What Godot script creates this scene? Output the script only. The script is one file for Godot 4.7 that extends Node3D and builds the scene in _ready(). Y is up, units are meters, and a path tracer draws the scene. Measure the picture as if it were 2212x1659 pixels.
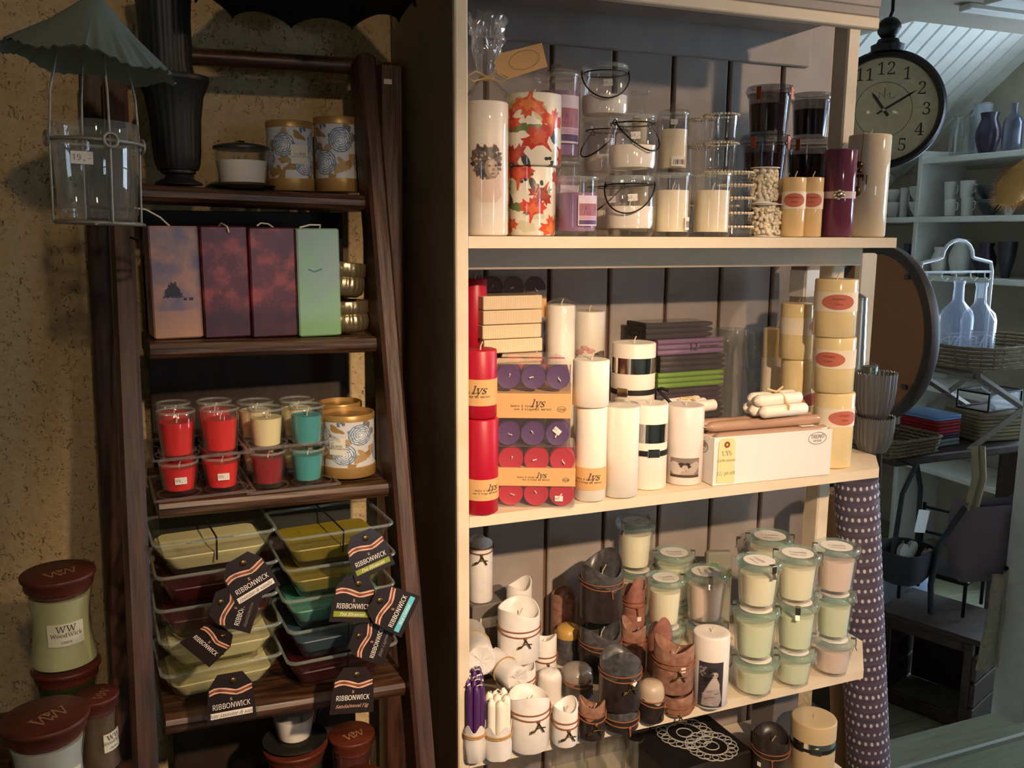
extends Node3D

var M := {}
var used := {}
var font_sans: Font
var font_serif: Font
var font_mono: Font
const EYE := Vector3(0, 1.55, 0)

# ---------------------------------------------------------------- meshes
class G:
	var v := PackedVector3Array()
	var n := PackedVector3Array()
	var u := PackedVector2Array()
	func put(a: Vector3, na: Vector3, ua := Vector2.ZERO) -> void:
		v.append(a)
		n.append(na)
		u.append(ua)
	# rows run up the outside, columns run to the right as seen from outside
	func skin(rows: Array, closed := true, cosine := 0.6, uvs := []) -> void:
		var ni := rows.size()
		var nj: int = rows[0].size()
		var mj := nj if closed else nj - 1
		var fn := []
		for i in ni - 1:
			var line := PackedVector3Array()
			var lo: PackedVector3Array = rows[i]
			var hi: PackedVector3Array = rows[i + 1]
			for j in mj:
				var k := (j + 1) % nj
				line.append((hi[k] - lo[j]).cross(hi[j] - lo[k]).normalized())
			fn.append(line)
		for i in ni - 1:
			for j in mj:
				var f: Vector3 = fn[i][j]
				if f == Vector3.ZERO:
					continue
				var k := (j + 1) % nj
				var p := [rows[i][j], rows[i][k], rows[i + 1][k], rows[i + 1][j]]
				var q := []
				for c in 4:
					var ci: int = i + (1 if c > 1 else 0)
					var cj: int = j + (1 if c == 1 or c == 2 else 0)
					var s := Vector3.ZERO
					for a in [ci - 1, ci]:
						if a < 0 or a >= ni - 1:
							continue
						for b in [cj - 1, cj]:
							var bb: int = b
							if closed:
								bb = (b + mj) % mj
							elif b < 0 or b >= mj:
								continue
							var o: Vector3 = fn[a][bb]
							if o.dot(f) > cosine:
								s += o
					q.append(s.normalized())
				var tx := [Vector2.ZERO, Vector2.ZERO, Vector2.ZERO, Vector2.ZERO]
				if uvs.size():
					var u0 := float(j) / mj
					var u1 := float(j + 1) / mj
					tx = [Vector2(u0, uvs[i]), Vector2(u1, uvs[i]), Vector2(u1, uvs[i + 1]), Vector2(u0, uvs[i + 1])]
				for c in [0, 3, 2, 0, 2, 1]:
					put(p[c], q[c], tx[c])
	func flat(a: Vector3, b: Vector3, c: Vector3, d: Vector3) -> void:   # a b c d counter-clockwise from outside
		var f := (c - a).cross(d - b).normalized()
		var p := [a, b, c, d]
		var t := [Vector2(0, 1), Vector2(1, 1), Vector2(1, 0), Vector2(0, 0)]
		for k in [0, 3, 2, 0, 2, 1]:
			put(p[k], f, t[k])
	func add(m: Mesh, x := Transform3D()) -> void:
		for s in m.get_surface_count():
			var ar := m.surface_get_arrays(s)
			var pv: PackedVector3Array = ar[Mesh.ARRAY_VERTEX]
			var pn: PackedVector3Array = ar[Mesh.ARRAY_NORMAL]
			var pu = ar[Mesh.ARRAY_TEX_UV]
			var ix = ar[Mesh.ARRAY_INDEX]
			var cnt: int = pv.size() if ix == null or ix.size() == 0 else ix.size()
			for k in cnt:
				var q: int = k if ix == null or ix.size() == 0 else ix[k]
				put(x * pv[q], (x.basis * pn[q]).normalized(), pu[q] if pu != null and pu.size() else Vector2.ZERO)
	func mesh() -> ArrayMesh:
		var ar := []
		ar.resize(Mesh.ARRAY_MAX)
		ar[Mesh.ARRAY_VERTEX] = v
		ar[Mesh.ARRAY_NORMAL] = n
		ar[Mesh.ARRAY_TEX_UV] = u
		var m := ArrayMesh.new()
		m.add_surface_from_arrays(Mesh.PRIMITIVE_TRIANGLES, ar)
		return m

func v2(a: Array) -> Array:            # flat list of radius, height pairs
	var o := []
	for k in a.size() / 2:
		o.append(Vector2(a[2 * k], a[2 * k + 1]))
	return o

func lathe(flat_profile: Array, seg := 28, mod = null) -> ArrayMesh:
	var prof := v2(flat_profile)
	var rows := []
	var uvs := []
	var lo := INF
	var hi := -INF
	for p in prof:
		lo = minf(lo, p.y)
		hi = maxf(hi, p.y)
	for p in prof:
		var ring := PackedVector3Array()
		for j in seg:
			var a := TAU * (float(j) / seg - 0.5)
			var r: float = p.x
			var y: float = p.y
			if mod != null:
				var w: Vector2 = mod.call(a, p)
				r = w.x
				y = w.y
			ring.append(Vector3(r * sin(a), y, r * cos(a)))
		rows.append(ring)
		uvs.append(1.0 - (p.y - lo) / maxf(hi - lo, 1e-6))
	var g := G.new()
	g.skin(rows, true, 0.6, uvs)
	return g.mesh()

func rring(w: float, d: float, r: float, y: float, k := 3) -> PackedVector3Array:   # rounded rectangle, seen from outside running right
	var o := PackedVector3Array()
	var c := [[1, 1, 0.0], [1, -1, PI / 2], [-1, -1, PI], [-1, 1, 1.5 * PI]]
	for q in c:
		for s in k + 1:
			var a: float = q[2] + PI / 2 * s / k
			o.append(Vector3(q[0] * (w / 2 - r) + r * sin(a), y, q[1] * (d / 2 - r) + r * cos(a)))
	return o

func dot_ring(p: Vector3, count: int) -> PackedVector3Array:
	var o := PackedVector3Array()
	for k in count:
		o.append(p)
	return o

func bx(w: float, h: float, d: float, b := 0.002) -> ArrayMesh:      # base centred on the origin, edges chamfered
	b = minf(b, minf(w, minf(h, d)) * 0.3)
	var rows := [dot_ring(Vector3.ZERO, 8)]
	for q in [[b, 0.0], [0.0, b], [0.0, h - b], [b, h]]:
		rows.append(rring(w - 2 * q[0], d - 2 * q[0], b, q[1], 1))
	rows.append(dot_ring(Vector3(0, h, 0), 8))
	var g := G.new()
	g.skin(rows, true, 0.9)
	return g.mesh()

func tube(pts: Array, r: float, seg := 7, closed := false, taper := 1.0) -> ArrayMesh:
	var rows := []
	var cnt := pts.size()
	var up := Vector3(0.13, 0.97, 0.2).normalized()
	var t0: Vector3 = (pts[1] - pts[0]).normalized()
	if absf(t0.dot(up)) > 0.9:
		up = Vector3(1, 0.1, 0.05).normalized()
	var side := t0.cross(up).normalized()
	for i in cnt:
		var a: Vector3 = pts[(i - 1 + cnt) % cnt] if closed or i > 0 else pts[0]
		var b: Vector3 = pts[(i + 1) % cnt] if closed or i < cnt - 1 else pts[cnt - 1]
		var t := (b - a).normalized()
		side = (side - t * side.dot(t)).normalized()
		var bi := t.cross(side)
		var ring := PackedVector3Array()
		var rr := r * lerpf(1.0, taper, float(i) / maxf(cnt - 1, 1))
		for j in seg:
			var an := TAU * j / seg
			ring.append(pts[i] + (side * cos(an) + bi * sin(an)) * rr)
		rows.append(ring)
	if closed:
		rows.append(rows[0])
	else:
		rows.push_front(dot_ring(pts[0], seg))
		rows.append(dot_ring(pts[cnt - 1], seg))
	var g := G.new()
	g.skin(rows, true, 0.3)
	return g.mesh()

func prism(poly: PackedVector2Array, t: float, z0 := 0.0) -> ArrayMesh:     # outline in x y, thickness along z
	if Geometry2D.is_polygon_clockwise(poly):
		poly.reverse()
	var ix := Geometry2D.triangulate_polygon(poly)
	var g := G.new()
	var lo := poly[0]
	var hi := poly[0]
	for p in poly:
		lo = lo.min(p)
		hi = hi.max(p)
	for k in ix.size() / 3:
		var tri := [poly[ix[3 * k]], poly[ix[3 * k + 1]], poly[ix[3 * k + 2]]]
		if (tri[1] - tri[0]).cross(tri[2] - tri[0]) < 0:
			tri.reverse()
		for q in [2, 1, 0]:
			g.put(Vector3(tri[q].x, tri[q].y, z0 + t), Vector3.BACK, Vector2((tri[q].x - lo.x) / (hi.x - lo.x), 1.0 - (tri[q].y - lo.y) / (hi.y - lo.y)))
		for q in [0, 1, 2]:
			g.put(Vector3(tri[q].x, tri[q].y, z0), Vector3.FORWARD)
	for k in poly.size():
		var a := poly[k]
		var b := poly[(k + 1) % poly.size()]
		g.flat(Vector3(a.x, a.y, z0), Vector3(b.x, b.y, z0), Vector3(b.x, b.y, z0 + t), Vector3(a.x, a.y, z0 + t))
	return g.mesh()

func words(text: String, size: float, radius := 0.0, fnt: Font = null, lean := 0.0, lift := 0.0004) -> ArrayMesh:   # lettering, size = capital height; radius wraps it round a cylinder
	var t := TextMesh.new()
	t.text = text
	t.font = fnt if fnt else font_sans
	t.font_size = 32
	t.pixel_size = size / 23.0
	t.depth = 0.0
	t.curve_step = 3.0
	var ar := t.get_mesh_arrays()
	var g := G.new()
	var pv: PackedVector3Array = ar[Mesh.ARRAY_VERTEX]
	var ix = ar[Mesh.ARRAY_INDEX]
	var cnt: int = pv.size() if ix == null or ix.size() == 0 else ix.size()
	for k in cnt:
		var q: int = k if ix == null or ix.size() == 0 else ix[k]
		var p := pv[q]
		p.x += p.y * lean
		if radius > 0.0:
			var a := p.x / radius
			g.put(Vector3(sin(a) * (radius + lift), p.y, cos(a) * (radius + lift)), Vector3(sin(a), 0, cos(a)))
		else:
			g.put(Vector3(p.x, p.y, lift), Vector3.BACK)
	return g.mesh()

func patch(radius: float, w: float, h: float, lift := 0.0006, dented := false) -> ArrayMesh:    # a paper label bent round a cylinder, centred on the front
	var rows := []
	var uvs := []
	for i in 2:
		var row := PackedVector3Array()
		for j in 9:
			var a := (float(j) / 8 - 0.5) * w / radius
			row.append(Vector3(sin(a) * (radius + lift), (i - 0.5) * h, cos(a) * (radius + lift)))
		rows.append(row)
		uvs.append(1.0 - i)
	var g := G.new()
	g.skin(rows, false, 0.5, uvs)
	var back := []
	for row in rows:
		var r2 := PackedVector3Array()
		for j in 9:
			r2.append(row[8 - j] - Vector3(row[8 - j].x, 0, row[8 - j].z).normalized() * lift * 0.8)
		back.append(r2)
	g.skin(back, false, 0.5, uvs)
	return g.mesh()

func ball(r: float, seg := 12, squash := 1.0) -> ArrayMesh:
	var pr := []
	for k in 9:
		var a := PI * (float(k) / 8 - 0.5)
		pr.append(r * cos(a) if k > 0 and k < 8 else 0.0)
		pr.append(r * sin(a) * squash)
	return lathe(pr, seg)

# ---------------------------------------------------------------- nodes
func numbered(called: String) -> String:
	if not used.has(called):
		used[called] = 0
		return called
	used[called] += 1
	return "%s_%03d" % [called, used[called]]

func thing(called: String, label: String, category: String, at := Vector3.ZERO, turn := 0.0, group := "") -> Node3D:
	var o := Node3D.new()
	o.name = numbered(called)
	add_child(o)
	o.position = at
	o.rotation.y = turn
	o.set_meta("label", label)
	o.set_meta("category", category)
	if group:
		o.set_meta("group", group)
	return o

func part(called: String, m: Mesh, mat: Material, parent: Node3D, at := Vector3.ZERO, turn := Vector3.ZERO) -> MeshInstance3D:
	var o := MeshInstance3D.new()
	o.name = called
	o.mesh = m
	o.material_override = mat
	parent.add_child(o, true)
	o.position = at
	o.rotation = turn
	return o

func setting(called: String, m: Mesh, mat: Material, at := Vector3.ZERO, turn := Vector3.ZERO) -> MeshInstance3D:
	var o := part(called, m, mat, self, at, turn)
	o.set_meta("kind", "structure")
	o.set_meta("label", called.replace("_", " ") + " of the shop room")
	return o

func facing(p: Vector3, off := 0.0) -> float:      # turned the way the shop set it out, labels to the aisle
	return atan2(EYE.x - p.x, EYE.z - p.z) + off

# ---------------------------------------------------------------- materials
func mk(key: String, hex: String, rough := 0.6, metal := 0.0) -> StandardMaterial3D:
	if M.has(key):
		return M[key]
	var m := StandardMaterial3D.new()
	m.resource_name = key
	m.albedo_color = Color(hex)
	m.roughness = rough
	m.metallic = metal
	M[key] = m
	return m

func wax(hex: String, sss := 0.15, rough := 0.42) -> StandardMaterial3D:
	var m := mk("wax" + hex, hex, rough)
	if sss > 0.0:
		m.subsurf_scatter_enabled = true
		m.subsurf_scatter_strength = sss
	return m

func clear(key: String, hex: String, alpha: float, rough := 0.03) -> StandardMaterial3D:
	var m := mk(key, hex, rough)
	m.transparency = BaseMaterial3D.TRANSPARENCY_ALPHA
	m.albedo_color.a = alpha
	return m

func noise_image(w: int, h: int, sx: float, sy: float, seed_: int, octaves := 4, kind := FastNoiseLite.TYPE_SIMPLEX_SMOOTH) -> PackedFloat32Array:   # 0..1, tiles roughly by mirroring
	var f := FastNoiseLite.new()
	f.seed = seed_
	f.noise_type = kind
	f.frequency = 1.0
	f.fractal_octaves = octaves
	var o := PackedFloat32Array()
	o.resize(w * h)
	for y in h:
		for x in w:
			var a := TAU * x / w
			o[y * w + x] = clampf(0.5 + 0.75 * f.get_noise_3d(cos(a) * sx / TAU, sin(a) * sx / TAU, float(y) / h * sy), 0.0, 1.0)
	return o

func ramp_texture(v: PackedFloat32Array, w: int, h: int, colors: Array) -> ImageTexture:
	var im := Image.create(w, h, false, Image.FORMAT_RGB8)
	var cs := []
	for c in colors:
		cs.append(Color(c))
	for y in h:
		for x in w:
			var t := v[y * w + x] * (cs.size() - 1)
			var k := mini(int(t), cs.size() - 2)
			im.set_pixel(x, y, cs[k].lerp(cs[k + 1], t - k))
	im.generate_mipmaps()
	return ImageTexture.create_from_image(im)

func grain(key: String, colors: Array, scale_: Vector3, sx: float, sy: float, rough: float, seed_: int, bump := 0.0, world := false) -> StandardMaterial3D:
	var m := mk(key, "ffffff", rough)
	var v := noise_image(192, 192, sx, sy, seed_, 4)
	m.albedo_texture = ramp_texture(v, 192, 192, colors)
	m.uv1_triplanar = true
	m.uv1_world_triplanar = world
	m.uv1_scale = scale_
	if bump > 0.0:
		m.heightmap_enabled = true
		m.heightmap_texture = ramp_texture(v, 192, 192, ["000000", "ffffff"])
		m.heightmap_scale = bump
	return m

# ---------------------------------------------------------------- printed pictures
func fill_poly(im: Image, pts: Array, c: Color) -> void:
	var lo := INF
	var hi := -INF
	for p in pts:
		lo = minf(lo, p.y)
		hi = maxf(hi, p.y)
	var w := im.get_width()
	for y in range(maxi(0, int(lo)), mini(im.get_height() - 1, int(hi)) + 1):
		var xs := []
		for k in pts.size():
			var a: Vector2 = pts[k]
			var b: Vector2 = pts[(k + 1) % pts.size()]
			if (a.y <= y + 0.5) != (b.y <= y + 0.5):
				xs.append(a.x + (y + 0.5 - a.y) / (b.y - a.y) * (b.x - a.x))
		xs.sort()
		for k in xs.size() / 2:
			for x in range(int(xs[2 * k]), int(xs[2 * k + 1]) + 1):
				im.set_pixel(posmod(x, w), y, c)

func oval(c: Vector2, rx: float, ry: float, rough := 0.0, turn := 0.0, lobes := 5) -> Array:
	var o := []
	for k in 28:
		var a := TAU * k / 28
		var f := 1.0 + rough * sin(a * lobes + c.x)
		o.append(c + Vector2(cos(a) * rx * f, sin(a) * ry * f).rotated(turn))
	return o

func maple(c: Vector2, s: float, turn: float) -> Array:
	var raw := [0, 1.0, 0.1, 0.74, 0.27, 0.8, 0.24, 0.48, 0.45, 0.52, 0.7, 0.68, 0.68, 0.46, 0.95, 0.32, 0.68, 0.1, 0.72, -0.14, 0.4, -0.12, 0.12, -0.3, 0.03, -0.85]
	var o := []
	for k in raw.size() / 2:
		o.append(c + (Vector2(raw[2 * k], -raw[2 * k + 1]) * s).rotated(turn))
	for k in range(raw.size() / 2 - 1, 0, -1):
		o.append(c + (Vector2(-raw[2 * k], -raw[2 * k + 1]) * s).rotated(turn))
	return o

func printed(key: String, im: Image, rough := 0.5) -> StandardMaterial3D:
	var m := mk(key, "ffffff", rough)
	im.generate_mipmaps()
	m.albedo_texture = ImageTexture.create_from_image(im)
	return m

func soften(im: Image, times: int) -> void:
	for k in times:
		var w := im.get_width()
		var h := im.get_height()
		im.resize(w / 2, h / 2, Image.INTERPOLATE_BILINEAR)
		im.resize(w, h, Image.INTERPOLATE_CUBIC)

# ---------------------------------------------------------------- the place
func _ready() -> void:
	font_sans = sysfont("Droid Sans")
	font_serif = sysfont("Droid Serif")
	font_mono = sysfont("Droid Sans Mono")
	camera_and_light()
	materials()
	room()
	shelving()
	ladder()
	lamps()
	top_shelf()
	middle_shelf()
	bottom_shelf()
	ladder_goods()
	beside_ladder()
	next_room()

func sysfont(n: String) -> Font:
	var f := SystemFont.new()
	f.font_names = PackedStringArray([n])
	return f

func camera_and_light() -> void:
	var cam := Camera3D.new()
	cam.name = "camera"
	add_child(cam)
	cam.position = EYE
	cam.rotation_degrees = Vector3(-9.65, -21.8, 0.3)
	cam.fov = rad_to_deg(2.0 * atan(829.5 / 1912.0))
	cam.near = 0.02
	cam.current = true
	var env := Environment.new()
	env.background_mode = Environment.BG_COLOR
	env.background_color = Color(0.8, 0.9, 1.0)
	env.background_energy_multiplier = 15.0
	env.tonemap_mode = Environment.TONE_MAPPER_LINEAR
	env.tonemap_exposure = 1.0
	env.sdfgi_enabled = true
	env.ssao_enabled = true
	env.ssil_enabled = true
	var we := WorldEnvironment.new()
	we.name = "world_environment"
	we.environment = env
	add_child(we)

func lamps() -> void:
	# ceiling spotlights of the shop: a dark can with a glowing lens, and the light it gives
	for a in [
		[Vector3(0.52, 2.2, 0.75), Vector3(0.66, 0.9, -1.25), 23.0, 7.0, "black ceiling spotlight can over the aisle before the candle shelves", 1.0],
		[Vector3(0.12, 2.22, 0.55), Vector3(-0.02, 1.25, -1.4), 28.0, 0.5, "black ceiling spotlight can aimed at the ladder shelf", 0.6],
		[Vector3(2.05, 2.24, -0.35), Vector3(1.1, 1.35, -1.5), 34.0, 1.15, "black ceiling spotlight can beside the opening to the next room", 0.4]]:
		var p: Vector3 = a[0]
		var o := thing("ceiling_spotlight", a[4], "spotlight", p, 0.0, "ceiling spotlights")
		var x := Transform3D.IDENTITY.looking_at(a[1] - p, Vector3.UP)
		var can := part("can", lathe([0, 0.1, 0.03, 0.1, 0.036, 0.09, 0.036, 0, 0.033, 0, 0.033, 0.02, 0, 0.02], 20), M.black_metal, o)
		can.transform = x * Transform3D(Basis(Vector3.RIGHT, PI / 2), Vector3(0, 0, 0.0))
		var lens := part("lens", lathe([0, 0.0, 0.03, 0.0, 0.03, 0.002, 0, 0.002], 20), M.lamp_glow, o)
		lens.transform = x * Transform3D(Basis(Vector3.RIGHT, PI / 2), Vector3(0, 0, 0.003))
		part("stem", tube([x * Vector3(0, 0, 0.1), Vector3(0, 2.3 - p.y, 0)], 0.006), M.black_metal, o)
		var l := SpotLight3D.new()
		l.name = "light"
		o.add_child(l)
		l.transform = x * Transform3D(Basis(), Vector3(0, 0, -0.012))
		l.light_color = Color(1.0, 0.85, 0.70)
		l.light_energy = a[3]
		l.spot_range = 12.0
		l.spot_attenuation = 2.0
		l.spot_angle = a[2]
		l.spot_angle_attenuation = a[5]
		l.light_size = 0.03
		l.shadow_enabled = true

func materials() -> void:
	mk("black_metal", "17181a", 0.45, 0.6)
	var glow := mk("lamp_glow", "fff2d8", 0.4)
	glow.emission_enabled = true
	glow.emission = Color("ffdca8")
	glow.emission_energy_multiplier = 3.0
	var pl := mk("plaster", "ffffff", 0.92)
	var v := noise_image(512, 512, 30.0, 30.0, 3, 3)
	var cr := noise_image(512, 512, 44.0, 20.0, 11, 2)
	var gate := noise_image(512, 512, 22.0, 16.0, 12, 2)
	for k in v.size():
		var worm := absf(cr[k] - 0.5) < 0.006 + 0.05 * (gate[k] - 0.55) and gate[k] > 0.55
		v[k] = clampf(0.6 + 0.35 * v[k] - (0.5 if worm else 0.0), 0, 1)
	pl.albedo_texture = ramp_texture(v, 512, 512, ["5f4d33", "a48c64", "c2ab82", "cfbb95"])
	pl.heightmap_enabled = true
	pl.heightmap_texture = ramp_texture(v, 512, 512, ["000000", "ffffff"])
	pl.heightmap_scale = 0.5
	pl.uv1_triplanar = true
	pl.uv1_scale = Vector3(2.4, 2.4, 2.4)
	grain("cream_paint", ["d8c8ad", "e2d4bb", "e6d9c2"], Vector3(3, 3, 3), 3, 3, 0.55, 5)
	grain("grey_paint", ["948b85", "9d948d", "a59c95"], Vector3(3, 3, 3), 3, 3, 0.6, 6)
	grain("brown_paint", ["6b5c48", "76664f", "7d6d56"], Vector3(4, 4, 4), 4, 4, 0.5, 7)
	grain("wood_up", ["1c0f09", "352016", "462b1e", "533626"], Vector3(9, 0.9, 9), 9, 9, 0.5, 8, 0.06)
	grain("wood_step", ["1e120b", "392417", "4f3624", "604732"], Vector3(9, 9, 0.9), 9, 9, 0.42, 21, 0.06)
	grain("wood_along", ["1e120b", "392417", "4f3624", "604732"], Vector3(0.9, 9, 9), 9, 9, 0.42, 9, 0.06)
	grain("panel_dark", ["241a12", "2c2017", "33261b"], Vector3(6, 1, 6), 5, 6, 0.6, 22)
	mk("wood_black", "120b08", 0.6)
	grain("pale_ceiling", ["8f8475", "978c7c"], Vector3(2, 2, 2), 3, 3, 0.8, 10)
	grain("white_board", ["cfcfc8", "d9d9d2"], Vector3(4, 4, 4), 3, 3, 0.55, 12)
	grain("floor_green", ["77765f", "828069", "8b8973"], Vector3(1, 8, 8), 5, 7, 0.5, 13)
	grain("grey_wall", ["a79f8e", "b3ab9a"], Vector3(2, 2, 2), 4, 4, 0.85, 14)
	mk("groove_dark", "6b4f38", 0.9)
	mk("paper_white", "e9e7e0", 0.7)
	mk("ink", "3a3632", 0.8)
	mk("ink_soft", "7d766d", 0.8)
	mk("wick", "d8cdb8", 0.9)
	clear("glass", "dfe9e6", 0.014)
	clear("glass_rim", "b9cbc6", 0.22)
	clear("glass_green", "cfe6df", 0.012)
	clear("glass_dark", "2e1a24", 0.4)
	clear("plastic", "e9e6f2", 0.06, 0.06)
	clear("cellophane", "f4f4f4", 0.02, 0.05)
	clear("cellophane_gather", "f4f6f8", 0.10, 0.06)
	mk("tin", "b9b4a8", 0.3, 1.0)
	mk("chrome", "d9d6d0", 0.12, 1.0)
	mk("gold_paper", "b08e55", 0.38, 0.35)
	mk("kraft", "d9ae76", 0.8)
	mk("wire_black", "1b1a1a", 0.4, 0.5)
	mk("ribbon_black", "0c0c0e", 0.6)
	mk("cord_tan", "84502f", 0.7)
	mk("brass_dark", "5a4a2c", 0.35, 0.9)
	mk("pearl", "efe6cf", 0.25)
	mk("raffia", "d8bd8b", 0.8)
	clear("glass_smoke", "3a3f44", 0.4)
	mk("ribbon_pale", "d9c0c0", 0.6)
	mk("stone_clear", "efe6c8", 0.08, 0.7)
	mk("oval_ink", "7c3428", 0.8)

func wall_with_window(called: String, axis: String, at: float, lo: float, hi: float, top: float, win: Array, mat: Material, foot := 0.0) -> void:
	# win = [from, to, sill, head]; four blocks round the hole, a frame with bars and a pane
	var t := 0.16
	var o := Node3D.new()
	o.name = called
	o.set_meta("kind", "structure")
	o.set_meta("label", "plain plastered " + called.replace("_", " ") + " with a window")
	add_child(o)
	var blocks := [[lo, win[0], foot, top], [win[1], hi, foot, top], [win[0], win[1], foot, win[2]], [win[0], win[1], win[3], top]]
	for b in blocks:
		var w: float = b[1] - b[0]
		var c: float = (b[0] + b[1]) / 2
		if axis == "z":
			part("wall_block", bx(w, b[3] - b[2], t, 0.0005), mat, o, Vector3(c, b[2], at))
		else:
			part("wall_block", bx(t, b[3] - b[2], w, 0.0005), mat, o, Vector3(at, b[2], c))
	var f := Node3D.new()
	f.name = numbered("window_1")
	f.set_meta("kind", "structure")
	f.set_meta("label", "white framed shop window with bars")
	add_child(f)
	var ww: float = win[1] - win[0]
	var hh: float = win[3] - win[2]
	f.position = Vector3((win[0] + win[1]) / 2, win[2], at) if axis == "z" else Vector3(at, win[2], (win[0] + win[1]) / 2)
	if axis == "x":
		f.rotation.y = PI / 2
	for k in 3:
		part("bar", bx(0.05, hh, 0.06), M.white_board, f, Vector3((k / 2.0 - 0.5) * (ww - 0.05), 0, 0))
	for k in 3:
		part("rail", bx(ww, 0.05, 0.06), M.white_board, f, Vector3(0, k / 2.0 * (hh - 0.05), 0))
	part("pane", bx(ww, hh, 0.004, 0.0002), M.glass, f)

func room() -> void:
	var fl := setting("floor", bx(5.8, 0.1, 4.5), M.floor_green, Vector3(1.4, -0.121, 0.42))
	for k in 22:
		part("plank", bx(5.7, 0.02, 0.196, 0.003), M.floor_green, fl, Vector3(0, 0.101, -2.15 + 0.2 * k))
	# the next room lies a step lower
	var nf := setting("floor_next_room", bx(3.2, 0.1, 2.8), M.floor_green, Vector3(2.75, -0.341, -3.24))
	for k in 14:
		part("plank", bx(3.1, 0.02, 0.196, 0.003), M.floor_green, nf, Vector3(0, 0.101, 1.28 - 0.2 * k))
	setting("floor_riser", bx(3.0, 0.21, 0.02), M.floor_green, Vector3(2.75, -0.22, -1.84))
	setting("wall_back", bx(2.9, 2.34, 0.14, 0.012), M.plaster, Vector3(-0.0446, 0, -1.62))
	wall_with_window("wall_left", "x", -1.4, -1.7, 2.7, 2.4, [0.4, 0.8, 1.5, 1.9], M.plaster)
	wall_with_window("wall_front", "z", 2.66, -1.4, 4.6, 2.4, [1.3, 1.9, 1.2, 1.85], M.grey_wall)
	wall_with_window("wall_right", "x", 4.28, -1.87, 2.6, 2.4, [-1.4, -0.2, 0.85, 2.22], M.grey_wall)
	wall_with_window("wall_next_room", "x", 4.28, -4.6, -1.87, 3.3, [-3.02, -1.98, 0.5, 2.7], M.grey_wall, -0.3)
	setting("ceiling", bx(5.8, 0.1, 5.24), M.pale_ceiling, Vector3(1.45, 2.3, 0.07))
	setting("ceiling_over_passage", bx(1.35, 0.1, 2.1), M.pale_ceiling, Vector3(1.875, 2.301, -3.6))
	setting("wall_partition", bx(1.85, 2.55, 0.12, 0.004), M.white_board, Vector3(3.49, -0.26, -1.93))
	setting("wall_far", bx(3.1, 2.06, 0.1), M.grey_wall, Vector3(2.75, -0.26, -4.56))
	setting("wall_passage", bx(0.1, 2.6, 2.95), M.grey_wall, Vector3(1.16, -0.26, -3.1))
	setting("wall_gable", bx(0.1, 1.0, 2.2), M.grey_wall, Vector3(2.5, 2.402, -3.56))
	setting("wall_upper", bx(1.8, 0.95, 0.1), M.grey_wall, Vector3(3.4, 2.402, -2.4))
	setting("threshold", bx(0.95, 0.035, 0.13, 0.006), M.floor_green, Vector3(1.99, -0.015, -1.83))
	# cornice strips under the edge of the flat ceiling
	for k in 3:
		setting("trim_%d" % (k + 1), bx(1.7, 0.022, 0.05 + 0.03 * k, 0.004), M.white_board, Vector3(3.36, 2.279 - 0.0 + 0.0, -2.3 + 0.11 * k))
	# sloping ceiling of painted boards, one by one
	var sl := Node3D.new()
	sl.name = "ceiling_slope"
	sl.set_meta("kind", "structure")
	sl.set_meta("label", "white boarded sloping ceiling of the next room")
	add_child(sl)
	var p0 := Vector3(0, 1.70, -4.5)
	var up := Vector3(0, 0.71, 1.0).normalized()
	for k in 20:
		var bo := part("board", bx(0.086, 2.62, 0.02, 0.006), M.white_board, sl)
		bo.transform = Transform3D(Basis(Vector3.RIGHT, up, Vector3.RIGHT.cross(up)), p0 + Vector3(2.46 + 0.09 * k, 0, 0))
	var sheet := part("sheathing", bx(3.2, 2.7, 0.03, 0.002), M.white_board, sl)
	sheet.transform = Transform3D(Basis(Vector3.RIGHT, up, Vector3.RIGHT.cross(up)), p0 + Vector3(2.75, 0.02, 0) - Vector3.RIGHT.cross(up) * 0.03)

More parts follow.
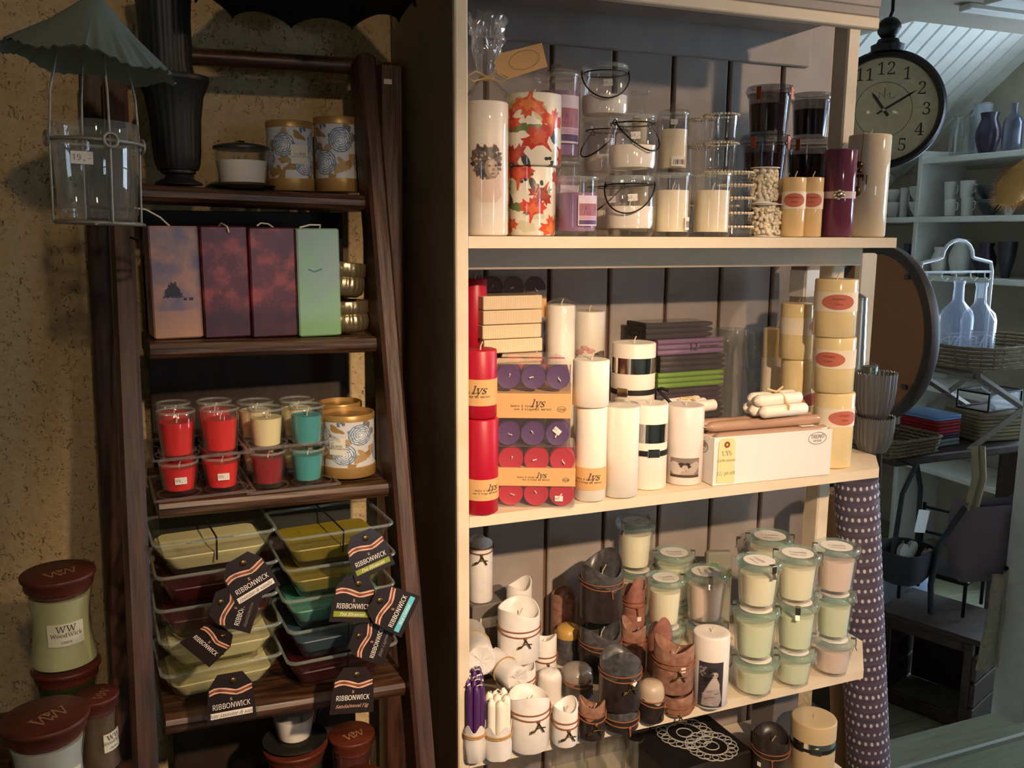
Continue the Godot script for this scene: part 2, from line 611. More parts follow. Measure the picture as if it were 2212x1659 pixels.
func shelving() -> void:
	var o := thing("shelving_unit", "tall cream painted shelving unit with brown side and open right end", "shelf", Vector3(0.393, 0, -1.2))
	var bz := -0.325      # face of the back boards, from the front edge
	var side := part("side_panel", bx(0.016, 2.29, 0.34, 0.001), M.brown_paint, o, Vector3(0.0085, 0, -0.171))
	part("front_edge", bx(0.019, 2.29, 0.012, 0.002), M.cream_paint, o, Vector3(0.0096, 0, -0.004))
	var tops := [1.546, 1.133, 0.740, 0.46]
	for k in 4:
		var th: float = 0.017
		var poly := PackedVector2Array([Vector2(0.0195, 0.0), Vector2(0.806, 0.0), Vector2(0.87, 0.075), Vector2(0.87, 0.325), Vector2(0.0195, 0.325)])
		if k == 2:
			poly = PackedVector2Array([Vector2(0.0195, 0.0), Vector2(0.806, 0.0), Vector2(0.8924, 0.0957), Vector2(0.8924, 0.325), Vector2(0.0195, 0.325)])
		part("shelf_board", prism(poly, th), M.cream_paint, o, Vector3(0, tops[k], 0), Vector3(-PI / 2, 0, 0)).position.y = tops[k] - th
		if k < 3:
			part("apron", bx(0.8, 0.034, 0.016), M.cream_paint, o, Vector3(0.42, tops[k] - th - 0.034, -0.1))
	# tongue and groove boards at the back, one by one
	for k in 8:
		var x0: float = 0.2921 + (k - 3) * 0.1275
		if k == 0:
			continue
		part("back_board", bx(0.119, 1.9, 0.012, 0.0025), M.grey_paint, o, Vector3(x0 + 0.064, 0.1, bz - 0.008))
	part("backing", bx(0.86, 1.95, 0.008), M.groove_dark, o, Vector3(0.43, 0.05, bz - 0.018))
	part("frieze_board", bx(0.86, 0.09, 0.014), M.grey_paint, o, Vector3(0.43, 1.885, bz + 0.001))
	part("top_board", bx(0.80, 0.018, 0.24), M.grey_paint, o, Vector3(0.42, 1.945, -0.21))
	part("crown_board", bx(0.80, 0.02, 0.018), M.cream_paint, o, Vector3(0.42, 1.909, -0.1))
	part("crown_upper", bx(0.80, 0.36, 0.018), M.grey_paint, o, Vector3(0.42, 1.9295, -0.102))
	part("end_stile", bx(0.044, 0.378, 0.02, 0.003), M.cream_paint, o, Vector3(1.0058, 1.135, -0.28))
	for q in [[1.5635, 1.961], [1.151, 1.545], [0.758, 1.132]]:
		part("post", bx(0.029, q[1] - q[0], 0.04, 0.003), M.cream_paint, o, Vector3(0.81, q[0] - 0.017, -0.16))

func ladder() -> void:
	var o := thing("ladder_shelf", "dark brown wooden folding ladder used as a shelf against plaster wall", "ladder shelf", Vector3.ZERO)
	var L := [Vector3(-0.0347, 1.7808, -1.3781), Vector3(-0.0406, 1.55, -1.3198), Vector3(-0.0455, 1.3074, -1.2588), Vector3(-0.0481, 1.0714, -1.1995), Vector3(-0.0502, 0.8413, -1.1418)]
	var rr := [Vector3(0.3145, 1.8144, -1.4179), Vector3(0.3212, 1.6221, -1.3704), Vector3(0.3209, 1.3842, -1.3109), Vector3(0.3269, 1.1567, -1.2546), Vector3(0.3214, 0.783, -1.1607)]
	for q in [[L[1] + (L[1] - L[4]) * 0.32, L[4] + (L[4] - L[1]) * 0.75, -1], [rr[0], rr[4] + (rr[4] - rr[0]) * 0.42, 1]]:
		var a: Vector3 = q[1]
		var b: Vector3 = q[0]
		var y := (b - a).normalized()
		var x := Vector3(0.995, 0, -0.09).cross(y).cross(y) * -1.0
		x = x.normalized()
		var rail := part("front_rail", bx(0.029, (b - a).length(), 0.055, 0.005), M.wood_up, o)
		rail.transform = Transform3D(Basis(x, y, x.cross(y)), a)
	for q in [[Vector3(-0.1012, 0, -1.475), Vector3(-0.0659, 1.7821, -1.475)], [Vector3(0.3504, 0, -1.475), Vector3(0.3696, 1.8196, -1.475)]]:
		var a: Vector3 = q[0]
		var b: Vector3 = q[1]
		var y := (b - a).normalized()
		var x := Vector3.RIGHT
		x = (x - y * x.dot(y)).normalized()
		var rail := part("rear_rail", bx(0.042, (b - a).length(), 0.05, 0.005), M.wood_up, o)
		rail.transform = Transform3D(Basis(x, y, x.cross(y)), a)
	part("back_panel", bx(0.3134, 1.5808, 0.008, 0.001), M.panel_dark, o, Vector3(0.1373, 0.002, -1.507))
	part("top_rod", tube([Vector3(-0.0356, 1.8026, -1.44), Vector3(0.3067, 1.8072, -1.44)], 0.0125, 12), M.wood_along, o)
	var st := part("price_sticker", bx(0.013, 0.008, 0.0006, 0.0001), M.paper_white, o, Vector3(0.3624, 1.7849, -1.4485))
	for q in [[Vector3(-0.0133, 1.6137, -1.3382), Vector3(0.3104, 1.6064, -1.3655)], [Vector3(-0.0138, 1.4022, -1.2853), Vector3(0.3115, 1.395, -1.3128)], [Vector3(-0.0145, 1.1928, -1.2329), Vector3(0.3144, 1.1818, -1.2597)], [Vector3(-0.0221, 0.9189, -1.1637), Vector3(0.3122, 0.8963, -1.1882)], [Vector3(-0.0289, 0.6709, -1.1011), Vector3(0.3112, 0.631, -1.1218)]]:
		var a: Vector3 = q[0]
		var b: Vector3 = q[1]
		var x := (b - a).normalized()
		var z := Vector3(-x.z, 0, x.x).normalized()
		z = (Vector3.BACK - x * x.dot(Vector3.BACK)).normalized()
		var y := z.cross(x)
		var deep: float = (a.z + b.z) / 2 + 1.44
		var rows := []
		var w := (b - a).length()
		var prof := [Vector2(-deep, 0), Vector2(-0.004, 0), Vector2(0.002, -0.002), Vector2(0.005, -0.008), Vector2(0.005, -0.016), Vector2(0.001, -0.0215), Vector2(-0.006, -0.024), Vector2(-deep, -0.024)]
		var poly := PackedVector2Array(prof)
		var step := part("step_board", prism(poly, w), M.wood_step, o)
		step.transform = Transform3D(Basis(z, y, x), a)
	part("nail", tube([Vector3(-0.0289, 1.5426, -1.3191) + Vector3(0, 0, 0.03), Vector3(-0.0182, 1.5377, -1.3188) + Vector3(0, 0, 0.045)], 0.0016), M.wood_black, o)

# ---------------------------------------------------------------- builders of goods
func wick_at(parent: Node3D, y: float, h := 0.012, lean := 0.3, mat: Material = null) -> void:
	part("wick", tube([Vector3(0, y - 0.002, 0), Vector3(h * lean * 0.3, y + h * 0.5, 0), Vector3(h * lean, y + h, h * 0.2)], 0.0011, 6), mat if mat else M.wick, parent)

func pillar_mesh(r: float, h: float, dish := 0.002) -> ArrayMesh:
	var b := minf(0.0025, r * 0.1)
	return lathe([0, 0, r - b, 0, r, b, r, h * 0.5, r, h - b, r - b * 0.4, h - b * 0.3, r - b * 1.4, h, r * 0.6, h - dish * 0.5, 0, h - dish], 36)

func pillar(called: String, label: String, at: Vector3, r: float, h: float, mat: Material, group := "", turn := 0.0, wicked := true) -> Node3D:
	var o := thing(called, label, "candle", at, facing(at, turn), group)
	part("wax", pillar_mesh(r, h), mat, o)
	if wicked:
		wick_at(o, h - 0.002)
	return o

func sleeve(called: String, o: Node3D, r: float, y0: float, y1: float, mat: Material, lift := 0.0006) -> MeshInstance3D:
	return part(called, lathe([r + 0.0001, y0, r + lift, y0, r + lift, y1, r + 0.0001, y1], 36), mat, o)

func sticker(o: Node3D, at: Vector3, turn: Vector3, w: float, h: float, text: String) -> void:      # white price sticker with pencilled figures
	var s := part("price_sticker", bx(w, h, 0.0005, 0.0001), M.paper_white, o, at, turn)
	if text:
		part("figures", words(text, h * 0.45, 0.0, font_mono), M.ink_soft, s, Vector3(0, h * 0.5, 0.0003))

func tumbler(o: Node3D, r0: float, r1: float, h: float, fill: float, wm: Material, gm: Material, seg := 28) -> void:   # glass with a thick foot, wax inside
	var t := 0.0022
	part("glass", lathe([0, 0, r0 - 0.002, 0, r0, 0.002, lerpf(r0, r1, 0.5), h * 0.5, r1, h - 0.001, r1 - t * 0.5, h, r1 - t, h - 0.001, lerpf(r0, r1, 0.5) - t, h * 0.5, r0 - t, 0.006, 0, 0.006], seg), gm, o)
	var rw := lerpf(r0, r1, fill) - t - 0.0004
	part("wax", lathe([0, 0.0065, r0 - t - 0.0008, 0.0065, rw, h * fill, rw * 0.7, h * fill - 0.0012, 0, h * fill - 0.0015], seg), wm, o)
	part("rim", lathe([r1 - t, h - 0.001, r1 - t, h - 0.003, r1 + 0.0002, h - 0.003, r1 + 0.0003, h - 0.0005, r1 - t * 0.5, h + 0.0004], seg), M.glass_rim, o)
	wick_at(o, h * fill - 0.0015, minf(0.012, h * (1 - fill)), 0.3)

func weck(label: String, at: Vector3, r: float, h: float, hex: String, turn := 0.0, paper := true) -> Node3D:      # preserving jar candle: conical glass, overlapping glass lid, two spring clips
	var o := thing("preserving_jar_candle", label, "candle jar", at, facing(at, turn), "preserving jar candles")
	var lid := 0.016
	var hb := h - lid
	var rb := r * 0.76
	var rt := r * 0.87
	part("glass", lathe([0, 0, rb - 0.004, 0, rb, 0.004, rt, hb - 0.014, rt, hb - 0.008, r * 0.94, hb - 0.005, r * 0.95, hb, r * 0.84, hb, rt - 0.003, hb - 0.012, rb - 0.002, 0.006, 0, 0.006], 30), M.glass_green, o)
	part("wax", lathe([0, 0.0065, rb - 0.004, 0.0065, rt - 0.0045, hb * 0.84, 0, hb * 0.83], 30), wax(hex, 0.2), o)
	var l := part("lid", lathe([0, hb + 0.0005, r * 0.9, hb + 0.0005, r * 0.97, hb + 0.002, r, hb + 0.005, r, hb + 0.009, r * 0.96, hb + 0.0125, r * 0.86, hb + 0.013, r * 0.8, hb + 0.0105, 0, hb + 0.0105], 32), M.glass_lid, o)
	if paper:
		part("paper_label", lathe([0, hb + 0.0107, r * 0.66, hb + 0.0107, r * 0.66, hb + 0.0112, 0, hb + 0.0112], 26), M.paper_white, l)
		part("lettering", words("Candle", r * 0.16, 0.0, font_serif), M.ink_soft, l, Vector3(0, hb + 0.0113, 0), Vector3(-PI / 2, 0, 0))
		part("lettering", words("100% soya", r * 0.1, 0.0, font_serif), M.ink_soft, l, Vector3(0, hb + 0.0113, r * 0.3), Vector3(-PI / 2, 0, 0))
	for s in [-1, 1]:
		var c := part("clip", bx(0.009, 0.013, 0.0012, 0.0003), M.tin, o, Vector3(s * (r + 0.0005), hb + 0.001, 0), Vector3(0, s * PI / 2, 0))
		part("clip_tongue", bx(0.008, 0.011, 0.001, 0.0003), M.tin, c, Vector3(0, -0.010, 0.0025), Vector3(-0.45, 0, 0))
		part("clip_hook", bx(0.009, 0.001, 0.010, 0.0003), M.tin, c, Vector3(0, 0.0125, -0.0045))
	return o

func handle_jar(label: String, at: Vector3, r: float, h: float, fill: float, swing: float, text: String, turn := 0.0) -> Node3D:     # round glass jar, rolled rim, wire bail hanging down in front
	var o := thing("bail_jar_candle", label, "candle jar", at, facing(at, turn), "wire handled glass jar candles")
	var rn := r * 0.84
	part("glass", lathe([0, 0, r * 0.86, 0, r * 0.97, 0.006, r, 0.018, r, h * 0.66, r * 0.96, h * 0.76, rn, h * 0.84, rn, h * 0.89, rn + 0.003, h * 0.91, rn + 0.0035, h * 0.97, rn + 0.001, h, rn - 0.002, h * 0.985, rn - 0.002, h * 0.84, r - 0.004, h * 0.74, r - 0.003, 0.012, 0, 0.009], 32), M.glass, o)
	part("wax", lathe([0, 0.0095, r - 0.007, 0.0125, r - 0.0036, 0.02, r - 0.0036, h * fill, 0, h * fill - 0.001], 32), M.white_wax, o)
	wick_at(o, h * fill)
	var ring := []
	for k in 24:
		var a := TAU * k / 24
		ring.append(Vector3(sin(a) * (rn + 0.0012), h * 0.865, cos(a) * (rn + 0.0012)))
	part("rim", lathe([rn - 0.002, h * 0.985, rn - 0.001, h * 0.93, rn + 0.002, h * 0.925, rn + 0.0038, h * 0.95, rn + 0.0036, h * 0.985, rn + 0.001, h * 1.004], 32), M.glass_rim, o)
	part("neck_wire", tube(ring, 0.0011, 6, true), M.wire_black, o)
	var b := Node3D.new()
	b.name = "handle"
	o.add_child(b, true)
	b.position = Vector3(0, h * 0.865, 0)
	b.rotation.y = swing
	var bail := []
	for k in 17:
		var a := PI * k / 16
		var w := cos(a) * (rn + 0.005)
		var drop := sin(a) * r * 1.32
		bail.append(Vector3(w, -drop * 0.83, 0.0 + sin(a) * (r * 1.06) + 0.002))
	part("bail", tube(bail, 0.0012, 6), M.wire_black, b)
	for s in [-1, 1]:
		var loop := []
		for k in 10:
			var a := TAU * k / 10
			loop.append(Vector3(s * (rn + 0.004), sin(a) * 0.004, cos(a) * 0.004))
		part("loop", tube(loop, 0.001, 5, true), M.wire_black, b)
	if text:
		sticker(o, Vector3(sin(0.12) * (r + 0.0004), h * 0.58, cos(0.12) * (r + 0.0004)), Vector3(0, 0.12, 0.06), 0.015, 0.0105, text)
	return o

func lidded_jar(label: String, at: Vector3, r: float, h: float, fill: float, hex: String, gm: Material, group: String, knob := true, turn := 0.0) -> Node3D:
	var o := thing("glass_jar_candle", label, "candle jar", at, facing(at, turn), group)
	var hb := h * (0.9 if knob else 0.98)
	part("glass", lathe([0, 0, r - 0.003, 0, r, 0.003, r, hb - 0.004, r + 0.001, hb - 0.002, r + 0.001, hb, r - 0.002, hb, r - 0.0025, 0.007, 0, 0.007], 30), gm, o)
	part("wax", lathe([0, 0.0075, r - 0.0031, 0.0075, r - 0.0031, h * fill, 0, h * fill - 0.001], 30), wax(hex, 0.15), o)
	part("rim", lathe([r - 0.002, hb - 0.004, r + 0.0004, hb - 0.0045, r + 0.0018, hb - 0.002, r + 0.0014, hb + 0.0003, r - 0.0018, hb + 0.0002], 30), M.glass_rim, o)
	wick_at(o, h * fill, minf(0.012, h * (0.9 - fill)))
	if knob:
		part("lid", lathe([0, hb + 0.0004, r - 0.001, hb + 0.0004, r + 0.0015, hb + 0.002, r, hb + 0.005, r * 0.5, hb + 0.0075, r * 0.2, hb + 0.008, r * 0.16, hb + 0.011, r * 0.26, hb + 0.014, r * 0.2, hb + 0.017, 0, hb + 0.018], 26), gm, o)
	return o

func cord_candle(label: String, at: Vector3, r: float, h: float, mat: Material, o_: Dictionary = {}) -> Node3D:     # hand cast candle: wavy thin rim, hollow bowl, leather cord with a bronze charm
	var o := thing("cord_candle", label, "candle", at, facing(at, o_.get("turn", 0.0)), "hand cast candles tied with cord")
	var ph: float = o_.get("phase", 0.0)
	var wave: float = o_.get("wave", 0.10) * minf(h, 0.09)
	var bowl: float = o_.get("bowl", 0.22) * h
	var dome: bool = o_.get("dome", false)
	if dome:
		part("wax", lathe([0, 0, r * 0.95, 0, r, 0.003, r, h * 0.72, r * 0.97, h * 0.82, r * 0.82, h * 0.93, r * 0.5, h * 0.985, 0, h], 32), mat, o)
	else:
		var mod := func(a: float, p: Vector2) -> Vector2:
			if p.y < h * 0.7 and p.x > r * 0.97:
				return p
			if p.x < r * 0.3 or p.y < 0.004:
				return p
			return Vector2(p.x, p.y + wave * sin(a * 2.0 + ph) * 0.6 + wave * 0.5 * sin(a + ph * 1.7))
		part("wax", lathe([0, 0, r * 0.96, 0, r, 0.003, r, h * 0.5, r, h - wave - 0.002, r - 0.0008, h - wave, r - 0.0025, h - wave, r * 0.86, h - wave - bowl * 0.4, r * 0.6, h - wave - bowl * 0.8, 0, h - wave - bowl], 40, mod), mat, o)
		wick_at(o, h - wave - bowl, bowl * 0.8 + 0.004)
	var foot = o_.get("foot", null)
	if foot != null:      # the darker wax cast into the foot
		part("foot_wax", lathe([r + 0.0002, 0.001, r + 0.0004, 0.002, r + 0.0004, h * 0.3, r + 0.0004, h * 0.52, r + 0.0001, h * 0.55], 40, func(a: float, p: Vector2) -> Vector2:
			return p + Vector2(0, 0 if p.y < h * 0.4 else h * 0.05 * sin(a * 3.0 + ph) + h * 0.03 * sin(a * 7.0))), foot, o)
	var cy: float = o_.get("cord", 0.62) * h
	if cy > 0:
		for k in 2:
			var ring := []
			for j in 28:
				var a := TAU * j / 28
				var sag := (0.5 + 0.5 * cos(a - float(o_.get("side", 0.1)))) * (0.002 if k == 0 else 0.010) + (0.0015 if k else 0.0)
				ring.append(Vector3(sin(a) * (r + 0.0016), cy - sag, cos(a) * (r + 0.0016)))
			part("cord", tube(ring, 0.0012, 6, true), M.cord_tan, o)
		var sd: float = o_.get("side", 0.1)
		var ch := Node3D.new()
		ch.name = "charm"
		o.add_child(ch, true)
		ch.rotation.y = sd
		ch.position = Vector3(sin(sd) * (r + 0.0035), cy - 0.014, cos(sd) * (r + 0.0035))
		part("knot", ball(0.0028, 8), M.cord_tan, ch, Vector3(0, 0.002, 0))
		if o_.get("charm", true):
			part("figure", tube([Vector3(0, 0, 0), Vector3(-0.003, -0.007, 0.001), Vector3(-0.008, -0.013, 0.001), Vector3(-0.014, -0.0145, 0.001), Vector3(-0.013, -0.0115, 0.001), Vector3(-0.008, -0.0105, 0.001)], 0.0011, 6), M.brass_dark, ch)
			part("figure", tube([Vector3(0, 0, 0), Vector3(0.004, -0.008, 0.001), Vector3(0.009, -0.016, 0.001)], 0.0012, 6), M.brass_dark, ch)
			part("figure", tube([Vector3(-0.004, -0.008, 0.0015), Vector3(0.003, -0.007, 0.0015), Vector3(0.011, -0.0085, 0.0015)], 0.0010, 6), M.brass_dark, ch)
		else:
			part("tail", tube([Vector3(0, 0, 0), Vector3(0.001, -0.012, 0.001)], 0.0014, 6), M.cord_tan, ch)
	if o_.get("price", false):
		var a: float = o_.get("price_at", 0.5)
		sticker(o, Vector3(sin(a) * (r + 0.0006), h * 0.45, cos(a) * (r + 0.0006)), Vector3(0, a, 0.0 if foot == null else PI / 4), 0.0085, 0.0085, "")
	return o

func canister(label: String, at: Vector3, r: float, h: float, turn: float, badge := true) -> Node3D:      # paper tube with a rose print, gold base and rolled gold rim
	var o := thing("floral_canister", label, "canister", at, facing(at, turn), "rose printed gift canisters")
	part("base", lathe([0, 0, r, 0, r + 0.0012, 0.001, r + 0.0012, h * 0.175, r, h * 0.18], 36), M.gold_paper, o)
	part("sleeve", lathe([r, h * 0.18, r, h * 0.9], 40), M.floral, o)
	part("rim", lathe([r, h * 0.9, r + 0.001, h * 0.905, r + 0.001, h * 0.985, r, h, r - 0.002, h, r - 0.0025, h - 0.006, 0, h - 0.006], 36), M.gold_paper, o)
	if badge:
		var b := part("badge", patch(r, h * 0.27, h * 0.27, 0.0008), M.paper_label_round, o, Vector3(0, h * 0.52, 0), Vector3(0, -0.45, 0))
		part("lettering", words("La Belle", h * 0.035, r, font_serif, 0.25, 0.0012), M.ink, b, Vector3(0, h * 0.005, 0))
		part("lettering", words("EAU DE PARFUM", h * 0.016, r, font_serif, 0.0, 0.0012), M.ink, b, Vector3(0, -h * 0.035, 0))
	return o

func jar_hourglass(label: String, at: Vector3, r: float, h: float, hex: String, lab: Material, gm: Material, turn := 0.0, name_text := "LINEN") -> Node3D:    # waisted glass jar with a turned wooden lid
	var o := thing("waisted_jar_candle", label, "candle jar", at, facing(at, turn), "waisted jar candles with wooden lids")
	var hb := h * 0.84
	var prof := []
	for k in 9:
		var t := k / 8.0
		prof.append_array([r * (0.9 - 0.13 * sin(PI * clampf(t * 1.1 - 0.05, 0, 1)) - 0.03 * t), 0.003 + (hb - 0.003) * t])
	part("glass", lathe([0, 0, r * 0.85, 0] + prof + [r * 0.80, hb], 32), gm, o)
	var inner := []
	for k in 8:
		inner.append_array([prof[2 * k] - 0.0016, prof[2 * k + 1] + 0.003])
	part("wax", lathe([0, 0.0055, prof[0] - 0.003, 0.0055] + inner + [0, inner[15]], 32), wax(hex, 0.2), o)
	var l := part("lid", lathe([0, hb - 0.006, r * 0.78, hb - 0.006, r * 0.80, hb + 0.0005, r * 0.9, hb + 0.001, r * 0.93, h * 0.93, r * 0.99, h * 0.955, r, h * 0.975, r * 0.99, h * 0.995, r * 0.97, h, 0, h], 40), M.red_wood, o)
	part("emblem", words("W", r * 0.42, 0.0, font_serif), M.pale_wood, l, Vector3(-r * 0.12, h + 0.0001, 0.01), Vector3(-PI / 2, 0.15, 0))
	part("emblem", words("W", r * 0.42, 0.0, font_serif), M.pale_wood, l, Vector3(r * 0.22, h + 0.0001, 0.006), Vector3(-PI / 2, 0.15, 0))
	var rl := r * 0.79
	var p := part("paper_label", patch(rl, r * 0.95, h * 0.235, 0.0012), lab, o, Vector3(0, hb * 0.5, 0))
	part("lettering", words("WW", h * 0.065, rl, font_serif, 0.0, 0.0018), M.ink, p, Vector3(0, h * 0.065, 0))
	part("lettering", words("WoodWick", h * 0.04, rl, font_serif, 0.0, 0.0018), M.ink, p, Vector3(0, 0, 0))
	part("lettering", words(name_text, h * 0.025, rl, font_sans, 0.0, 0.0018), M.ink, p, Vector3(0, -h * 0.075, 0))
	return o

func dish_candle(label: String, at: Vector3, w: float, d: float, h: float, hex: String, gm: Material, turn: float) -> Node3D:     # flared rectangular glass dish of wax
	var o := thing("glass_dish_candle", label, "candle dish", at, turn, "rectangular glass dish candles")
	var g := G.new()
	var k := 4
	var rows := [dot_ring(Vector3(0, 0, 0), 20)]
	for q in [[0.66, 0.6, 0.0], [0.7, 0.64, 0.004], [0.98, 0.97, h - 0.004], [1.0, 1.0, h - 0.002], [1.0, 1.0, h], [0.965, 0.955, h], [0.945, 0.93, h - 0.006], [0.675, 0.61, 0.008]]:
		rows.append(rring(w * q[0], d * q[1], 0.014 * q[0], q[2], k))
	rows.append(dot_ring(Vector3(0, 0.008, 0), 20))
	g.skin(rows, true, 0.6)
	part("glass", g.mesh(), gm, o)
	g = G.new()
	rows = []
	for q in [[0.975, 0.97, h - 0.0035], [1.004, 1.005, h - 0.003], [1.012, 1.015, h - 0.001], [1.004, 1.005, h + 0.0008], [0.968, 0.96, h + 0.0006], [0.955, 0.945, h - 0.003]]:
		rows.append(rring(w * q[0], d * q[1], 0.014, q[2], k))
	g.skin(rows, true, 0.6)
	part("rim", g.mesh(), M.glass_rim, o)
	g = G.new()
	rows = [dot_ring(Vector3(0, 0.0085, 0), 20)]
	for q in [[0.665, 0.6, 0.0085], [0.82, 0.78, h * 0.53], [0.81, 0.77, h * 0.56]]:
		rows.append(rring(w * q[0], d * q[1], 0.012, q[2], k))
	rows.append(dot_ring(Vector3(0, h * 0.555, 0), 20))
	g.skin(rows, true, 0.8)
	part("wax", g.mesh(), wax(hex, 0.15), o)
	part("wick", tube([Vector3(-w * 0.2, h * 0.57, 0.004), Vector3(0, h * 0.58, 0), Vector3(w * 0.2, h * 0.57, 0.003)], 0.0012, 5), M.ink, o)
	return o

func dish_ribbon(o: Node3D, w: float, d: float, h: float, x: float, over: bool) -> void:
	if over:
		part("ribbon", tube([Vector3(x, h + 0.001, -d * 0.5), Vector3(x + 0.002, h + 0.002, 0), Vector3(x + 0.004, h + 0.001, d * 0.5)], 0.0013, 5), M.ribbon_black, o)
	part("ribbon", tube([Vector3(x + 0.004, h + 0.001, d * 0.5), Vector3(x + 0.004, h * 0.4, d * 0.45)], 0.0013, 5), M.ribbon_black, o)

func tag(o: Node3D, at: Vector3, roll: float, pitch: float, yaw: float, s: float, strip: Material, text: String, ink: Material) -> void:     # black cut-corner swing tag; at and angles in the room
	var t := Node3D.new()
	t.name = "tag"
	o.add_child(t, true)
	t.global_transform = Transform3D(Basis(Vector3.UP, yaw) * Basis(Vector3.RIGHT, pitch) * Basis(Vector3.BACK, roll), at)
	part("card", prism(PackedVector2Array([Vector2(-0.5, -0.52) * s, Vector2(0.5, -0.52) * s, Vector2(0.45, 0.22) * s, Vector2(0.25, 0.5) * s, Vector2(-0.25, 0.5) * s, Vector2(-0.45, 0.22) * s]), 0.0006), M.tag_card, t)
	part("grommet", lathe([0.0, 0, 0.06 * s, 0, 0.07 * s, 0.0006, 0.05 * s, 0.0016, 0, 0.0014], 14), M.brass_dark, t, Vector3(0.05 * s, 0.33 * s, 0.0006), Vector3(PI / 2, 0, 0))
	for k in 3:      # painted ribbon across the card
		var up := []
		var dn := []
		for j in 9:
			var x := (j / 8.0 - 0.5) * 0.86
			var y := 0.17 + 0.045 * sin(j * 0.9) - 0.075 * k * 0.55
			up.append(Vector2(x, y + 0.02 + 0.008 * sin(j * 2.1)) * s)
			dn.push_front(Vector2(x, y - 0.012) * s)
		part("ribbon_print", prism(PackedVector2Array(up + dn), 0.0002, 0.0006), [M.ribbon_pink, M.ribbon_rust, M.ribbon_pink][k], t)
	part("logo", words("R", 0.06 * s, 0.0, font_serif), M.ribbon_pink, t, Vector3(0.0, -0.04 * s, 0.0006))
	part("lettering", words("RIBBONWICK", 0.105 * s), M.paper_white, t, Vector3(0, -0.17 * s, 0.0006)).scale.x = 0.86
	if strip:
		part("strip", bx(0.84 * s, 0.125 * s, 0.0003, 0.0001), strip, t, Vector3(0, -0.41 * s, 0.0007))
	part("lettering", words(text, 0.07 * s, 0.0, font_serif, 0.4), ink, t, Vector3(0, -0.348 * s, 0.001))

func lys_label(o: Node3D, r: float, y0: float, y1: float, turn := 0.0) -> void:      # kraft paper band with flowing print
	var b := sleeve("paper_band", o, r, y0, y1, M.kraft, 0.0008)
	var h := y1 - y0
	var c := (y0 + y1) / 2
	for q in [["lys", h * 0.3, 0.006, 0.1], ["Bedre å tenne et", h * 0.075, -0.006, 0.0], ["enn å klage på mørket", h * 0.075, -0.004, -0.14]]:
		part("lettering", words(q[0], q[1], r, font_serif if q[0] == "lys" else font_mono, 0.35 if q[0] == "lys" else 0.0, 0.0014), M.ink, b, Vector3(0, c + q[3] * h, 0), Vector3(0, turn + q[2] / r, 0))

func tealight_box(label: String, at: Vector3, w: float, h: float, d: float, m: Material, price: Vector3) -> Node3D:     # clear box of round candles facing out, kraft band across
	var o := thing("boxed_candle_pack", label, "candle pack", at, facing(at, 0.0), "clear boxes of round candles")
	var g := G.new()
	var f := [rring(w, d, 0.0008, 0.0, 1), rring(w, d, 0.0008, h, 1)]
	g.skin(f, true, 0.8)
	part("clear_box", g.mesh(), M.plastic, o)
	part("box_end", bx(w, 0.0006, d, 0.0001), M.plastic, o, Vector3(0, h, 0))
	part("box_end", bx(w, 0.0006, d, 0.0001), M.plastic, o)
	var r := w / 6.2
	var cm := lathe([0, 0, r * 0.96, 0, r, 0.001, r, d * 0.42, r * 0.97, d * 0.435, r * 0.9, d * 0.43, 0, d * 0.426], 26)
	var wm := tube([Vector3(0, 0, 0), Vector3(0.002, 0.003, 0.001), Vector3(0.006, 0.0055, 0.001)], 0.0011, 5)
	for i in 2:
		for j in 3:
			for kk in 2:
				var c := part("candle", cm, m, o, Vector3((j - 1) * (w - 2 * r) / 2 * 0.98, (r + 0.0015) if i == 0 else h - r - 0.0015, -0.0015 if kk == 0 else -d * 0.46), Vector3(PI / 2, 0, 0))
				c.position.z += d * 0.04
				if kk == 0:
					part("wick", wm, M.wick, c, Vector3(0, d * 0.426, 0), Vector3(0, j * 2.1 + i * 1.3, 0))
	var bh := h * 0.3
	part("paper_band", bx(w + 0.001, bh, d + 0.001, 0.0006), M.kraft, o, Vector3(0, (h - bh) / 2, 0))
	for q in [["lys", bh * 0.3, 0.008, 0.1], ["Bedre å tenne et", bh * 0.085, -0.012, 0.0], ["enn å klage på mørket", bh * 0.085, 0.0, -0.13], ["TREND", bh * 0.07, 0.042, -0.13]]:
		part("lettering", words(q[0], q[1], 0.0, font_serif if q[0] == "lys" else font_mono, 0.35 if q[0] == "lys" else 0.0), M.ink, o, Vector3(q[2] * w / 0.11, h / 2 + q[3] * bh, d / 2 + 0.0006))
	var ring := []
	for k in 16:
		ring.append(Vector3(0.042 * w / 0.11 + cos(TAU * k / 16) * bh * 0.17, h / 2 - 0.12 * bh + sin(TAU * k / 16) * bh * 0.11, d / 2 + 0.0008))
	part("printed_ring", tube(ring, 0.0003, 4, true), M.ink, o)
	sticker(o, Vector3(price.x, price.y, d / 2 + 0.0004), Vector3(0, 0, price.z), 0.0125, 0.0085, "49,-")
	return o

func barcode(o: Node3D, r: float, y: float, turn: float, w: float, h: float) -> void:
	var p := part("barcode_label", patch(r, w, h, 0.0008), M.paper_white, o, Vector3(0, y, 0), Vector3(0, turn, 0))
	for k in 7:
		part("bar", patch(r, w * (0.03 + 0.02 * (k % 3)), h * 0.5, 0.0014), M.ink, p, Vector3(0, -h * 0.05, 0), Vector3(0, (k / 6.0 - 0.4) * w * 0.75 / r, 0))

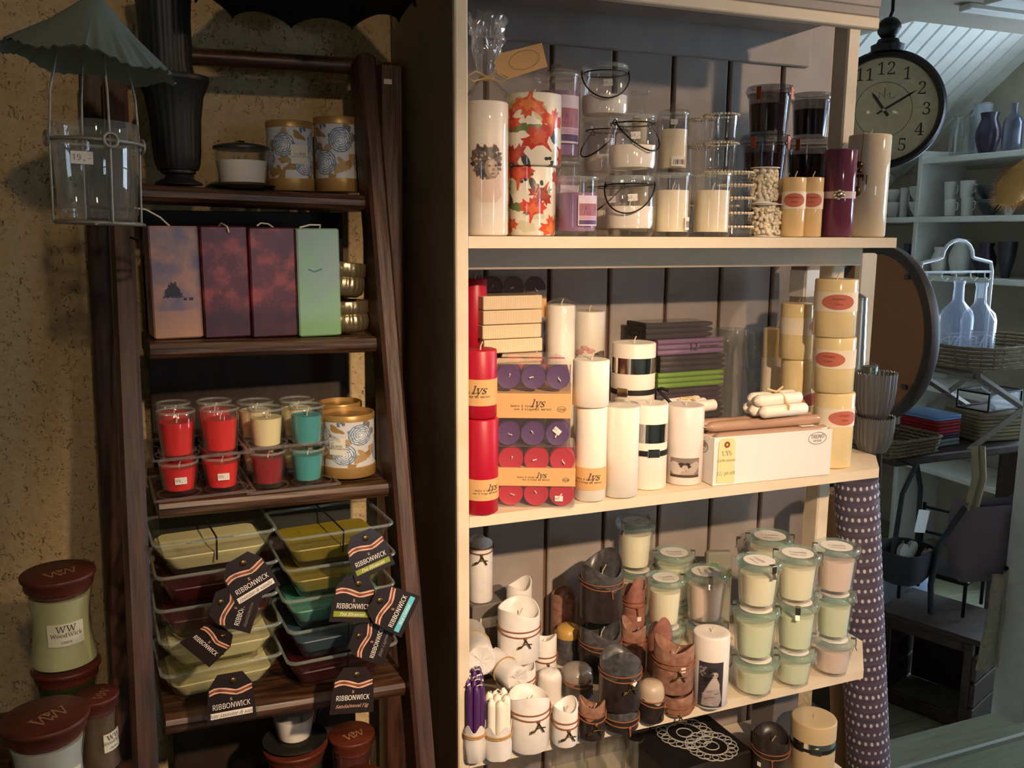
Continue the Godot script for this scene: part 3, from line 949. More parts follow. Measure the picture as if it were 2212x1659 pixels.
func bundle(label: String, at: Vector3, turn: float, count: int, length: float, r: float, m: Material, called := "candle_bundle") -> Node3D:     # candles lying side by side, tied with raffia
	var o := thing(called, label, "candles", at, turn, "tied bundles of candles")
	var cm := lathe([0, 0, r * 0.95, 0, r, 0.001, r, length * 0.9, r * 0.85, length * 0.94, r * 0.3, length * 0.985, 0, length], 16)
	var spots := [[0, 0], [1, 0], [2, 0], [0.5, 1], [1.5, 1], [1, 2]]
	for k in count:
		part("candle", cm, m, o, Vector3(length / 2 - (k % 2) * 0.004, r + spots[k][1] * r * 1.74, (1 - spots[k][0]) * r * 2.02), Vector3(0, 0, PI / 2))
	var loop := []
	var tall := r * (1.06 if count == 3 else 1.95)
	for k in 20:
		var a := TAU * k / 20
		loop.append(Vector3(0.004, tall + sin(a) * tall * 0.97, cos(a) * r * (3.12 if sin(a) < 0.3 else 2.4)))
	part("raffia_tie", tube(loop, 0.0022, 6, true), M.raffia, o)
	part("raffia_knot", tube([Vector3(-0.018, tall * 2.25, 0.0), Vector3(0.0, tall * 1.98, 0.004), Vector3(0.012, tall * 2.4, 0.006)], 0.002, 6), M.raffia, o)
	return o

func cellophane_shell(r: float, h: float, neck: float, top: float, seed_: int) -> ArrayMesh:       # crinkled clear film gathered above a candle
	var f := FastNoiseLite.new()
	f.seed = seed_
	f.frequency = 1.0
	var mod := func(a: float, p: Vector2) -> Vector2:
		if p.y < 0.001:
			return p
		var k := 0.03 if p.y < h * 1.01 else 0.45
		return Vector2(p.x * (1.0 + k * f.get_noise_3d(sin(a) * 6.0, cos(a) * 6.0, p.y * 60.0)) + 0.0006, p.y)
	var prof := [r * 0.9, 0.0, r + 0.001, 0.002]
	for k in 6:
		prof.append_array([r + 0.0012, h * (k + 1) / 6.0])
	prof.append_array([r * 0.75, lerpf(h, neck, 0.45), r * 0.4, lerpf(h, neck, 0.8), r * 0.2, neck])
	return lathe(prof, 40, mod)

func gathered_film(r: float, neck: float, top: float, seed_: int) -> ArrayMesh:      # the crinkled bunch above the tie
	var f := FastNoiseLite.new()
	f.seed = seed_
	f.frequency = 1.0
	var prof := []
	for k in 15:
		var t := k / 14.0
		prof.append_array([r * (0.2 + 0.62 * sqrt(t)), lerpf(neck, top, t)])
	return lathe(prof, 44, func(a: float, p: Vector2) -> Vector2:
		var t := (p.y - neck) / (top - neck)
		var w := f.get_noise_3d(sin(a) * 5.0, cos(a) * 5.0, p.y * 45.0)
		return Vector2(p.x * (1.0 + (0.25 + 0.6 * t) * w + 0.12 * sin(a * 9.0) * t), p.y + 0.018 * t * f.get_noise_2d(a * 2.0, 7.0)))

func goods_materials() -> void:
	mk("white_wax", "efe9dc", 0.45)
	clear("glass_lid", "a5cfc6", 0.2)
	mk("paper_label_round", "d9dccd", 0.6)
	grain("red_wood", ["43190e", "562414", "642d1a"], Vector3(3, 12, 12), 4, 8, 0.5, 31)
	mk("pale_wood", "a07a5c", 0.6)
	mk("tag_card", "231b1a", 0.28)
	mk("ribbon_pink", "cfa58f", 0.5)
	mk("ribbon_rust", "7a3d22", 0.5)
	mk("strip_olive", "7d8a1e", 0.5)
	mk("strip_cyan", "5cb8cc", 0.5)
	mk("strip_white", "dcd8cf", 0.5)
	mk("terracotta_oval", "c06a58", 0.7)
	mk("band_cream", "eadfc8", 0.75)
	mk("copper", "9a4a22", 0.35, 0.8)
	var f := RandomNumberGenerator.new()
	f.seed = 5
	# rose print
	var im := Image.create(512, 176, false, Image.FORMAT_RGB8)
	im.fill(Color("c9cdd3"))
	for k in 30:
		fill_poly(im, oval(Vector2(f.randf() * 512, f.randf() * 176), 12 + f.randf() * 14, 7 + f.randf() * 8, 0.25, f.randf() * TAU, 3), Color("9a7a48") if k % 2 else Color("ab9064"))
	for k in 14:
		var c := Vector2(f.randf() * 512, f.randf() * 176)
		for p in 6:
			fill_poly(im, oval(c + Vector2(f.randf_range(-12, 12), f.randf_range(-12, 12)), 5, 5), Color("67748a"))
	for k in 7:
		var c := Vector2((k + 0.3 * f.randf()) * 512 / 7.0, [55, 122][k % 2] + f.randf_range(-14, 14))
		for q in 5:
			var rad := 42.0 - q * 8.0
			for p in 8 - q:
				var an := TAU * p / (8 - q) + q * 0.6
				var pc := c + Vector2(cos(an), sin(an)) * rad * 0.62
				fill_poly(im, oval(pc, rad * 0.5, rad * 0.36, 0.06, an + PI / 2), Color("5f7893"))
				fill_poly(im, oval(pc - Vector2(cos(an), sin(an)) * 1.5, rad * 0.46, rad * 0.31, 0.06, an + PI / 2), Color("a9b9c8").lerp(Color("e9edf0"), 0.2 * ((p + q) % 4) + 0.1 * q))
	printed("floral", im, 0.6)
	# maple leaves, two versions
	for e in 2:
		im = Image.create(512, 250, false, Image.FORMAT_RGB8)
		im.fill(Color("ece7d8"))
		for k in 12:
			fill_poly(im, oval(Vector2(f.randf() * 512, f.randf() * 250), 34, 20, 0.1, f.randf() * TAU), Color(["c9cc9c", "b9c07e", "d8d6b4"][k % 3]))
		for k in 9:
			var c := Vector2(f.randf() * 512, f.randf() * 250)
			for q in 5:
				fill_poly(im, oval(c + Vector2(f.randf_range(-22, 22), f.randf_range(-22, 22)), 6, 6), Color("2c3330"))
			fill_poly(im, oval(c + Vector2(20, 30), 24, 11, 0.0, 1.2), Color("3a4146"))
		for k in 5:
			fill_poly(im, oval(Vector2(f.randf() * 512, f.randf() * 250), 36, 15, 0.12, f.randf() * TAU, 8), Color("5d7d43"))
		for k in 12:
			var c := Vector2((k + 0.3 * f.randf()) * 512 / 12.0, [48, 165, 105, 215][(k + e) % 4] + f.randf_range(-18, 18))
			var s := 46 + f.randf() * 16
			var tn := f.randf_range(-0.9, 0.9) + (PI if k % 3 == 0 else 0.0)
			fill_poly(im, maple(c, s, tn), Color(["c0331f", "d6432a", "b02a24", "dd5a2e"][k % 4]))
			fill_poly(im, maple(c, s * 0.55, tn), Color(["d65a35", "e57540", "c94a30", "ec8a4a"][k % 4]))
		printed("leaves_%d" % e, im, 0.35)
	# sepia child portrait of nobody in particular, printed on a tall candle
	im = Image.create(512, 512, false, Image.FORMAT_RGB8)
	im.fill(Color("efe6d8"))
	for k in 12:
		fill_poly(im, oval(Vector2(258, 275), 118 - k * 7, 150 - k * 9), Color("efe6d8").lerp(Color("e2c7b2"), k / 11.0))
	soften(im, 3)
	fill_poly(im, [Vector2(238, 300), Vector2(292, 296), Vector2(318, 352), Vector2(288, 384), Vector2(232, 384), Vector2(206, 356)], Color("dfc6b3"))
	soften(im, 3)
	for k in 110:
		var a := f.randf() * TAU
		var rr := sqrt(f.randf())
		fill_poly(im, oval(Vector2(252, 226) + Vector2(cos(a) * 60, sin(a) * 66) * rr, 9, 7, 0.25, a, 3), Color(["4a4038", "5f5248", "362e28", "77675b"][k % 4]))
	fill_poly(im, oval(Vector2(272, 256), 27, 38, 0.0, -0.12), Color("9c8371"))
	fill_poly(im, oval(Vector2(278, 254), 19, 31, 0.0, -0.12), Color("bfa592"))
	for q in [[262, 246], [287, 244]]:
		fill_poly(im, oval(Vector2(q[0], q[1]), 6, 4), Color("57463b"))
	fill_poly(im, oval(Vector2(278, 260), 5, 5), Color("8d7362"))
	fill_poly(im, oval(Vector2(275, 275), 8, 3), Color("7a5a4c"))
	for k in 26:
		var a := PI * 0.75 + f.randf() * PI * 1.3
		fill_poly(im, oval(Vector2(266, 250) + Vector2(cos(a) * 38, sin(a) * 48), 9, 6, 0.2, a), Color(["4a4038", "3a322c", "6a5b50"][k % 3]))
	soften(im, 1)
	im.resize(256, 256, Image.INTERPOLATE_BILINEAR)
	printed("portrait_sepia", im, 0.4)
	# dark panel with a seated figure in a pale dress
	im = Image.create(512, 512, false, Image.FORMAT_RGB8)
	im.fill(Color("e6e1da"))
	fill_poly(im, [Vector2(205, 170), Vector2(318, 170), Vector2(318, 492), Vector2(205, 492)], Color("3b3640"))
	for k in 30:
		fill_poly(im, oval(Vector2(266, 265) + Vector2(f.randf_range(-26, 26), f.randf_range(-60, 70)), 12, 9, 0.2), Color(["23201f", "2d2a2b", "383436"][k % 3]))
	for k in 18:
		fill_poly(im, oval(Vector2(226, 240) + Vector2(f.randf_range(-14, 14), f.randf_range(-34, 30)), 5, 5), Color("8e8a90"))
	fill_poly(im, oval(Vector2(276, 262), 18, 26, 0.0, 0.15), Color("8d8480"))
	fill_poly(im, oval(Vector2(281, 262), 12, 22, 0.0, 0.15), Color("b9b0ab"))
	for q in [[272, 258], [286, 260]]:
		fill_poly(im, oval(Vector2(q[0], q[1]), 4, 3), Color("5a504e"))
	fill_poly(im, oval(Vector2(279, 277), 4, 2), Color("86756f"))
	for k in 14:
		fill_poly(im, oval(Vector2(262 + f.randf_range(-8, 4), 262 + f.randf_range(-30, 70)), 8, 6, 0.2), Color(["23201f", "383436"][k % 2]))
	fill_poly(im, [Vector2(250, 330), Vector2(300, 330), Vector2(315, 440), Vector2(300, 485), Vector2(222, 480), Vector2(228, 400)], Color("b6a8a6"))
	fill_poly(im, [Vector2(268, 280), Vector2(288, 280), Vector2(304, 330), Vector2(302, 360), Vector2(246, 365), Vector2(252, 325)], Color("c4b8b3"))
	for k in 12:
		fill_poly(im, oval(Vector2(265 + f.randf_range(-32, 36), 420 + f.randf_range(-45, 55)), 16, 4, 0, f.randf_range(-0.8, 0.8)), Color(["8f8384", "c9bdba"][k % 2]))
	soften(im, 2)
	im.resize(256, 256, Image.INTERPOLATE_BILINEAR)
	printed("portrait_dark", im, 0.4)
	# brownish winged child print
	im = Image.create(512, 512, false, Image.FORMAT_RGB8)
	im.fill(Color("e9e0da"))
	fill_poly(im, [Vector2(196, 330), Vector2(330, 330), Vector2(330, 458), Vector2(196, 458)], Color("8d807a"))
	fill_poly(im, oval(Vector2(228, 402), 34, 50, 0.05, -0.5), Color("cfc6bf"))
	fill_poly(im, oval(Vector2(300, 395), 26, 44, 0.05, 0.5), Color("bdb2aa"))
	for k in 16:
		fill_poly(im, oval(Vector2(262 + f.randf_range(-20, 20), 378 + f.randf_range(-20, 12)), 9, 7, 0.2), Color(["3a302c", "4c403a"][k % 2]))
	fill_poly(im, oval(Vector2(263, 392), 13, 17), Color("c9b6aa"))
	fill_poly(im, [Vector2(235, 455), Vector2(250, 415), Vector2(278, 415), Vector2(310, 440), Vector2(310, 455)], Color("b9a89d"))
	fill_poly(im, [Vector2(196, 440), Vector2(330, 440), Vector2(330, 458), Vector2(196, 458)], Color("4d423d"))
	soften(im, 1)
	printed("portrait_winged", im, 0.4)
	# lavender label
	im = Image.create(64, 128, false, Image.FORMAT_RGB8)
	im.fill(Color("cdbfd0"))
	im.fill_rect(Rect2i(3, 34, 58, 52), Color("9a5a64"))
	for k in 60:
		im.fill_rect(Rect2i(3 + int(f.randf() * 56), 40 + int(f.randf() * 30), 1, 12 + int(f.randf() * 10)), Color(["5d3f72", "7d5a90", "b5707c"][k % 3]))
	im.fill_rect(Rect2i(3, 88, 58, 14), Color("b894ad"))
	im.fill_rect(Rect2i(3, 104, 58, 18), Color("4f3566"))
	printed("lavender_label", im, 0.5)
	im = Image.create(256, 256, false, Image.FORMAT_RGB8)
	im.fill(Color("e6e0d2"))
	for q in [[118, 60], [134, 72], [104, 78]]:
		for p in 6:
			fill_poly(im, oval(Vector2(q[0], q[1] + 100) + Vector2(cos(p), sin(p)) * 5, 7, 6, 0.1, p), Color(["c98f8f", "d9a9a5"][p % 2]))
	for q in [[92, 190], [150, 186], [125, 200]]:
		fill_poly(im, oval(Vector2(q[0], q[1]), 9, 4, 0, 0.5), Color("8b9078"))
	printed("rose_print", im, 0.45)

func disc_patch(radius: float, rx: float, ry: float, lift := 0.001) -> ArrayMesh:     # oval paper label bent round a cylinder
	var rows := []
	for i in 4:
		var row := PackedVector3Array()
		for j in 28:
			var a := -TAU * j / 28
			var t := (3 - i) / 3.0
			var x := cos(a) * rx * t / radius
			row.append(Vector3(sin(x) * (radius + lift), sin(a) * ry * t, cos(x) * (radius + lift)))
		rows.append(row)
	var g := G.new()
	g.skin(rows, true, 0.2)
	var m := g.mesh()
	return m

func top_shelf() -> void:
	goods_materials()
	var s1: float = 1.546
	# tall portrait candle in cellophane, with a tag on raffia
	var o := pillar("portrait_candle", "tall pillar candle with child portrait wrapped in cellophane, tied with raffia", Vector3(0.4599, 1.5468, -1.255), 0.0317, 0.1902, M.portrait_sepia, "", 0.05, false)
	var r: float = 0.0317
	var h: float = 0.1902
	part("cellophane", cellophane_shell(r, h, h + 0.035, h + 0.115, 4), M.cellophane, o)
	part("gathered_film", gathered_film(r, h + 0.035, h + 0.115, 4), M.cellophane_gather, o)
	var ring := []
	for k in 14:
		ring.append(Vector3(sin(TAU * k / 14) * 0.010, h + 0.034, cos(TAU * k / 14) * 0.010))
	part("raffia_tie", tube(ring, 0.002, 6, true), M.raffia, o)
	for s in [-1, 1]:
		part("raffia_bow", tube([Vector3(0, h + 0.034, 0.011), Vector3(s * 0.016, h + 0.04, 0.02), Vector3(s * 0.03, h + 0.032, 0.024), Vector3(s * 0.02, h + 0.026, 0.02), Vector3(0, h + 0.033, 0.012)], 0.0013, 6), M.raffia, o)
	part("raffia_end", tube([Vector3(0, h + 0.034, 0.011), Vector3(0.02, h + 0.036, 0.02), Vector3(0.05, h + 0.04, 0.016)], 0.0012, 6), M.raffia, o)
	var tg := part("kraft_tag", prism(PackedVector2Array([Vector2(0, -0.009), Vector2(0.012, -0.019), Vector2(0.072, -0.017), Vector2(0.072, 0.016), Vector2(0.012, 0.017), Vector2(0, 0.008)]), 0.0006), M.kraft, o, Vector3(0.012, h + 0.045, 0.022), Vector3(0.1, 0.0, 0.27))
	ring = []
	for k in 20:
		ring.append(Vector3(0.042 + cos(TAU * k / 20) * 0.022, sin(TAU * k / 20) * 0.0125, 0.0008))
	part("stamp", tube(ring, 0.0003, 4, true), M.ink_soft, tg)
	# two leaf print candles, one on the other
	for q in [["maple leaf print candle, lower of two, script lettering by its leaves", Vector3(0.538, 1.5468, -1.2682), 0.0366, 0.1019, "leaves_0", 0.4], ["maple leaf print candle, shrink wrapped and standing on its twin", Vector3(0.5393, 1.6493, -1.2684), 0.0424, 0.1042, "leaves_1", 1.3]]:
		o = pillar("leaf_print_candle", q[0], q[1], q[2], q[3], M[q[4]], "maple leaf print candles", q[5])
		part("shrink_film", lathe([q[2] * 0.8, -0.0 + 0.0003, q[2] + 0.0006, 0.001, q[2] + 0.0009, q[3] * 0.3, q[2] + 0.0006, q[3] * 0.6, q[2] + 0.001, q[3] - 0.001, q[2] * 0.8, q[3] + 0.0005], 36), M.cellophane, o)
		if q[4] == "leaves_0":
			part("lettering", words("Maple", 0.008, q[2], font_serif, 0.5, 0.0014), M.ink_soft, o, Vector3(0, q[3] * 0.66, 0), Vector3(0, 0.45 - q[5], 0))
			part("lettering", words("June", 0.007, q[2], font_serif, 0.5, 0.0014), M.ink_soft, o, Vector3(0, q[3] * 0.57, 0), Vector3(0, 0.5 - q[5], 0))
	# lavender candles
	for q in [["lavender wax glass at the bottom behind the leaf print candles", Vector3(0.6272, 1.5468, -1.3654), 0.0356, 0.1207, 0.8, false], ["tall lavender jar candle with domed glass lid and field label", Vector3(0.622, 1.6681, -1.3658), 0.0381, 0.1488, 0.72, true], ["short lavender candle in a clear glass at the shelf front, picture label", Vector3(0.6054, 1.5468, -1.2504), 0.0324, 0.0897, 0.72, false]]:
		o = lidded_jar(q[0], q[1], q[2], q[3], q[4], "8a668f", M.glass, "lavender jar candles", q[5])
		part("picture_label", patch(q[2], q[2] * 1.1, q[3] * 0.5, 0.0008), M.lavender_label, o, Vector3(0, q[3] * 0.42, 0), Vector3(0, 0.62, 0))
	# wire handled jars
	handle_jar("wire handled jar with white wax, bottom front of the stack", Vector3(0.702, 1.5468, -1.2586), 0.0413, 0.0924, 0.5, -0.1, "69,-")
	handle_jar("wire handled jar with white wax, upper front of the stack", Vector3(0.7048, 1.6398, -1.2592), 0.0398, 0.092, 0.5, 0.75, "69,-")
	handle_jar("wire handled jar at the bottom, behind the front stack", Vector3(0.7194, 1.5468, -1.3625), 0.0409, 0.0936, 0.45, -0.9, "69,-")
	handle_jar("wire handled jar in the middle, behind the front stack", Vector3(0.7137, 1.641, -1.363), 0.0404, 0.0911, 0.42, -0.9, "69,-")
	handle_jar("wire handled jar topmost of all, bail hanging down in front", Vector3(0.7086, 1.7327, -1.3634), 0.0411, 0.091, 0.46, 0.1, "69,-")
	# straight jars with white candles
	for q in [["clear glass jar candle beside the wire handled jars, at the front", Vector3(0.7748, 1.5468, -1.2509), 0.0294, 0.1004, 0.72, false, 1], ["clear glass jar candle with slanting wick, beside the pearl rimmed glasses", Vector3(0.8509, 1.5468, -1.2512), 0.0308, 0.1026, 0.72, false, 0], ["clear glass jar candle standing behind at shelf level", Vector3(0.8384, 1.5468, -1.346), 0.0253, 0.1068, 0.7, false, 0], ["knob lidded glass jar candle with barcode, upper row", Vector3(0.8336, 1.6542, -1.347), 0.0258, 0.1077, 0.66, true, 2], ["small lidded glass jar half hidden behind the topmost jar", Vector3(0.8369, 1.7, -1.4705), 0.0168, 0.1173, 0.5, true, 0], ["plain jar under the half hidden lidded jar", Vector3(0.8415, 1.5468, -1.4713), 0.0188, 0.154, 0.6, false, 0]]:
		o = lidded_jar(q[0], q[1], q[2], q[3], q[4], "ece2c6", M.glass, "straight glass jar candles", q[5])
		if q[6] == 1:
			barcode(o, q[2], q[3] * 0.2, 1.0, 0.012, 0.02)
		elif q[6] == 2:
			barcode(o, q[2], q[3] * 0.16, 0.35, 0.024, 0.016)
			sticker(o, Vector3(0, q[3] * 0.72, q[2] + 0.0003), Vector3.ZERO, 0.012, 0.008, "59,-")
	# pearl rimmed glasses
	var pearls := G.new()
	for k in 30:
		pearls.add(ball(0.0021, 7), Transform3D(Basis(), Vector3(sin(TAU * k / 30) * 0.0225, 0, cos(TAU * k / 30) * 0.0225)))
	var rim := pearls.mesh()
	var prev := 0
	for q in [["lowest of five low pearl rimmed glasses", Vector3(0.907, 1.5468, -1.2623), 0.0294, 0.0197], ["second from below of the low pearl rimmed glasses", Vector3(0.906, 1.5671, -1.2626), 0.0294, 0.0218], ["middle one of five low pearl rimmed glasses", Vector3(0.9049, 1.5895, -1.2629), 0.0293, 0.0239], ["fourth from below of the low pearl rimmed glasses", Vector3(0.9038, 1.614, -1.2632), 0.0292, 0.0201], ["topmost of five low pearl rimmed glasses", Vector3(0.9028, 1.6347, -1.2634), 0.0291, 0.02], ["pearl rimmed glass at the bottom, behind the straight jar candles", Vector3(0.9325, 1.5468, -1.3407), 0.0307, 0.0559], ["pearl rimmed glass under the tall pair, behind jars", Vector3(0.93, 1.6033, -1.3414), 0.0306, 0.0571], ["tall pearl rimmed glass below another, behind the straight jars", Vector3(0.9271, 1.6609, -1.342), 0.03, 0.0479], ["uppermost tall pearl rimmed glass of the stack", Vector3(0.9258, 1.7095, -1.3425), 0.0306, 0.0473], ["pearl rimmed glass low at the back of the shelf", Vector3(0.9576, 1.5468, -1.4407), 0.026, 0.0593], ["pearl rimmed glass second from below at the back", Vector3(0.9552, 1.6067, -1.4413), 0.0259, 0.0536], ["pearl rimmed glass second from top at the back", Vector3(0.953, 1.6608, -1.4418), 0.0257, 0.0529], ["pearl rimmed glass highest at the back beside the lidded jar", Vector3(0.9509, 1.7144, -1.4423), 0.0256, 0.0483]]:
		o = thing("pearl_rim_glass", q[0], "glass", q[1], 0.0, "pearl rimmed glasses")
		var gr: float = q[2]
		var gh: float = q[3]
		part("glass", lathe([0, 0, gr * 0.86, 0, gr * 0.9, 0.002, gr * 0.95, gh - 0.003, gr * 0.93, gh - 0.003, gr * 0.87, 0.005, 0, 0.005], 26), M.glass, o)
		var rm := part("pearl_rim", rim, M.pearl, o, Vector3(0, gh - 0.0035, 0))
		rm.scale = Vector3(gr / 0.0235, 1, gr / 0.0235)
		rm.set_meta("kind", "stuff")
	# spools of pearl garland
	var rg := RandomNumberGenerator.new()
	rg.seed = 9
	for q in [["lower spool of cream pearl garland beside pearl rimmed glasses", Vector3(0.97, 1.5468, -1.2629), 0.0262, 0.0545], ["upper spool of cream pearl garland with white disc on top", Vector3(0.9627, 1.6019, -1.2638), 0.0241, 0.0596]]:
		o = thing("pearl_garland_spool", q[0], "pearl garland", q[1], 0.0, "spools of pearl garland")
		var sr: float = q[2]
		var sh: float = q[3]
		part("core", lathe([0, 0.001, sr * 0.6, 0.001, sr * 0.6, sh - 0.001, 0, sh - 0.001], 20), M.paper_white, o)
		part("disc", lathe([0, 0, sr, 0, sr, 0.0015, 0, 0.0015], 26), M.paper_white, o)
		part("disc", lathe([0, 0, sr, 0, sr, 0.0015, 0, 0.0015], 26), M.paper_white, o, Vector3(0, sh - 0.0015, 0))
		var g := G.new()
		var pb := ball(0.0036, 8)
		for k in 260:
			var a := rg.randf() * TAU
			var rr := sr * (0.68 + 0.2 * rg.randf())
			g.add(pb, Transform3D(Basis().scaled(Vector3.ONE * rg.randf_range(0.7, 1.1)), Vector3(sin(a) * rr, 0.005 + (sh - 0.01) * rg.randf(), cos(a) * rr)))
		part("pearls", g.mesh(), M.pearl, o).set_meta("kind", "stuff")
	# dark red preserving jars, three high in two columns
	for q in [["dark berry red preserving jar at shelf level behind the pearl spools", Vector3(1.0525, 1.5468, -1.3765), 0.0455, 0.095], ["dark berry red preserving jar with orange clip, middle of its column", Vector3(1.0466, 1.6424, -1.3778), 0.0459, 0.0851], ["dark berry red preserving jar topmost, lid clipped, highest of all", Vector3(1.0527, 1.7281, -1.379), 0.0426, 0.0855], ["dark berry red preserving jar at shelf level behind beige candles", Vector3(1.2015, 1.5468, -1.4319), 0.0473, 0.1014], ["dark berry red preserving jar with orange clip beside the plum candle", Vector3(1.1939, 1.6488, -1.4334), 0.0481, 0.0847], ["dark berry red open jar topmost beside the post", Vector3(1.1926, 1.7341, -1.4348), 0.0396, 0.0831]]:
		o = thing("berry_jar_candle", q[0], "candle jar", q[1], facing(q[1], 0.3), "dark berry jar candles")
		var jr: float = q[2]
		var jh: float = q[3]
		var open: bool = q[0].contains("open")
		part("glass", lathe([0, 0, jr * 0.72, 0, jr * 0.77, 0.004, jr * 0.87, jh * 0.78, jr * 0.93, jh * 0.8, jr * 0.94, jh * 0.84, jr * 0.82, jh * 0.84, jr * 0.74, 0.006, 0, 0.006], 28), M.glass_dark, o)
		part("wax", lathe([0, 0.0065, jr * 0.72, 0.0065, jr * 0.8, jh * 0.64, 0, jh * 0.635], 28), wax("2e0d14", 0.0, 0.3), o)
		part("lid", lathe([0, jh * 0.845, jr * 0.95, jh * 0.845, jr, jh * 0.88, jr, jh * 0.93, jr * 0.94, jh, jr * 0.82, jh, jr * 0.8, jh * 0.97, 0, jh * 0.97], 28), M.glass_smoke, o)
		if not open:
			for s in [-1, 1]:
				part("clip", bx(0.009, 0.022, 0.0014, 0.0003), M.copper, o, Vector3(s * sin(0.75) * (jr + 0.001), jh * 0.7, cos(0.75) * (jr + 0.001)), Vector3(0, s * 0.75, 0))
	# beige candles with red oval labels
	for q in [["beige pillar candle with red oval label, nearer of the small pair", Vector3(1.0034, 1.5468, -1.2367), 0.0191, 0.0981], ["beige pillar candle with red oval label, farther of the small pair beside plum candle", Vector3(1.0505, 1.5468, -1.2489), 0.0193, 0.1], ["beige pillar candle half hidden behind the small labelled pair", Vector3(1.0368, 1.5468, -1.2987), 0.02, 0.1]]:
		o = pillar("labelled_candle", q[0], q[1], q[2], q[3], wax("e3c592", 0.2, 0.07), "small beige labelled candles", 0.0)
		oval_label(o, q[2], q[3] * 0.47, q[3] * 0.76, 0.05)
	o = pillar("plum_candle", "plum pillar candle with pale ribbon and rhinestone brooch", Vector3(1.106, 1.5468, -1.2461), 0.0269, 0.1482, wax("6f3a52", 0.1, 0.09), "", 0.0)
	r = 0.0269
	h = 0.1482
	sleeve("ribbon", o, r, h * 0.44, h * 0.52, M.ribbon_pale, 0.001)
	var br := part("brooch", lathe([0, 0, 0.008, 0, 0.009, 0.002, 0.004, 0.004, 0, 0.0045], 16), M.chrome, o, Vector3(0.001, h * 0.48, r + 0.001), Vector3(PI / 2, 0, 0))
	for k in 9:
		part("stone", ball(0.0024, 7), M.stone_clear, br, Vector3(sin(TAU * k / 8) * 0.0066, 0.003, cos(TAU * k / 8) * 0.0066) if k < 8 else Vector3(0, 0.005, 0))
	o = pillar("ivory_candle", "large ivory pillar candle at the open end of the upper shelf with hanging pendant", Vector3(1.2077, 1.5468, -1.2892), 0.0366, 0.181, wax("e2d7bb", 0.2, 0.07), "", 0.0)
	r = 0.0366
	h = 0.181
	var pd := Node3D.new()
	pd.name = "pendant"
	o.add_child(pd)
	pd.rotation.y = -0.35
	part("chain", tube([Vector3(0.002, h + 0.001, r * 0.7), Vector3(0.002, h + 0.0012, r + 0.0012), Vector3(0.001, h * 0.85, r + 0.0015), Vector3(0, h * 0.74, r + 0.002)], 0.0005, 5), M.brass_dark, pd)
	for q in [[0.70, 0.0062], [0.64, 0.0042]]:
		part("bead", ball(q[1], 10), M.brass_dark, pd, Vector3(0, h * q[0], r + q[1]))
	part("plate", prism(PackedVector2Array([Vector2(-0.008, 0), Vector2(0.008, 0), Vector2(0.006, -0.006), Vector2(-0.006, -0.006)]), 0.001), M.brass_dark, pd, Vector3(0, h * 0.61, r + 0.002))
	for q in [[-0.008, 0.012], [-0.001, 0.022], [0.007, 0.010], [0.013, 0.016]]:
		part("dangle", tube([Vector3(q[0], h * 0.6, r + 0.0025), Vector3(q[0], h * 0.6 - q[1], r + 0.0025)], 0.0012, 5), M.brass_dark, pd)
	part("drop", ball(0.006, 9, 1.5), M.brass_dark, pd, Vector3(-0.001, h * 0.60 - 0.028, r + 0.006))

func oval_label(o: Node3D, r: float, y0: float, y1: float, turn: float) -> void:      # cream band with a red oval
	var b := sleeve("paper_band", o, r, y0, y1, M.band_cream, 0.0006)
	var hh := (y1 - y0) / 2
	var lb := part("oval_label", disc_patch(r, minf(hh * 1.7, r * 0.95), hh * 0.8), M.terracotta_oval, b, Vector3(0, (y0 + y1) / 2, 0), Vector3(0, turn, 0))
	part("lettering", words("BUTTERMILK", hh * 0.13, r, font_serif, 0.0, 0.0016), M.oval_ink, lb, Vector3(0, hh * 0.3, 0))
	part("lettering", words("Lotus", hh * 0.22, r, font_serif, 0.3, 0.0016), M.oval_ink, lb, Vector3(0, -hh * 0.2, 0))

func ribbed_box(label: String, at: Vector3, w: float, h: float, d: float) -> void:
	var o := thing("ribbed_box", label, "box", at, 0.03, "cream ribbed boxes in cellophane")
	part("box", bx(w, h, d, 0.001), M.box_cream, o)
	var n := 34
	var g := G.new()
	for k in n:
		g.add(bx(w / n * 0.55, h - 0.003, 0.0008, 0.0002), Transform3D(Basis(), Vector3((k + 0.5 - n / 2.0) * w / n, 0.0015, d / 2 + 0.0002)))
	var rb := part("ribs", g.mesh(), M.box_cream, o)
	rb.set_meta("kind", "stuff")
	part("film", bx(w + 0.002, h + 0.0006, d + 0.003, 0.0015), M.cellophane, o, Vector3(0, -0.0002, 0))

func taper_pack(label: String, at: Vector3, turn: float, length: float, count: int, r: float, m: Material, text := "") -> Node3D:
	var o := thing("taper_pack", label, "candles", at, turn, "packs of mini tapers")
	var cm := lathe([0, 0, r, 0.0, r, length * 0.93, r * 0.5, length, 0, length], 10)
	for k in count:
		for row in 3:
			part("taper", cm, m, o, Vector3(-length / 2, r + row * 2 * r, (k - (count - 1) / 2.0) * 2 * r), Vector3(0, 0, -PI / 2))
	part("sleeve", bx(length * 0.99, 6 * r + 0.0008, count * 2 * r + 0.001, 0.001), M.plastic, o, Vector3(0, -0.0002, 0))
	if text:
		part("lettering", words("12", r * 2.6, 0.0, font_sans), M.ink, o, Vector3(length * 0.02, 2.8 * r, count * r + 0.0012))
		part("lettering", words(text, r * 1.2, 0.0, font_sans), M.ink, o, Vector3(length * 0.26, 3.0 * r, count * r + 0.0012))
	return o

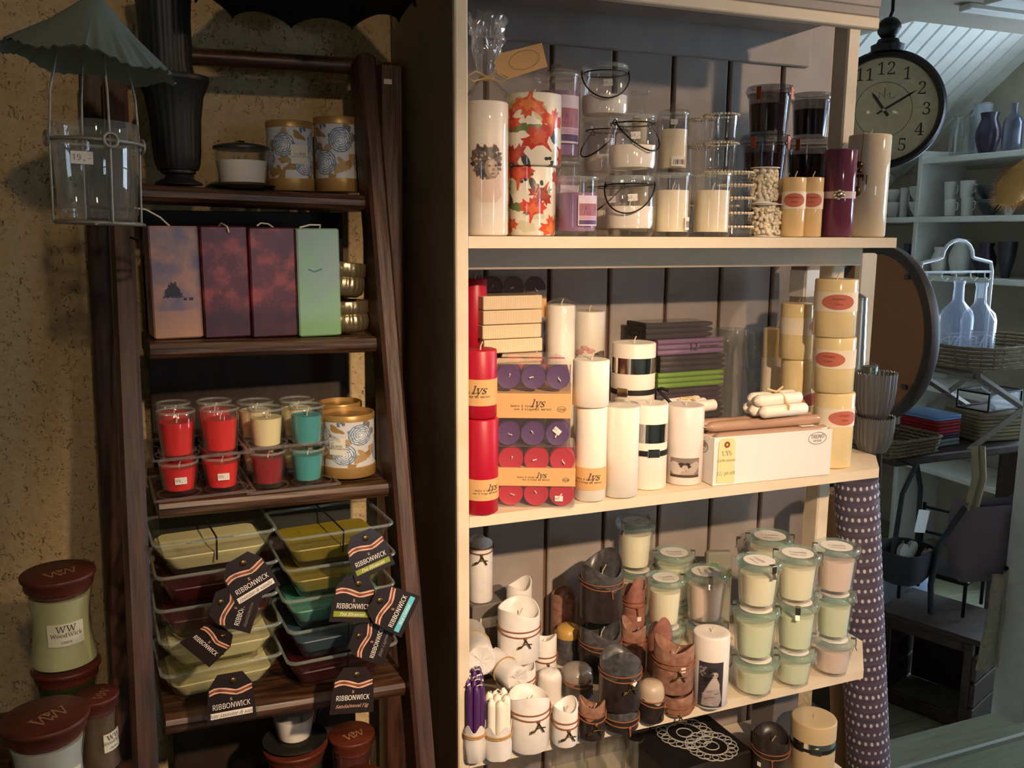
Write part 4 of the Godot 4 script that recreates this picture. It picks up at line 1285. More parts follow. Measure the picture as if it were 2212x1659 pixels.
func fluted_pot(label: String, at: Vector3, r: float, h: float) -> Node3D:
	var o := thing("fluted_pot", label, "pot", at, facing(at, 0.0), "grey fluted tin pots")
	var mod := func(a: float, p: Vector2) -> Vector2:
		var k := cos(a * 26.0)
		return Vector2(p.x * (1.0 + (0.03 * k if p.y > 0.004 else 0.0)), p.y + (0.004 * absf(k) if p.y > h * 0.97 else 0.0))
	part("body", lathe([0, 0, r * 0.66, 0, r * 0.72, 0.004, r * 0.88, h * 0.3, r * 0.96, h * 0.62, r * 0.985, h * 0.985, r * 0.95, h * 0.985, r * 0.82, h * 0.3, r * 0.62, 0.008, 0, 0.008], 104, mod), M.tin_dull, o)
	for k in 3:
		part("foot", ball(0.005, 8), M.tin_dull, o, Vector3(sin(k * TAU / 3) * r * 0.46, -0.0015 + 0.0015, cos(k * TAU / 3) * r * 0.46))
	return o

func middle_shelf() -> void:
	mk("box_cream", "e6d3b0", 0.7)
	mk("tin_dull", "727477", 0.42, 0.7)
	mk("wax_crimson", "b5132f", 0.4)
	mk("wax_violet", "4e2a66", 0.45)
	mk("wax_violet_dark", "2c1a30", 0.5)
	mk("wax_taupe", "b08d77", 0.5)
	mk("wax_lilac", "7d5f86", 0.5)
	mk("wax_black", "1f1a1e", 0.5)
	mk("wax_lime", "6f9a2c", 0.5)
	mk("tag_yellow", "e6d9a0", 0.7)
	mk("paper_dull", "8d8178", 0.8)
	mk("rust", "8c4a2c", 0.7)
	mk("box_white", "ebe9e6", 0.55)
	clear("glass_sage", "66736c", 0.16)
	# crimson pillars at the left end
	var o: Node3D
	for q in [["crimson pillar candle with kraft band, lower of the stacked pair", Vector3(0.4385, 1.1338, -1.2195), 0.0257, 0.146, 0.16, 0.38, 0.5], ["crimson pillar candle with kraft band, upper of the stacked pair", Vector3(0.4367, 1.2804, -1.2194), 0.0249, 0.1025, 0.2, 0.58, -0.25]]:
		o = pillar("crimson_candle", q[0], q[1], q[2], q[3], M.wax_crimson, "crimson pillar candles", 0.0)
		lys_label(o, q[2], q[3] * q[4], q[3] * q[5], q[6])
	o = pillar("crimson_candle", "crimson pillar candle at the back corner below, supporting another", Vector3(0.4921, 1.1338, -1.3999), 0.0208, 0.2161, M.wax_crimson, "crimson pillar candles", 0.0)
	o = pillar("crimson_candle", "crimson pillar candle high in the back corner behind the cream boxes", Vector3(0.4924, 1.3505, -1.3999), 0.0203, 0.1255, M.wax_crimson, "crimson pillar candles", 0.0)
	# clear boxes of round candles
	for q in [["clear box of six red round candles in front, kraft band, priced low on it", Vector3(0.5359, 1.1338, -1.2352), 0.0595, 0.0954, M.wax_crimson, Vector3(0.035, 0.01, 0.0)], ["clear box of purple round candles on the red box in front, sticker askew", Vector3(0.5293, 1.2298, -1.2353), 0.0566, 0.1269, M.wax_violet, Vector3(0.034, 0.022, -0.7)], ["clear box of red round candles hidden low behind the front pair", Vector3(0.574, 1.1338, -1.3304), 0.0548, 0.0788, M.wax_crimson, Vector3(0.03, 0.01, 0)], ["clear box of round candles, its top just showing behind the purple box", Vector3(0.573, 1.2132, -1.3306), 0.0543, 0.1398, M.wax_crimson, Vector3(0.03, 0.01, 0)], ["clear box of dark purple candles lowest in the back corner", Vector3(0.5935, 1.1338, -1.4621), 0.0553, 0.1205, M.wax_violet_dark, Vector3(0.02, 0.01, 0)], ["clear box of dark purple candles in the middle of the back corner stack", Vector3(0.5896, 1.2549, -1.4622), 0.0558, 0.1128, M.wax_violet_dark, Vector3(0.02, 0.01, 0)], ["clear box of dark purple candles peeping over the cream boxes", Vector3(0.5868, 1.3683, -1.4623), 0.0572, 0.1084, M.wax_violet_dark, Vector3(0.02, 0.01, 0)]]:
		tealight_box(q[0], q[1], q[2] * 2.0, q[3], 0.062 if q[2] > 0.045 else 0.045, q[4], q[5])
	# cream boxes
	var by: float = 1.3542
	for q in [[1037, "lowest of four cream ribbed boxes in cellophane"], [1033, "second from below of the cream ribbed boxes"], [1035, "third from below of the cream ribbed boxes"], [1035, "topmost of four cream ribbed boxes in cellophane"]]:
		ribbed_box(q[1], Vector3(0.5442 + (q[0] - 1035) * 0.0006, by, -1.395), 0.106, 0.0225, 0.07)
		by += 0.0240
	# white pillars
	o = pillar("wrapped_candle", "white pillar candle in cellophane behind the boxed candles", Vector3(0.6495, 1.1338, -1.3953), 0.0248, 0.2955, M.white_wax, "", 0.0)
	part("cellophane", cellophane_shell(0.0248, 0.2955, 0.3075, 0.3175, 8), M.cellophane, o)
	o = pillar("rose_candle", "lower white pillar hidden under the rose print candle", Vector3(0.7443, 1.1338, -1.4701), 0.0295, 0.1683, M.white_wax, "rose print candles", 0.0, false)
	o = pillar("rose_candle", "pale pillar candle with pink rose print, against the back boards", Vector3(0.7415, 1.3027, -1.4705), 0.0298, 0.1072, M.rose_print, "rose print candles", 0.0)
	o = pillar("banded_candle", "white pillar candle with kraft band below a shorter one", Vector3(0.6231, 1.1338, -1.2198), 0.0247, 0.1505, M.white_wax, "", 0.0)
	lys_label(o, 0.0247, 0.1505 * 0.13, 0.1505 * 0.37, 0.0)
	pillar("short_white_candle", "short plain white candle on top of the kraft banded one", Vector3(0.6207, 1.2849, -1.22), 0.0286, 0.0735, M.white_wax, "", 0.0)
	o = pillar("wrapped_candle", "bright white pillar candle in cellophane at the shelf front", Vector3(0.6787, 1.1338, -1.2236), 0.0284, 0.147, M.white_wax, "", 0.0, false)
	part("cellophane", cellophane_shell(0.0284, 0.147, 0.155, 0.165, 18), M.cellophane, o)
	# silver banded candles
	for q in [["white candle with silver band and black ribbon, front lower one", Vector3(0.7456, 1.1338, -1.2507), 0.0311, 0.142, 0.56, 0.78, 0.44], ["plain white candle under the raised silver banded one", Vector3(0.7681, 1.1338, -1.3413), 0.0372, 0.1183, 0.0, 0.0, 0.0], ["white candle with silver band and black bow, raised behind", Vector3(0.7648, 1.2527, -1.342), 0.0383, 0.1126, 0.54, 0.78, 0.26]]:
		o = pillar("silver_band_candle", q[0], q[1], q[2], q[3], M.white_wax, "silver banded white candles", 0.0)
		if q[4] > 0:
			sleeve("silver_band", o, q[2], q[3] * q[4], q[3] * q[5], M.chrome, 0.0007)
			sleeve("ribbon", o, q[2], q[3] * q[6] - 0.005, q[3] * q[6] + 0.004, M.ribbon_black, 0.0012)
			part("buckle", bx(0.02, 0.014, 0.002), M.chrome, o, Vector3(q[2] * 0.3 if q[0].contains("front") else -q[2] * 0.45, q[3] * q[6] - 0.007, q[2] * 0.96), Vector3(0, 0.3 if q[0].contains("front") else -0.45, 0))
			if q[0].contains("bow"):
				part("ribbon_tail", tube([Vector3(q[2] + 0.005, q[3] * 0.27, 0.002), Vector3(q[2] + 0.012, q[3] * 0.3, 0.01), Vector3(q[2] + 0.024, q[3] * 0.27, 0.012)], 0.003, 5), M.ribbon_black, o)
				part("ribbon_tail", tube([Vector3(q[2] + 0.005, q[3] * 0.27, 0.002), Vector3(q[2] + 0.014, q[3] * 0.2, 0.012), Vector3(q[2] + 0.028, q[3] * 0.08, 0.016)], 0.003, 5), M.ribbon_black, o)
	o = pillar("winged_print_candle", "pinkish white candle with brown winged child print", Vector3(0.8172, 1.1338, -1.2533), 0.0319, 0.1336, M.portrait_winged, "", 0.0)
	# white carton of tapers
	var bl: Vector3 = Vector3(0.848, 1.1338, -1.2076)
	var br: Vector3 = Vector3(1.0843, 1.1338, -1.1958)
	var bw := br.x - bl.x
	var bh: float = 0.082
	var bd: float = 0.075
	var ax: float = atan2(-(br.z - bl.z), bw)
	o = thing("taper_carton", "open white carton of taupe tapers with handwritten yellow tag", "box", (bl + br) / 2 + Vector3(0, 0, -bd / 2), ax)
	for q in [[0.0, bd / 2 - 0.0008, bw, 0.0016], [0.0, -bd / 2 + 0.0008, bw, 0.0016], [bw / 2 - 0.0008, 0.0, 0.0016, bd - 0.0032], [-bw / 2 + 0.0008, 0.0, 0.0016, bd - 0.0032]]:
		part("side", bx(q[2], bh, q[3], 0.0004), M.box_white, o, Vector3(q[0], 0.001, q[1]))
	part("bottom", bx(bw - 0.001, 0.001, bd - 0.001, 0.0003), M.box_white, o)
	for q in [[bw * 0.37, bh * 0.83, 0.0, "TREND", 0.0], [-bw / 2 - 0.0003, bh * 0.75, bd * 0.3, "TREND", -PI / 2]]:
		var lg := Node3D.new()
		lg.name = "logo"
		o.add_child(lg, true)
		lg.position = Vector3(q[0], q[1], bd / 2 + 0.0002) if q[4] == 0.0 else Vector3(q[0], q[1], 0)
		lg.rotation.y = q[4]
		var ring := []
		for k in 20:
			ring.append(Vector3(cos(TAU * k / 20) * 0.0185, sin(TAU * k / 20) * 0.0105, 0.0002))
		part("printed_ring", tube(ring, 0.0004, 4, true), M.ink, lg)
		part("lettering", words("TREND", 0.0065), M.ink, lg, Vector3(0, 0.003, 0))
		part("lettering", words("DESIGN", 0.0035), M.ink, lg, Vector3(0, -0.0045, 0))
	var tg := Node3D.new()
	tg.name = "yellow_tag"
	o.add_child(tg)
	tg.position = Vector3(-bw * 0.40, bh * 0.55, bd / 2 + 0.001)
	part("card", prism(PackedVector2Array([Vector2(-0.017, -0.04), Vector2(0.017, -0.042), Vector2(0.016, 0.03), Vector2(0.009, 0.036), Vector2(-0.009, 0.036), Vector2(-0.015, 0.03)]), 0.0006), M.tag_yellow, tg)
	part("eyelet", lathe([0.002, 0, 0.0055, 0, 0.0055, 0.0006, 0.002, 0.0006], 14), M.rust, tg, Vector3(0, 0.025, 0.0007), Vector3(PI / 2, 0, 0))
	for q in [["LYS", 0.0075, 0.010, -0.2], ["100% stearin", 0.0042, -0.002, 0.2], ["12,- pr.stk", 0.0055, -0.024, 0.2]]:
		part("handwriting", words(q[0], q[1], 0.0, font_serif, q[3]), M.ink_soft, tg, Vector3(0, q[2], 0.0007))
	# loose taupe tapers resting in and on the carton
	var ty: float = bl.y + bh
	var tm := lathe([0, 0, 0.0095, 0.0, 0.0095, 0.19, 0.009, 0.21, 0.007, 0.215, 0.003, 0.222, 0, 0.223], 14)
	var film := lathe([0.0097, 0.0, 0.0098, 0.21, 0.008, 0.218, 0.003, 0.226], 14)
	var spots := [["front taupe taper lying along the carton edge", 0.028, -0.006, 0.012], ["second taupe taper from the carton front", 0.006, -0.006, 0.008], ["third taupe taper from the carton front", -0.016, -0.006, 0.016], ["taupe taper raised in the carton, printed sleeve", 0.0165, 0.011, -0.012], ["taupe taper raised at the back of the carton", -0.006, 0.011, -0.004]]
	for q in spots:
		var c := thing("taupe_taper", q[0], "candle", Vector3((bl.x + br.x) / 2, ty + q[2] + 0.0035, (bl.z + br.z) / 2 - bd / 2 + q[1]), ax, "taupe tapers in the carton")
		part("wax", tm, M.wax_taupe, c, Vector3(0.103 + q[3] * 0.3, 0, 0), Vector3(0, 0, PI / 2))
		part("film", film, M.cellophane, c, Vector3(0.103 + q[3] * 0.3, 0, 0), Vector3(0, 0, PI / 2))
		part("wick", tube([Vector3(-0.12 + q[3] * 0.3, 0, 0), Vector3(-0.128 + q[3] * 0.3, 0.002, 0.002)], 0.001, 5), M.wick, c)
		if q[0].contains("front taupe"):
			part("barcode_label", bx(0.03, 0.0002, 0.011, 0.0001), M.paper_white, c, Vector3(0.07, 0.0101, 0.002))
	# tied bundles on the tapers
	var yb: float = ty + 0.0265
	bundle("bundle of white candles tied with raffia, on the tapers", Vector3(0.9839, yb, (bl.z + br.z) / 2 - bd / 2 + 0.006), 0.05, 5, 0.098, 0.0105, M.white_wax)
	bundle("bundle of white candles tied with raffia, behind silver banded candle", Vector3(0.8769, yb - 0.006, -1.3383), 0.14, 3, 0.085, 0.0105, M.white_wax)
	pillar("support_candle", "short white pillar under the raffia tied bundle behind the winged print candle", Vector3(0.875, 1.1338, -1.3391), 0.0332, 0.0865, M.white_wax, "", 0.0, false)
	# packs of mini tapers, stacked at the back
	var py: float = 1.1338
	var cols := [M.wax_black, M.wax_lilac, M.wax_black, M.wax_violet_dark, M.wax_lime, M.wax_black, M.wax_lilac, M.wax_black]
	var names_ := ["lowest black pack of mini tapers at the back", "second lowest pack of mini tapers, lilac", "third pack of mini tapers from below, black", "dark plum pack of mini tapers in mid stack", "lime green pack of mini tapers", "black pack of mini tapers above the green one", "lilac pack of mini tapers with printed number twelve", "black pack of mini tapers on top"]
	for k in 8:
		var pc := taper_pack(names_[k], Vector3(0.9379 - (0.03 if k == 7 else 0.0) + 0.003 * (k % 3), py, -1.462), 0.02, 0.15, 7, 0.0051, cols[k], "mini tapers" if k == 6 else "")
		py += 0.0318
	# sage glass
	glassware("tall sage green glass vase against the back boards", Vector3(1.065, 1.1338, -1.4797), 0.035, 0.2306)
	for q in [["sage glass tumbler lowest of its stack", Vector3(1.1321, 1.1338, -1.4722), 0.0245, 0.0618], ["sage glass tumbler second from below", Vector3(1.1284, 1.1962, -1.4733), 0.0243, 0.0822], ["sage glass tumbler topmost behind the beige candles", Vector3(1.1242, 1.279, -1.4744), 0.0241, 0.0754]]:
		o = thing("sage_tumbler", q[0], "glass", q[1], 0.0, "sage glass tumblers")
		part("glass", lathe([0, 0, q[2] * 0.6, 0, q[2] * 0.66, 0.004, q[2], q[3] - 0.001, q[2] * 0.96, q[3], q[2] * 0.62, 0.006, 0, 0.006], 26), M.glass_sage, o)
	# beige labelled pillars in stacks
	for q in [["tall beige labelled candle at the bottom of the front stack", Vector3(1.1347, 1.1338, -1.2536), 0.0353, 0.1371], ["beige labelled candle in the middle of the front stack", Vector3(1.1292, 1.2715, -1.2555), 0.036, 0.0993], ["beige labelled candle on top of the tallest stack", Vector3(1.1251, 1.3714, -1.2575), 0.0368, 0.1024], ["tall beige labelled candle low in the second stack", Vector3(1.1192, 1.1338, -1.339), 0.0314, 0.1861], ["beige labelled candle on top of the second stack", Vector3(1.1122, 1.3205, -1.3407), 0.0308, 0.1042], ["beige labelled candle alone behind the second stack", Vector3(1.1222, 1.1338, -1.4119), 0.0244, 0.2373]]:
		o = pillar("labelled_pillar", q[0], q[1], q[2], q[3], wax("e6d2a0", 0.2, 0.08), "large beige labelled candles", 0.0)
		if q[0].contains("low in"):
			oval_label(o, q[2], q[3] * 0.52, q[3] * 0.68, 1.1)
		elif q[0].contains("bottom"):
			oval_label(o, q[2], q[3] * 0.56, q[3] * 0.8, 0.55)
		elif q[0].contains("second") or q[0].contains("alone"):
			oval_label(o, q[2], q[3] * 0.45, q[3] * 0.75, 1.6)
		else:
			oval_label(o, q[2], q[3] * 0.45, q[3] * 0.78, 0.15 if q[0].contains("tallest") else -0.25)
	# a paper wrapped lot beside the post
	o = thing("paper_bag", "pale paper bag with pressed flower by the post", "bag", Vector3(1.2254, 1.4174, -1.46) , 0.2)
	o.position.y = 1.1338
	part("bag", bx(0.05, 0.37, 0.04, 0.004), M.paper_dull, o)
	part("flap", bx(0.052, 0.06, 0.042, 0.004), M.paper_white, o, Vector3(0, 0.29, 0))
	# fluted pots at the open end
	fluted_pot("grey fluted pot holding the upper one at the shelf end", Vector3(1.2855, 1.1338, -1.3078), 0.0378, 0.0675)
	fluted_pot("grey fluted pot nested on another, green candle inside", Vector3(1.2824, 1.2019, -1.3097), 0.0393, 0.0856)
	o = pillar("green_candle", "dark green candle in cellophane inside the upper fluted pot", Vector3(1.2682, 1.3038, -1.3131), 0.0141, 0.07, wax("12382c", 0.0, 0.35), "", 0.0, false)
	o.position.y = 1.2319
	part("cellophane", cellophane_shell(0.0141, 0.07, 0.078, 0.105, 28), M.cellophane, o)
	var c2 := thing("ribbed_tin_cup", "tall ribbed silver cup beside the stacked beige candles", "cup", Vector3(1.3312, 1.1338, -1.42))
	var cp := [0.0, 0.0, 0.026, 0.0]
	for k in 24:
		cp.append_array([0.026 - 0.010 * k / 24.0 + (0.0008 if k % 2 else 0.0), 0.004 + 0.3 * k / 24.0])
	part("body", lathe(cp + [0, 0.3], 28), M.tin, c2)

func glassware(label: String, at: Vector3, r: float, h: float) -> void:
	var o := thing("sage_vase", label, "vase", at)
	part("glass", lathe([0, 0, r * 0.8, 0, r * 0.86, 0.006, r * 0.9, h * 0.6, r * 0.84, h * 0.86, r * 0.97, h * 0.9, r, h * 0.95, r * 0.97, h, r * 0.92, h, r * 0.8, h * 0.86, r * 0.84, 0.01, 0, 0.01], 30), M.glass_sage, o)

func bottom_shelf() -> void:
	grain("wax_smoke", ["2c2d30", "3c3e40", "504f50", "6a6764"], Vector3(14, 14, 14), 5, 5, 0.32, 41)
	grain("wax_mauve", ["6d4a42", "85604f", "9b7463", "b79280"], Vector3(12, 12, 12), 5, 5, 0.38, 42)
	grain("wax_rose", ["8a5a50", "9c6b60", "ad7d70"], Vector3(12, 12, 12), 5, 5, 0.42, 43)
	grain("wax_snow", ["dedbd8", "e8e5e1", "efece8"], Vector3(10, 10, 10), 4, 4, 0.4, 44)
	grain("wax_umber", ["1d1b1c", "2c2625", "3a302d"], Vector3(14, 14, 14), 5, 5, 0.35, 45)
	mk("wax_grey", "8f8880", 0.4)
	mk("wax_pale_top", "b9a793", 0.4)
	mk("carton_grey", "6f6a66", 0.7)
	mk("packet_paper", "8b8a7c", 0.6)
	mk("leaf_green", "4c7a3a", 0.6)
	mk("wax_gold", "c39a4e", 0.4)
	mk("lace", "b5b4ae", 0.9)
	mk("twine", "b08d5c", 0.85)
	mk("crumpled_paper", "dcd9d6", 0.75)
	var cream := "eeebcd"
	var green := "dbe4c4"
	var pink := "e8d4c6"
	for q in [["pale green wax jar, lowest of the column beside the portrait candle", Vector3(0.9577, 0.7408, -1.2131), 0.0427, 0.0688, green, 0.3], ["pale green wax jar, middle of the column beside the portrait candle", Vector3(0.9538, 0.8102, -1.214), 0.0427, 0.0938, green, 0.2], ["cream wax jar on top of the column beside the portrait candle", Vector3(0.9562, 0.9046, -1.2148), 0.0411, 0.0866, cream, -0.9], ["green wax jar at the bottom of the middle column", Vector3(1.0436, 0.7408, -1.2141), 0.0398, 0.067, green, 0.35], ["green wax jar with clip in front, middle of the middle column", Vector3(1.0444, 0.8084, -1.2152), 0.0407, 0.0933, green, -1.5], ["cream wax jar on top of the middle column, round paper label", Vector3(1.0406, 0.9022, -1.2163), 0.0419, 0.0907, cream, 0.1], ["pinkish wax jar lowest of the column at the shelf end", Vector3(1.1388, 0.7408, -1.2195), 0.0394, 0.0713, pink, 0.1], ["green wax jar in the middle of the column at the shelf end", Vector3(1.1359, 0.8127, -1.2207), 0.0387, 0.0889, green, 0.4], ["pinkish wax jar on top of the column at the shelf end", Vector3(1.1339, 0.9022, -1.222), 0.0423, 0.0897, pink, 0.2], ["jar hidden under the cream jar in mid shelf", Vector3(0.8783, 0.7408, -1.3859), 0.0378, 0.0673, cream, 0], ["cream wax jar in mid shelf beside the pink candle, label on lid", Vector3(0.8743, 0.8087, -1.3864), 0.0384, 0.0977, cream, 0.4], ["dark looking jar under the pinkish jar in mid shelf", Vector3(0.9773, 0.7408, -1.3963), 0.0434, 0.0547, pink, 0], ["pinkish wax jar with clip in front in mid shelf", Vector3(0.9733, 0.7961, -1.3971), 0.0436, 0.1045, pink, -1.35], ["jar low at the back under another with white lid label", Vector3(0.9519, 0.7408, -1.4764), 0.0434, 0.0698, green, 0], ["jar at the back with white lid label, behind the cream one", Vector3(0.9487, 0.8112, -1.4771), 0.0431, 0.1047, green, 0.2], ["jar lowest of the back stack beside the tall dark candle", Vector3(0.8697, 0.7408, -1.4827), 0.0403, 0.0451, cream, 0], ["jar in the middle of the back stack beside tall dark candle", Vector3(0.8654, 0.7865, -1.4832), 0.0401, 0.103, cream, 0], ["cream wax jar topmost of the back stack near the shelf above", Vector3(0.8613, 0.8901, -1.4837), 0.0407, 0.1008, cream, 0.9], ["jar low behind the three columns", Vector3(1.1675, 0.7408, -1.4549), 0.04, 0, green, 0], ["jar in the middle behind the three columns", Vector3(1.1763, 0.7414, -1.456), 0.0486, 0.0876, green, 0], ["jar topmost behind the three columns, bluish lid", Vector3(1.1703, 0.8296, -1.457), 0.0496, 0.1005, cream, 0.2]]:
		weck(q[0], q[1], q[2], q[3], q[4], q[5])
	for q in [["large white cord candle with charm at the shelf front", Vector3(0.5131, 0.7408, -1.2035), 0.0335, 0.0958], ["small white cord candle with charm at the shelf front", Vector3(0.5701, 0.7408, -1.1878), 0.0206, 0.0713], ["white dome topped candle behind the small white one", Vector3(0.6018, 0.7408, -1.3183), 0.0208, 0.0552], ["white cord candle supporting another behind the large white one", Vector3(0.5443, 0.7408, -1.3351), 0.0346, 0.0825], ["white cord candle with charm, raised on another", Vector3(0.549, 0.8239, -1.3352), 0.0368, 0.0989], ["slim white cord candle beside the raised white one", Vector3(0.6133, 0.7408, -1.3683), 0.0219, 0.1028], ["frosted white candle standing behind the raised white one", Vector3(0.5762, 0.7408, -1.4001), 0.023, 0.1956], ["grey candle with golden dome top", Vector3(0.6908, 0.7408, -1.4327), 0.0235, 0.0755], ["grey dome topped candle with tan cord, low in mid front", Vector3(0.6533, 0.7408, -1.3155), 0.0264, 0.0567], ["smoky cord candle under the tall upper one", Vector3(0.7253, 0.7408, -1.366), 0.0382, 0.1149], ["smoky cord candle raised high above the rest", Vector3(0.725, 0.8563, -1.3665), 0.0382, 0.1199], ["dark smoky cord candle below another at the shelf front", Vector3(0.6779, 0.7408, -1.1998), 0.03, 0.0376], ["smoky wavy topped cord candle upper of the front pair", Vector3(0.6756, 0.779, -1.2003), 0.0341, 0.1059], ["brownish cord candle with hollow top at the front between white and dark", Vector3(0.6191, 0.7408, -1.1893), 0.0215, 0.0709], ["small dark candle with pale round top at the shelf front", Vector3(0.7358, 0.7408, -1.1987), 0.0221, 0.0686], ["mauve cord candle below another beside portrait candle", Vector3(0.7915, 0.7408, -1.2107), 0.0308, 0.0416], ["mauve hollow cord candle on another beside portrait candle", Vector3(0.7854, 0.783, -1.2112), 0.0345, 0.0928], ["mauve cord candle with loose knot behind the front dark pair", Vector3(0.7938, 0.7408, -1.3632), 0.0234, 0.1024], ["rosy brown candle with tilted rim behind the mauve pair", Vector3(0.8344, 0.7408, -1.3352), 0.0227, 0.1145], ["slim pink cord candle with price sticker in mid shelf", Vector3(0.8296, 0.7408, -1.4263), 0.0217, 0.157], ["dusky candle in the shade at the back", Vector3(0.7086, 0.7408, -1.4905), 0.0253, 0.1207]]:
		var l: String = q[0]
		var p: Dictionary = {"phase": fmod(q[1].x * 37.0, 6.0), "side": 0.3}
		var m: Material = M.wax_snow
		if l.begins_with("smoky") or l.begins_with("dark"):
			m = M.wax_smoke
			p.foot = M.wax_umber
			p.side = 0.5
			p.charm = not (l.contains("raised high") or l.contains("below another"))
			p.wave = 0.2
			p.price = l.contains("upper")
			p.price_at = 0.85
		elif l.begins_with("mauve") or l.begins_with("brownish"):
			m = M.wax_mauve
			p.wave = 0.17
			p.bowl = 0.35
			if l.begins_with("brownish"):
				p.foot = M.wax_umber
			p.price = l.contains("hollow") and l.begins_with("mauve")
			p.charm = not l.contains("loose")
			if l.contains("below"):
				p.cord = 0.42
		elif l.begins_with("rosy") or l.begins_with("slim pink"):
			m = M.wax_rose
			p.price = l.begins_with("slim")
			p.charm = false
			p.wave = 0.3
			p.cord = 0.7 if l.begins_with("slim") else 0.0
		elif l.begins_with("grey candle"):
			m = M.wax_smoke
			p.dome = true
			p.cord = 0.0
		elif l.begins_with("grey dome") or l.begins_with("small dark"):
			m = M.wax_pale_top if l.begins_with("small") else M.wax_grey
			p.dome = true
			p.foot = M.wax_umber
			p.cord = 0.6
			p.charm = l.begins_with("small")
			p.side = 1.1
		elif l.begins_with("dusky"):
			m = M.wax_mauve
			p.cord = 0.0
		elif l.contains("dome"):
			p.dome = true
			p.cord = 0.0
		if l.begins_with("frosted"):
			p.cord = 0.0
		if l.begins_with("large white"):
			p.cord = 0.72
			p.side = 0.45
		var c := cord_candle(l, q[1], q[2], q[3], m, p)
		if l.begins_with("grey candle"):
			part("gold_top", lathe([q[2] * 1.004, q[3] * 0.70, q[2] * 1.008, q[3] * 0.73, q[2] * 0.985, q[3] * 0.83, q[2] * 0.83, q[3] * 0.938, q[2] * 0.5, q[3] * 0.993, 0, q[3] * 1.008], 28), M.wax_gold, c)
		if l.contains("dome"):
			part("cellophane", cellophane_shell(q[2] * 1.02, q[3] * 0.8, q[3] * 1.05, q[3] * 1.12, int(q[1].x * 900)), M.cellophane, c)
	# tall portrait candle
	var o := pillar("portrait_pillar", "white candle with dark portrait of a seated child beside the green jars", Vector3(0.8594, 0.7408, -1.2095), 0.0318, 0.1311, M.portrait_dark, "", 0.0)
	# upright bundles and paper rolls in the left corner
	o = upright_bundle("bundle of white tapers in paper tied with twine, front left corner", Vector3(0.4545, 0.7408, -1.1891), 0.0211, 0.1028, M.white_wax, 0.52)
	o = upright_bundle("bundle of dark purple tapers with white wicks in paper, by the side panel", Vector3(0.418, 0.7408, -1.1941), 0.0166, 0.1309, M.wax_violet, 0.45)
	o = upright_bundle("bundle of dark purple tapers behind the other purple one", Vector3(0.4373, 0.7408, -1.2491), 0.0158, 0.1166, M.wax_violet, 0.45)
	for q in [["crumpled white paper roll lying on the bundles by the side panel", Vector3(0.4523, 0.8662, -1.262), Vector3(0.4886, 0.838, -1.42), 0.026], ["crumpled white paper roll lying lower towards the large white candle", Vector3(0.5175, 0.8196, -1.262), Vector3(0.4986, 0.8287, -1.33), 0.0225]]:
		var a: Vector3 = q[1]
		var b: Vector3 = q[2]
		o = thing("paper_roll", q[0], "candle roll", a - Vector3(0, q[3], 0), 0.0, "white paper wrapped candle rolls")
		var y := (b - a).normalized()
		var x := y.cross(Vector3.UP).normalized()
		var nz := FastNoiseLite.new()
		nz.seed = int(q[3] * 10000)
		nz.frequency = 1.0
		var rad: float = q[3]
		var len := (b - a).length()
		var prof := [0.0, 0.003, rad * 0.5, 0.001, rad * 0.9, 0.0]
		for k in 8:
			prof.append_array([rad, 0.004 + len * k / 8.0])
		prof.append_array([rad, len, 0, len + 0.002])
		var pr := part("wrapping", lathe(prof, 26, func(an: float, p: Vector2) -> Vector2:
			return Vector2(p.x * (1.0 + 0.10 * nz.get_noise_3d(sin(an) * 2.0, cos(an) * 2.0, p.y * 40.0)), p.y + 0.004 * nz.get_noise_2d(an * 2.0, p.x * 90.0))), M.crumpled_paper, o)
		pr.transform = Transform3D(Basis(x, y, x.cross(y)), Vector3(0, q[3], 0))
		var loop := []
		for k in 18:
			loop.append(Vector3(sin(TAU * k / 18) * rad * 1.04, len * 0.5, cos(TAU * k / 18) * rad * 1.04))
		var tw := part("twine", tube(loop, 0.0013, 5, true), M.twine, o)
		tw.transform = pr.transform
	# back corner
	o = thing("grey_carton", "flat grey carton with printed end in the dim back corner", "box", Vector3(0.538, 0.7408, -1.465), 0.05)
	part("carton", bx(0.09, 0.145, 0.08, 0.002), M.carton_grey, o)
	part("paper_strip", bx(0.06, 0.02, 0.0006, 0.0001), M.paper_white, o, Vector3(0, 0.1, 0.0402))
	o = cord_candle("bluish white candle with bronze charm on the grey carton", Vector3(0.5199, 0.8873, -1.45), 0.0221, 0.125, M.wax_snow, {"cord": 0.84, "phase": 1.0})
	o = thing("leaf_packet", "leaf patterned paper packet between the jars", "packet", Vector3(1.0386, 0.7408, -1.45), -0.3)
	part("packet", bx(0.055, 0.17, 0.02, 0.004), M.packet_paper, o)
	for k in 6:
		part("leaf_print", prism(PackedVector2Array(oval(Vector2(0, 0), 0.009, 0.005)), 0.0004), M.leaf_green, o, Vector3(-0.018 + 0.012 * (k % 4), 0.10 + 0.02 * (k / 2), 0.0102), Vector3(0, 0, k * 1.1))
	lowest_shelf()

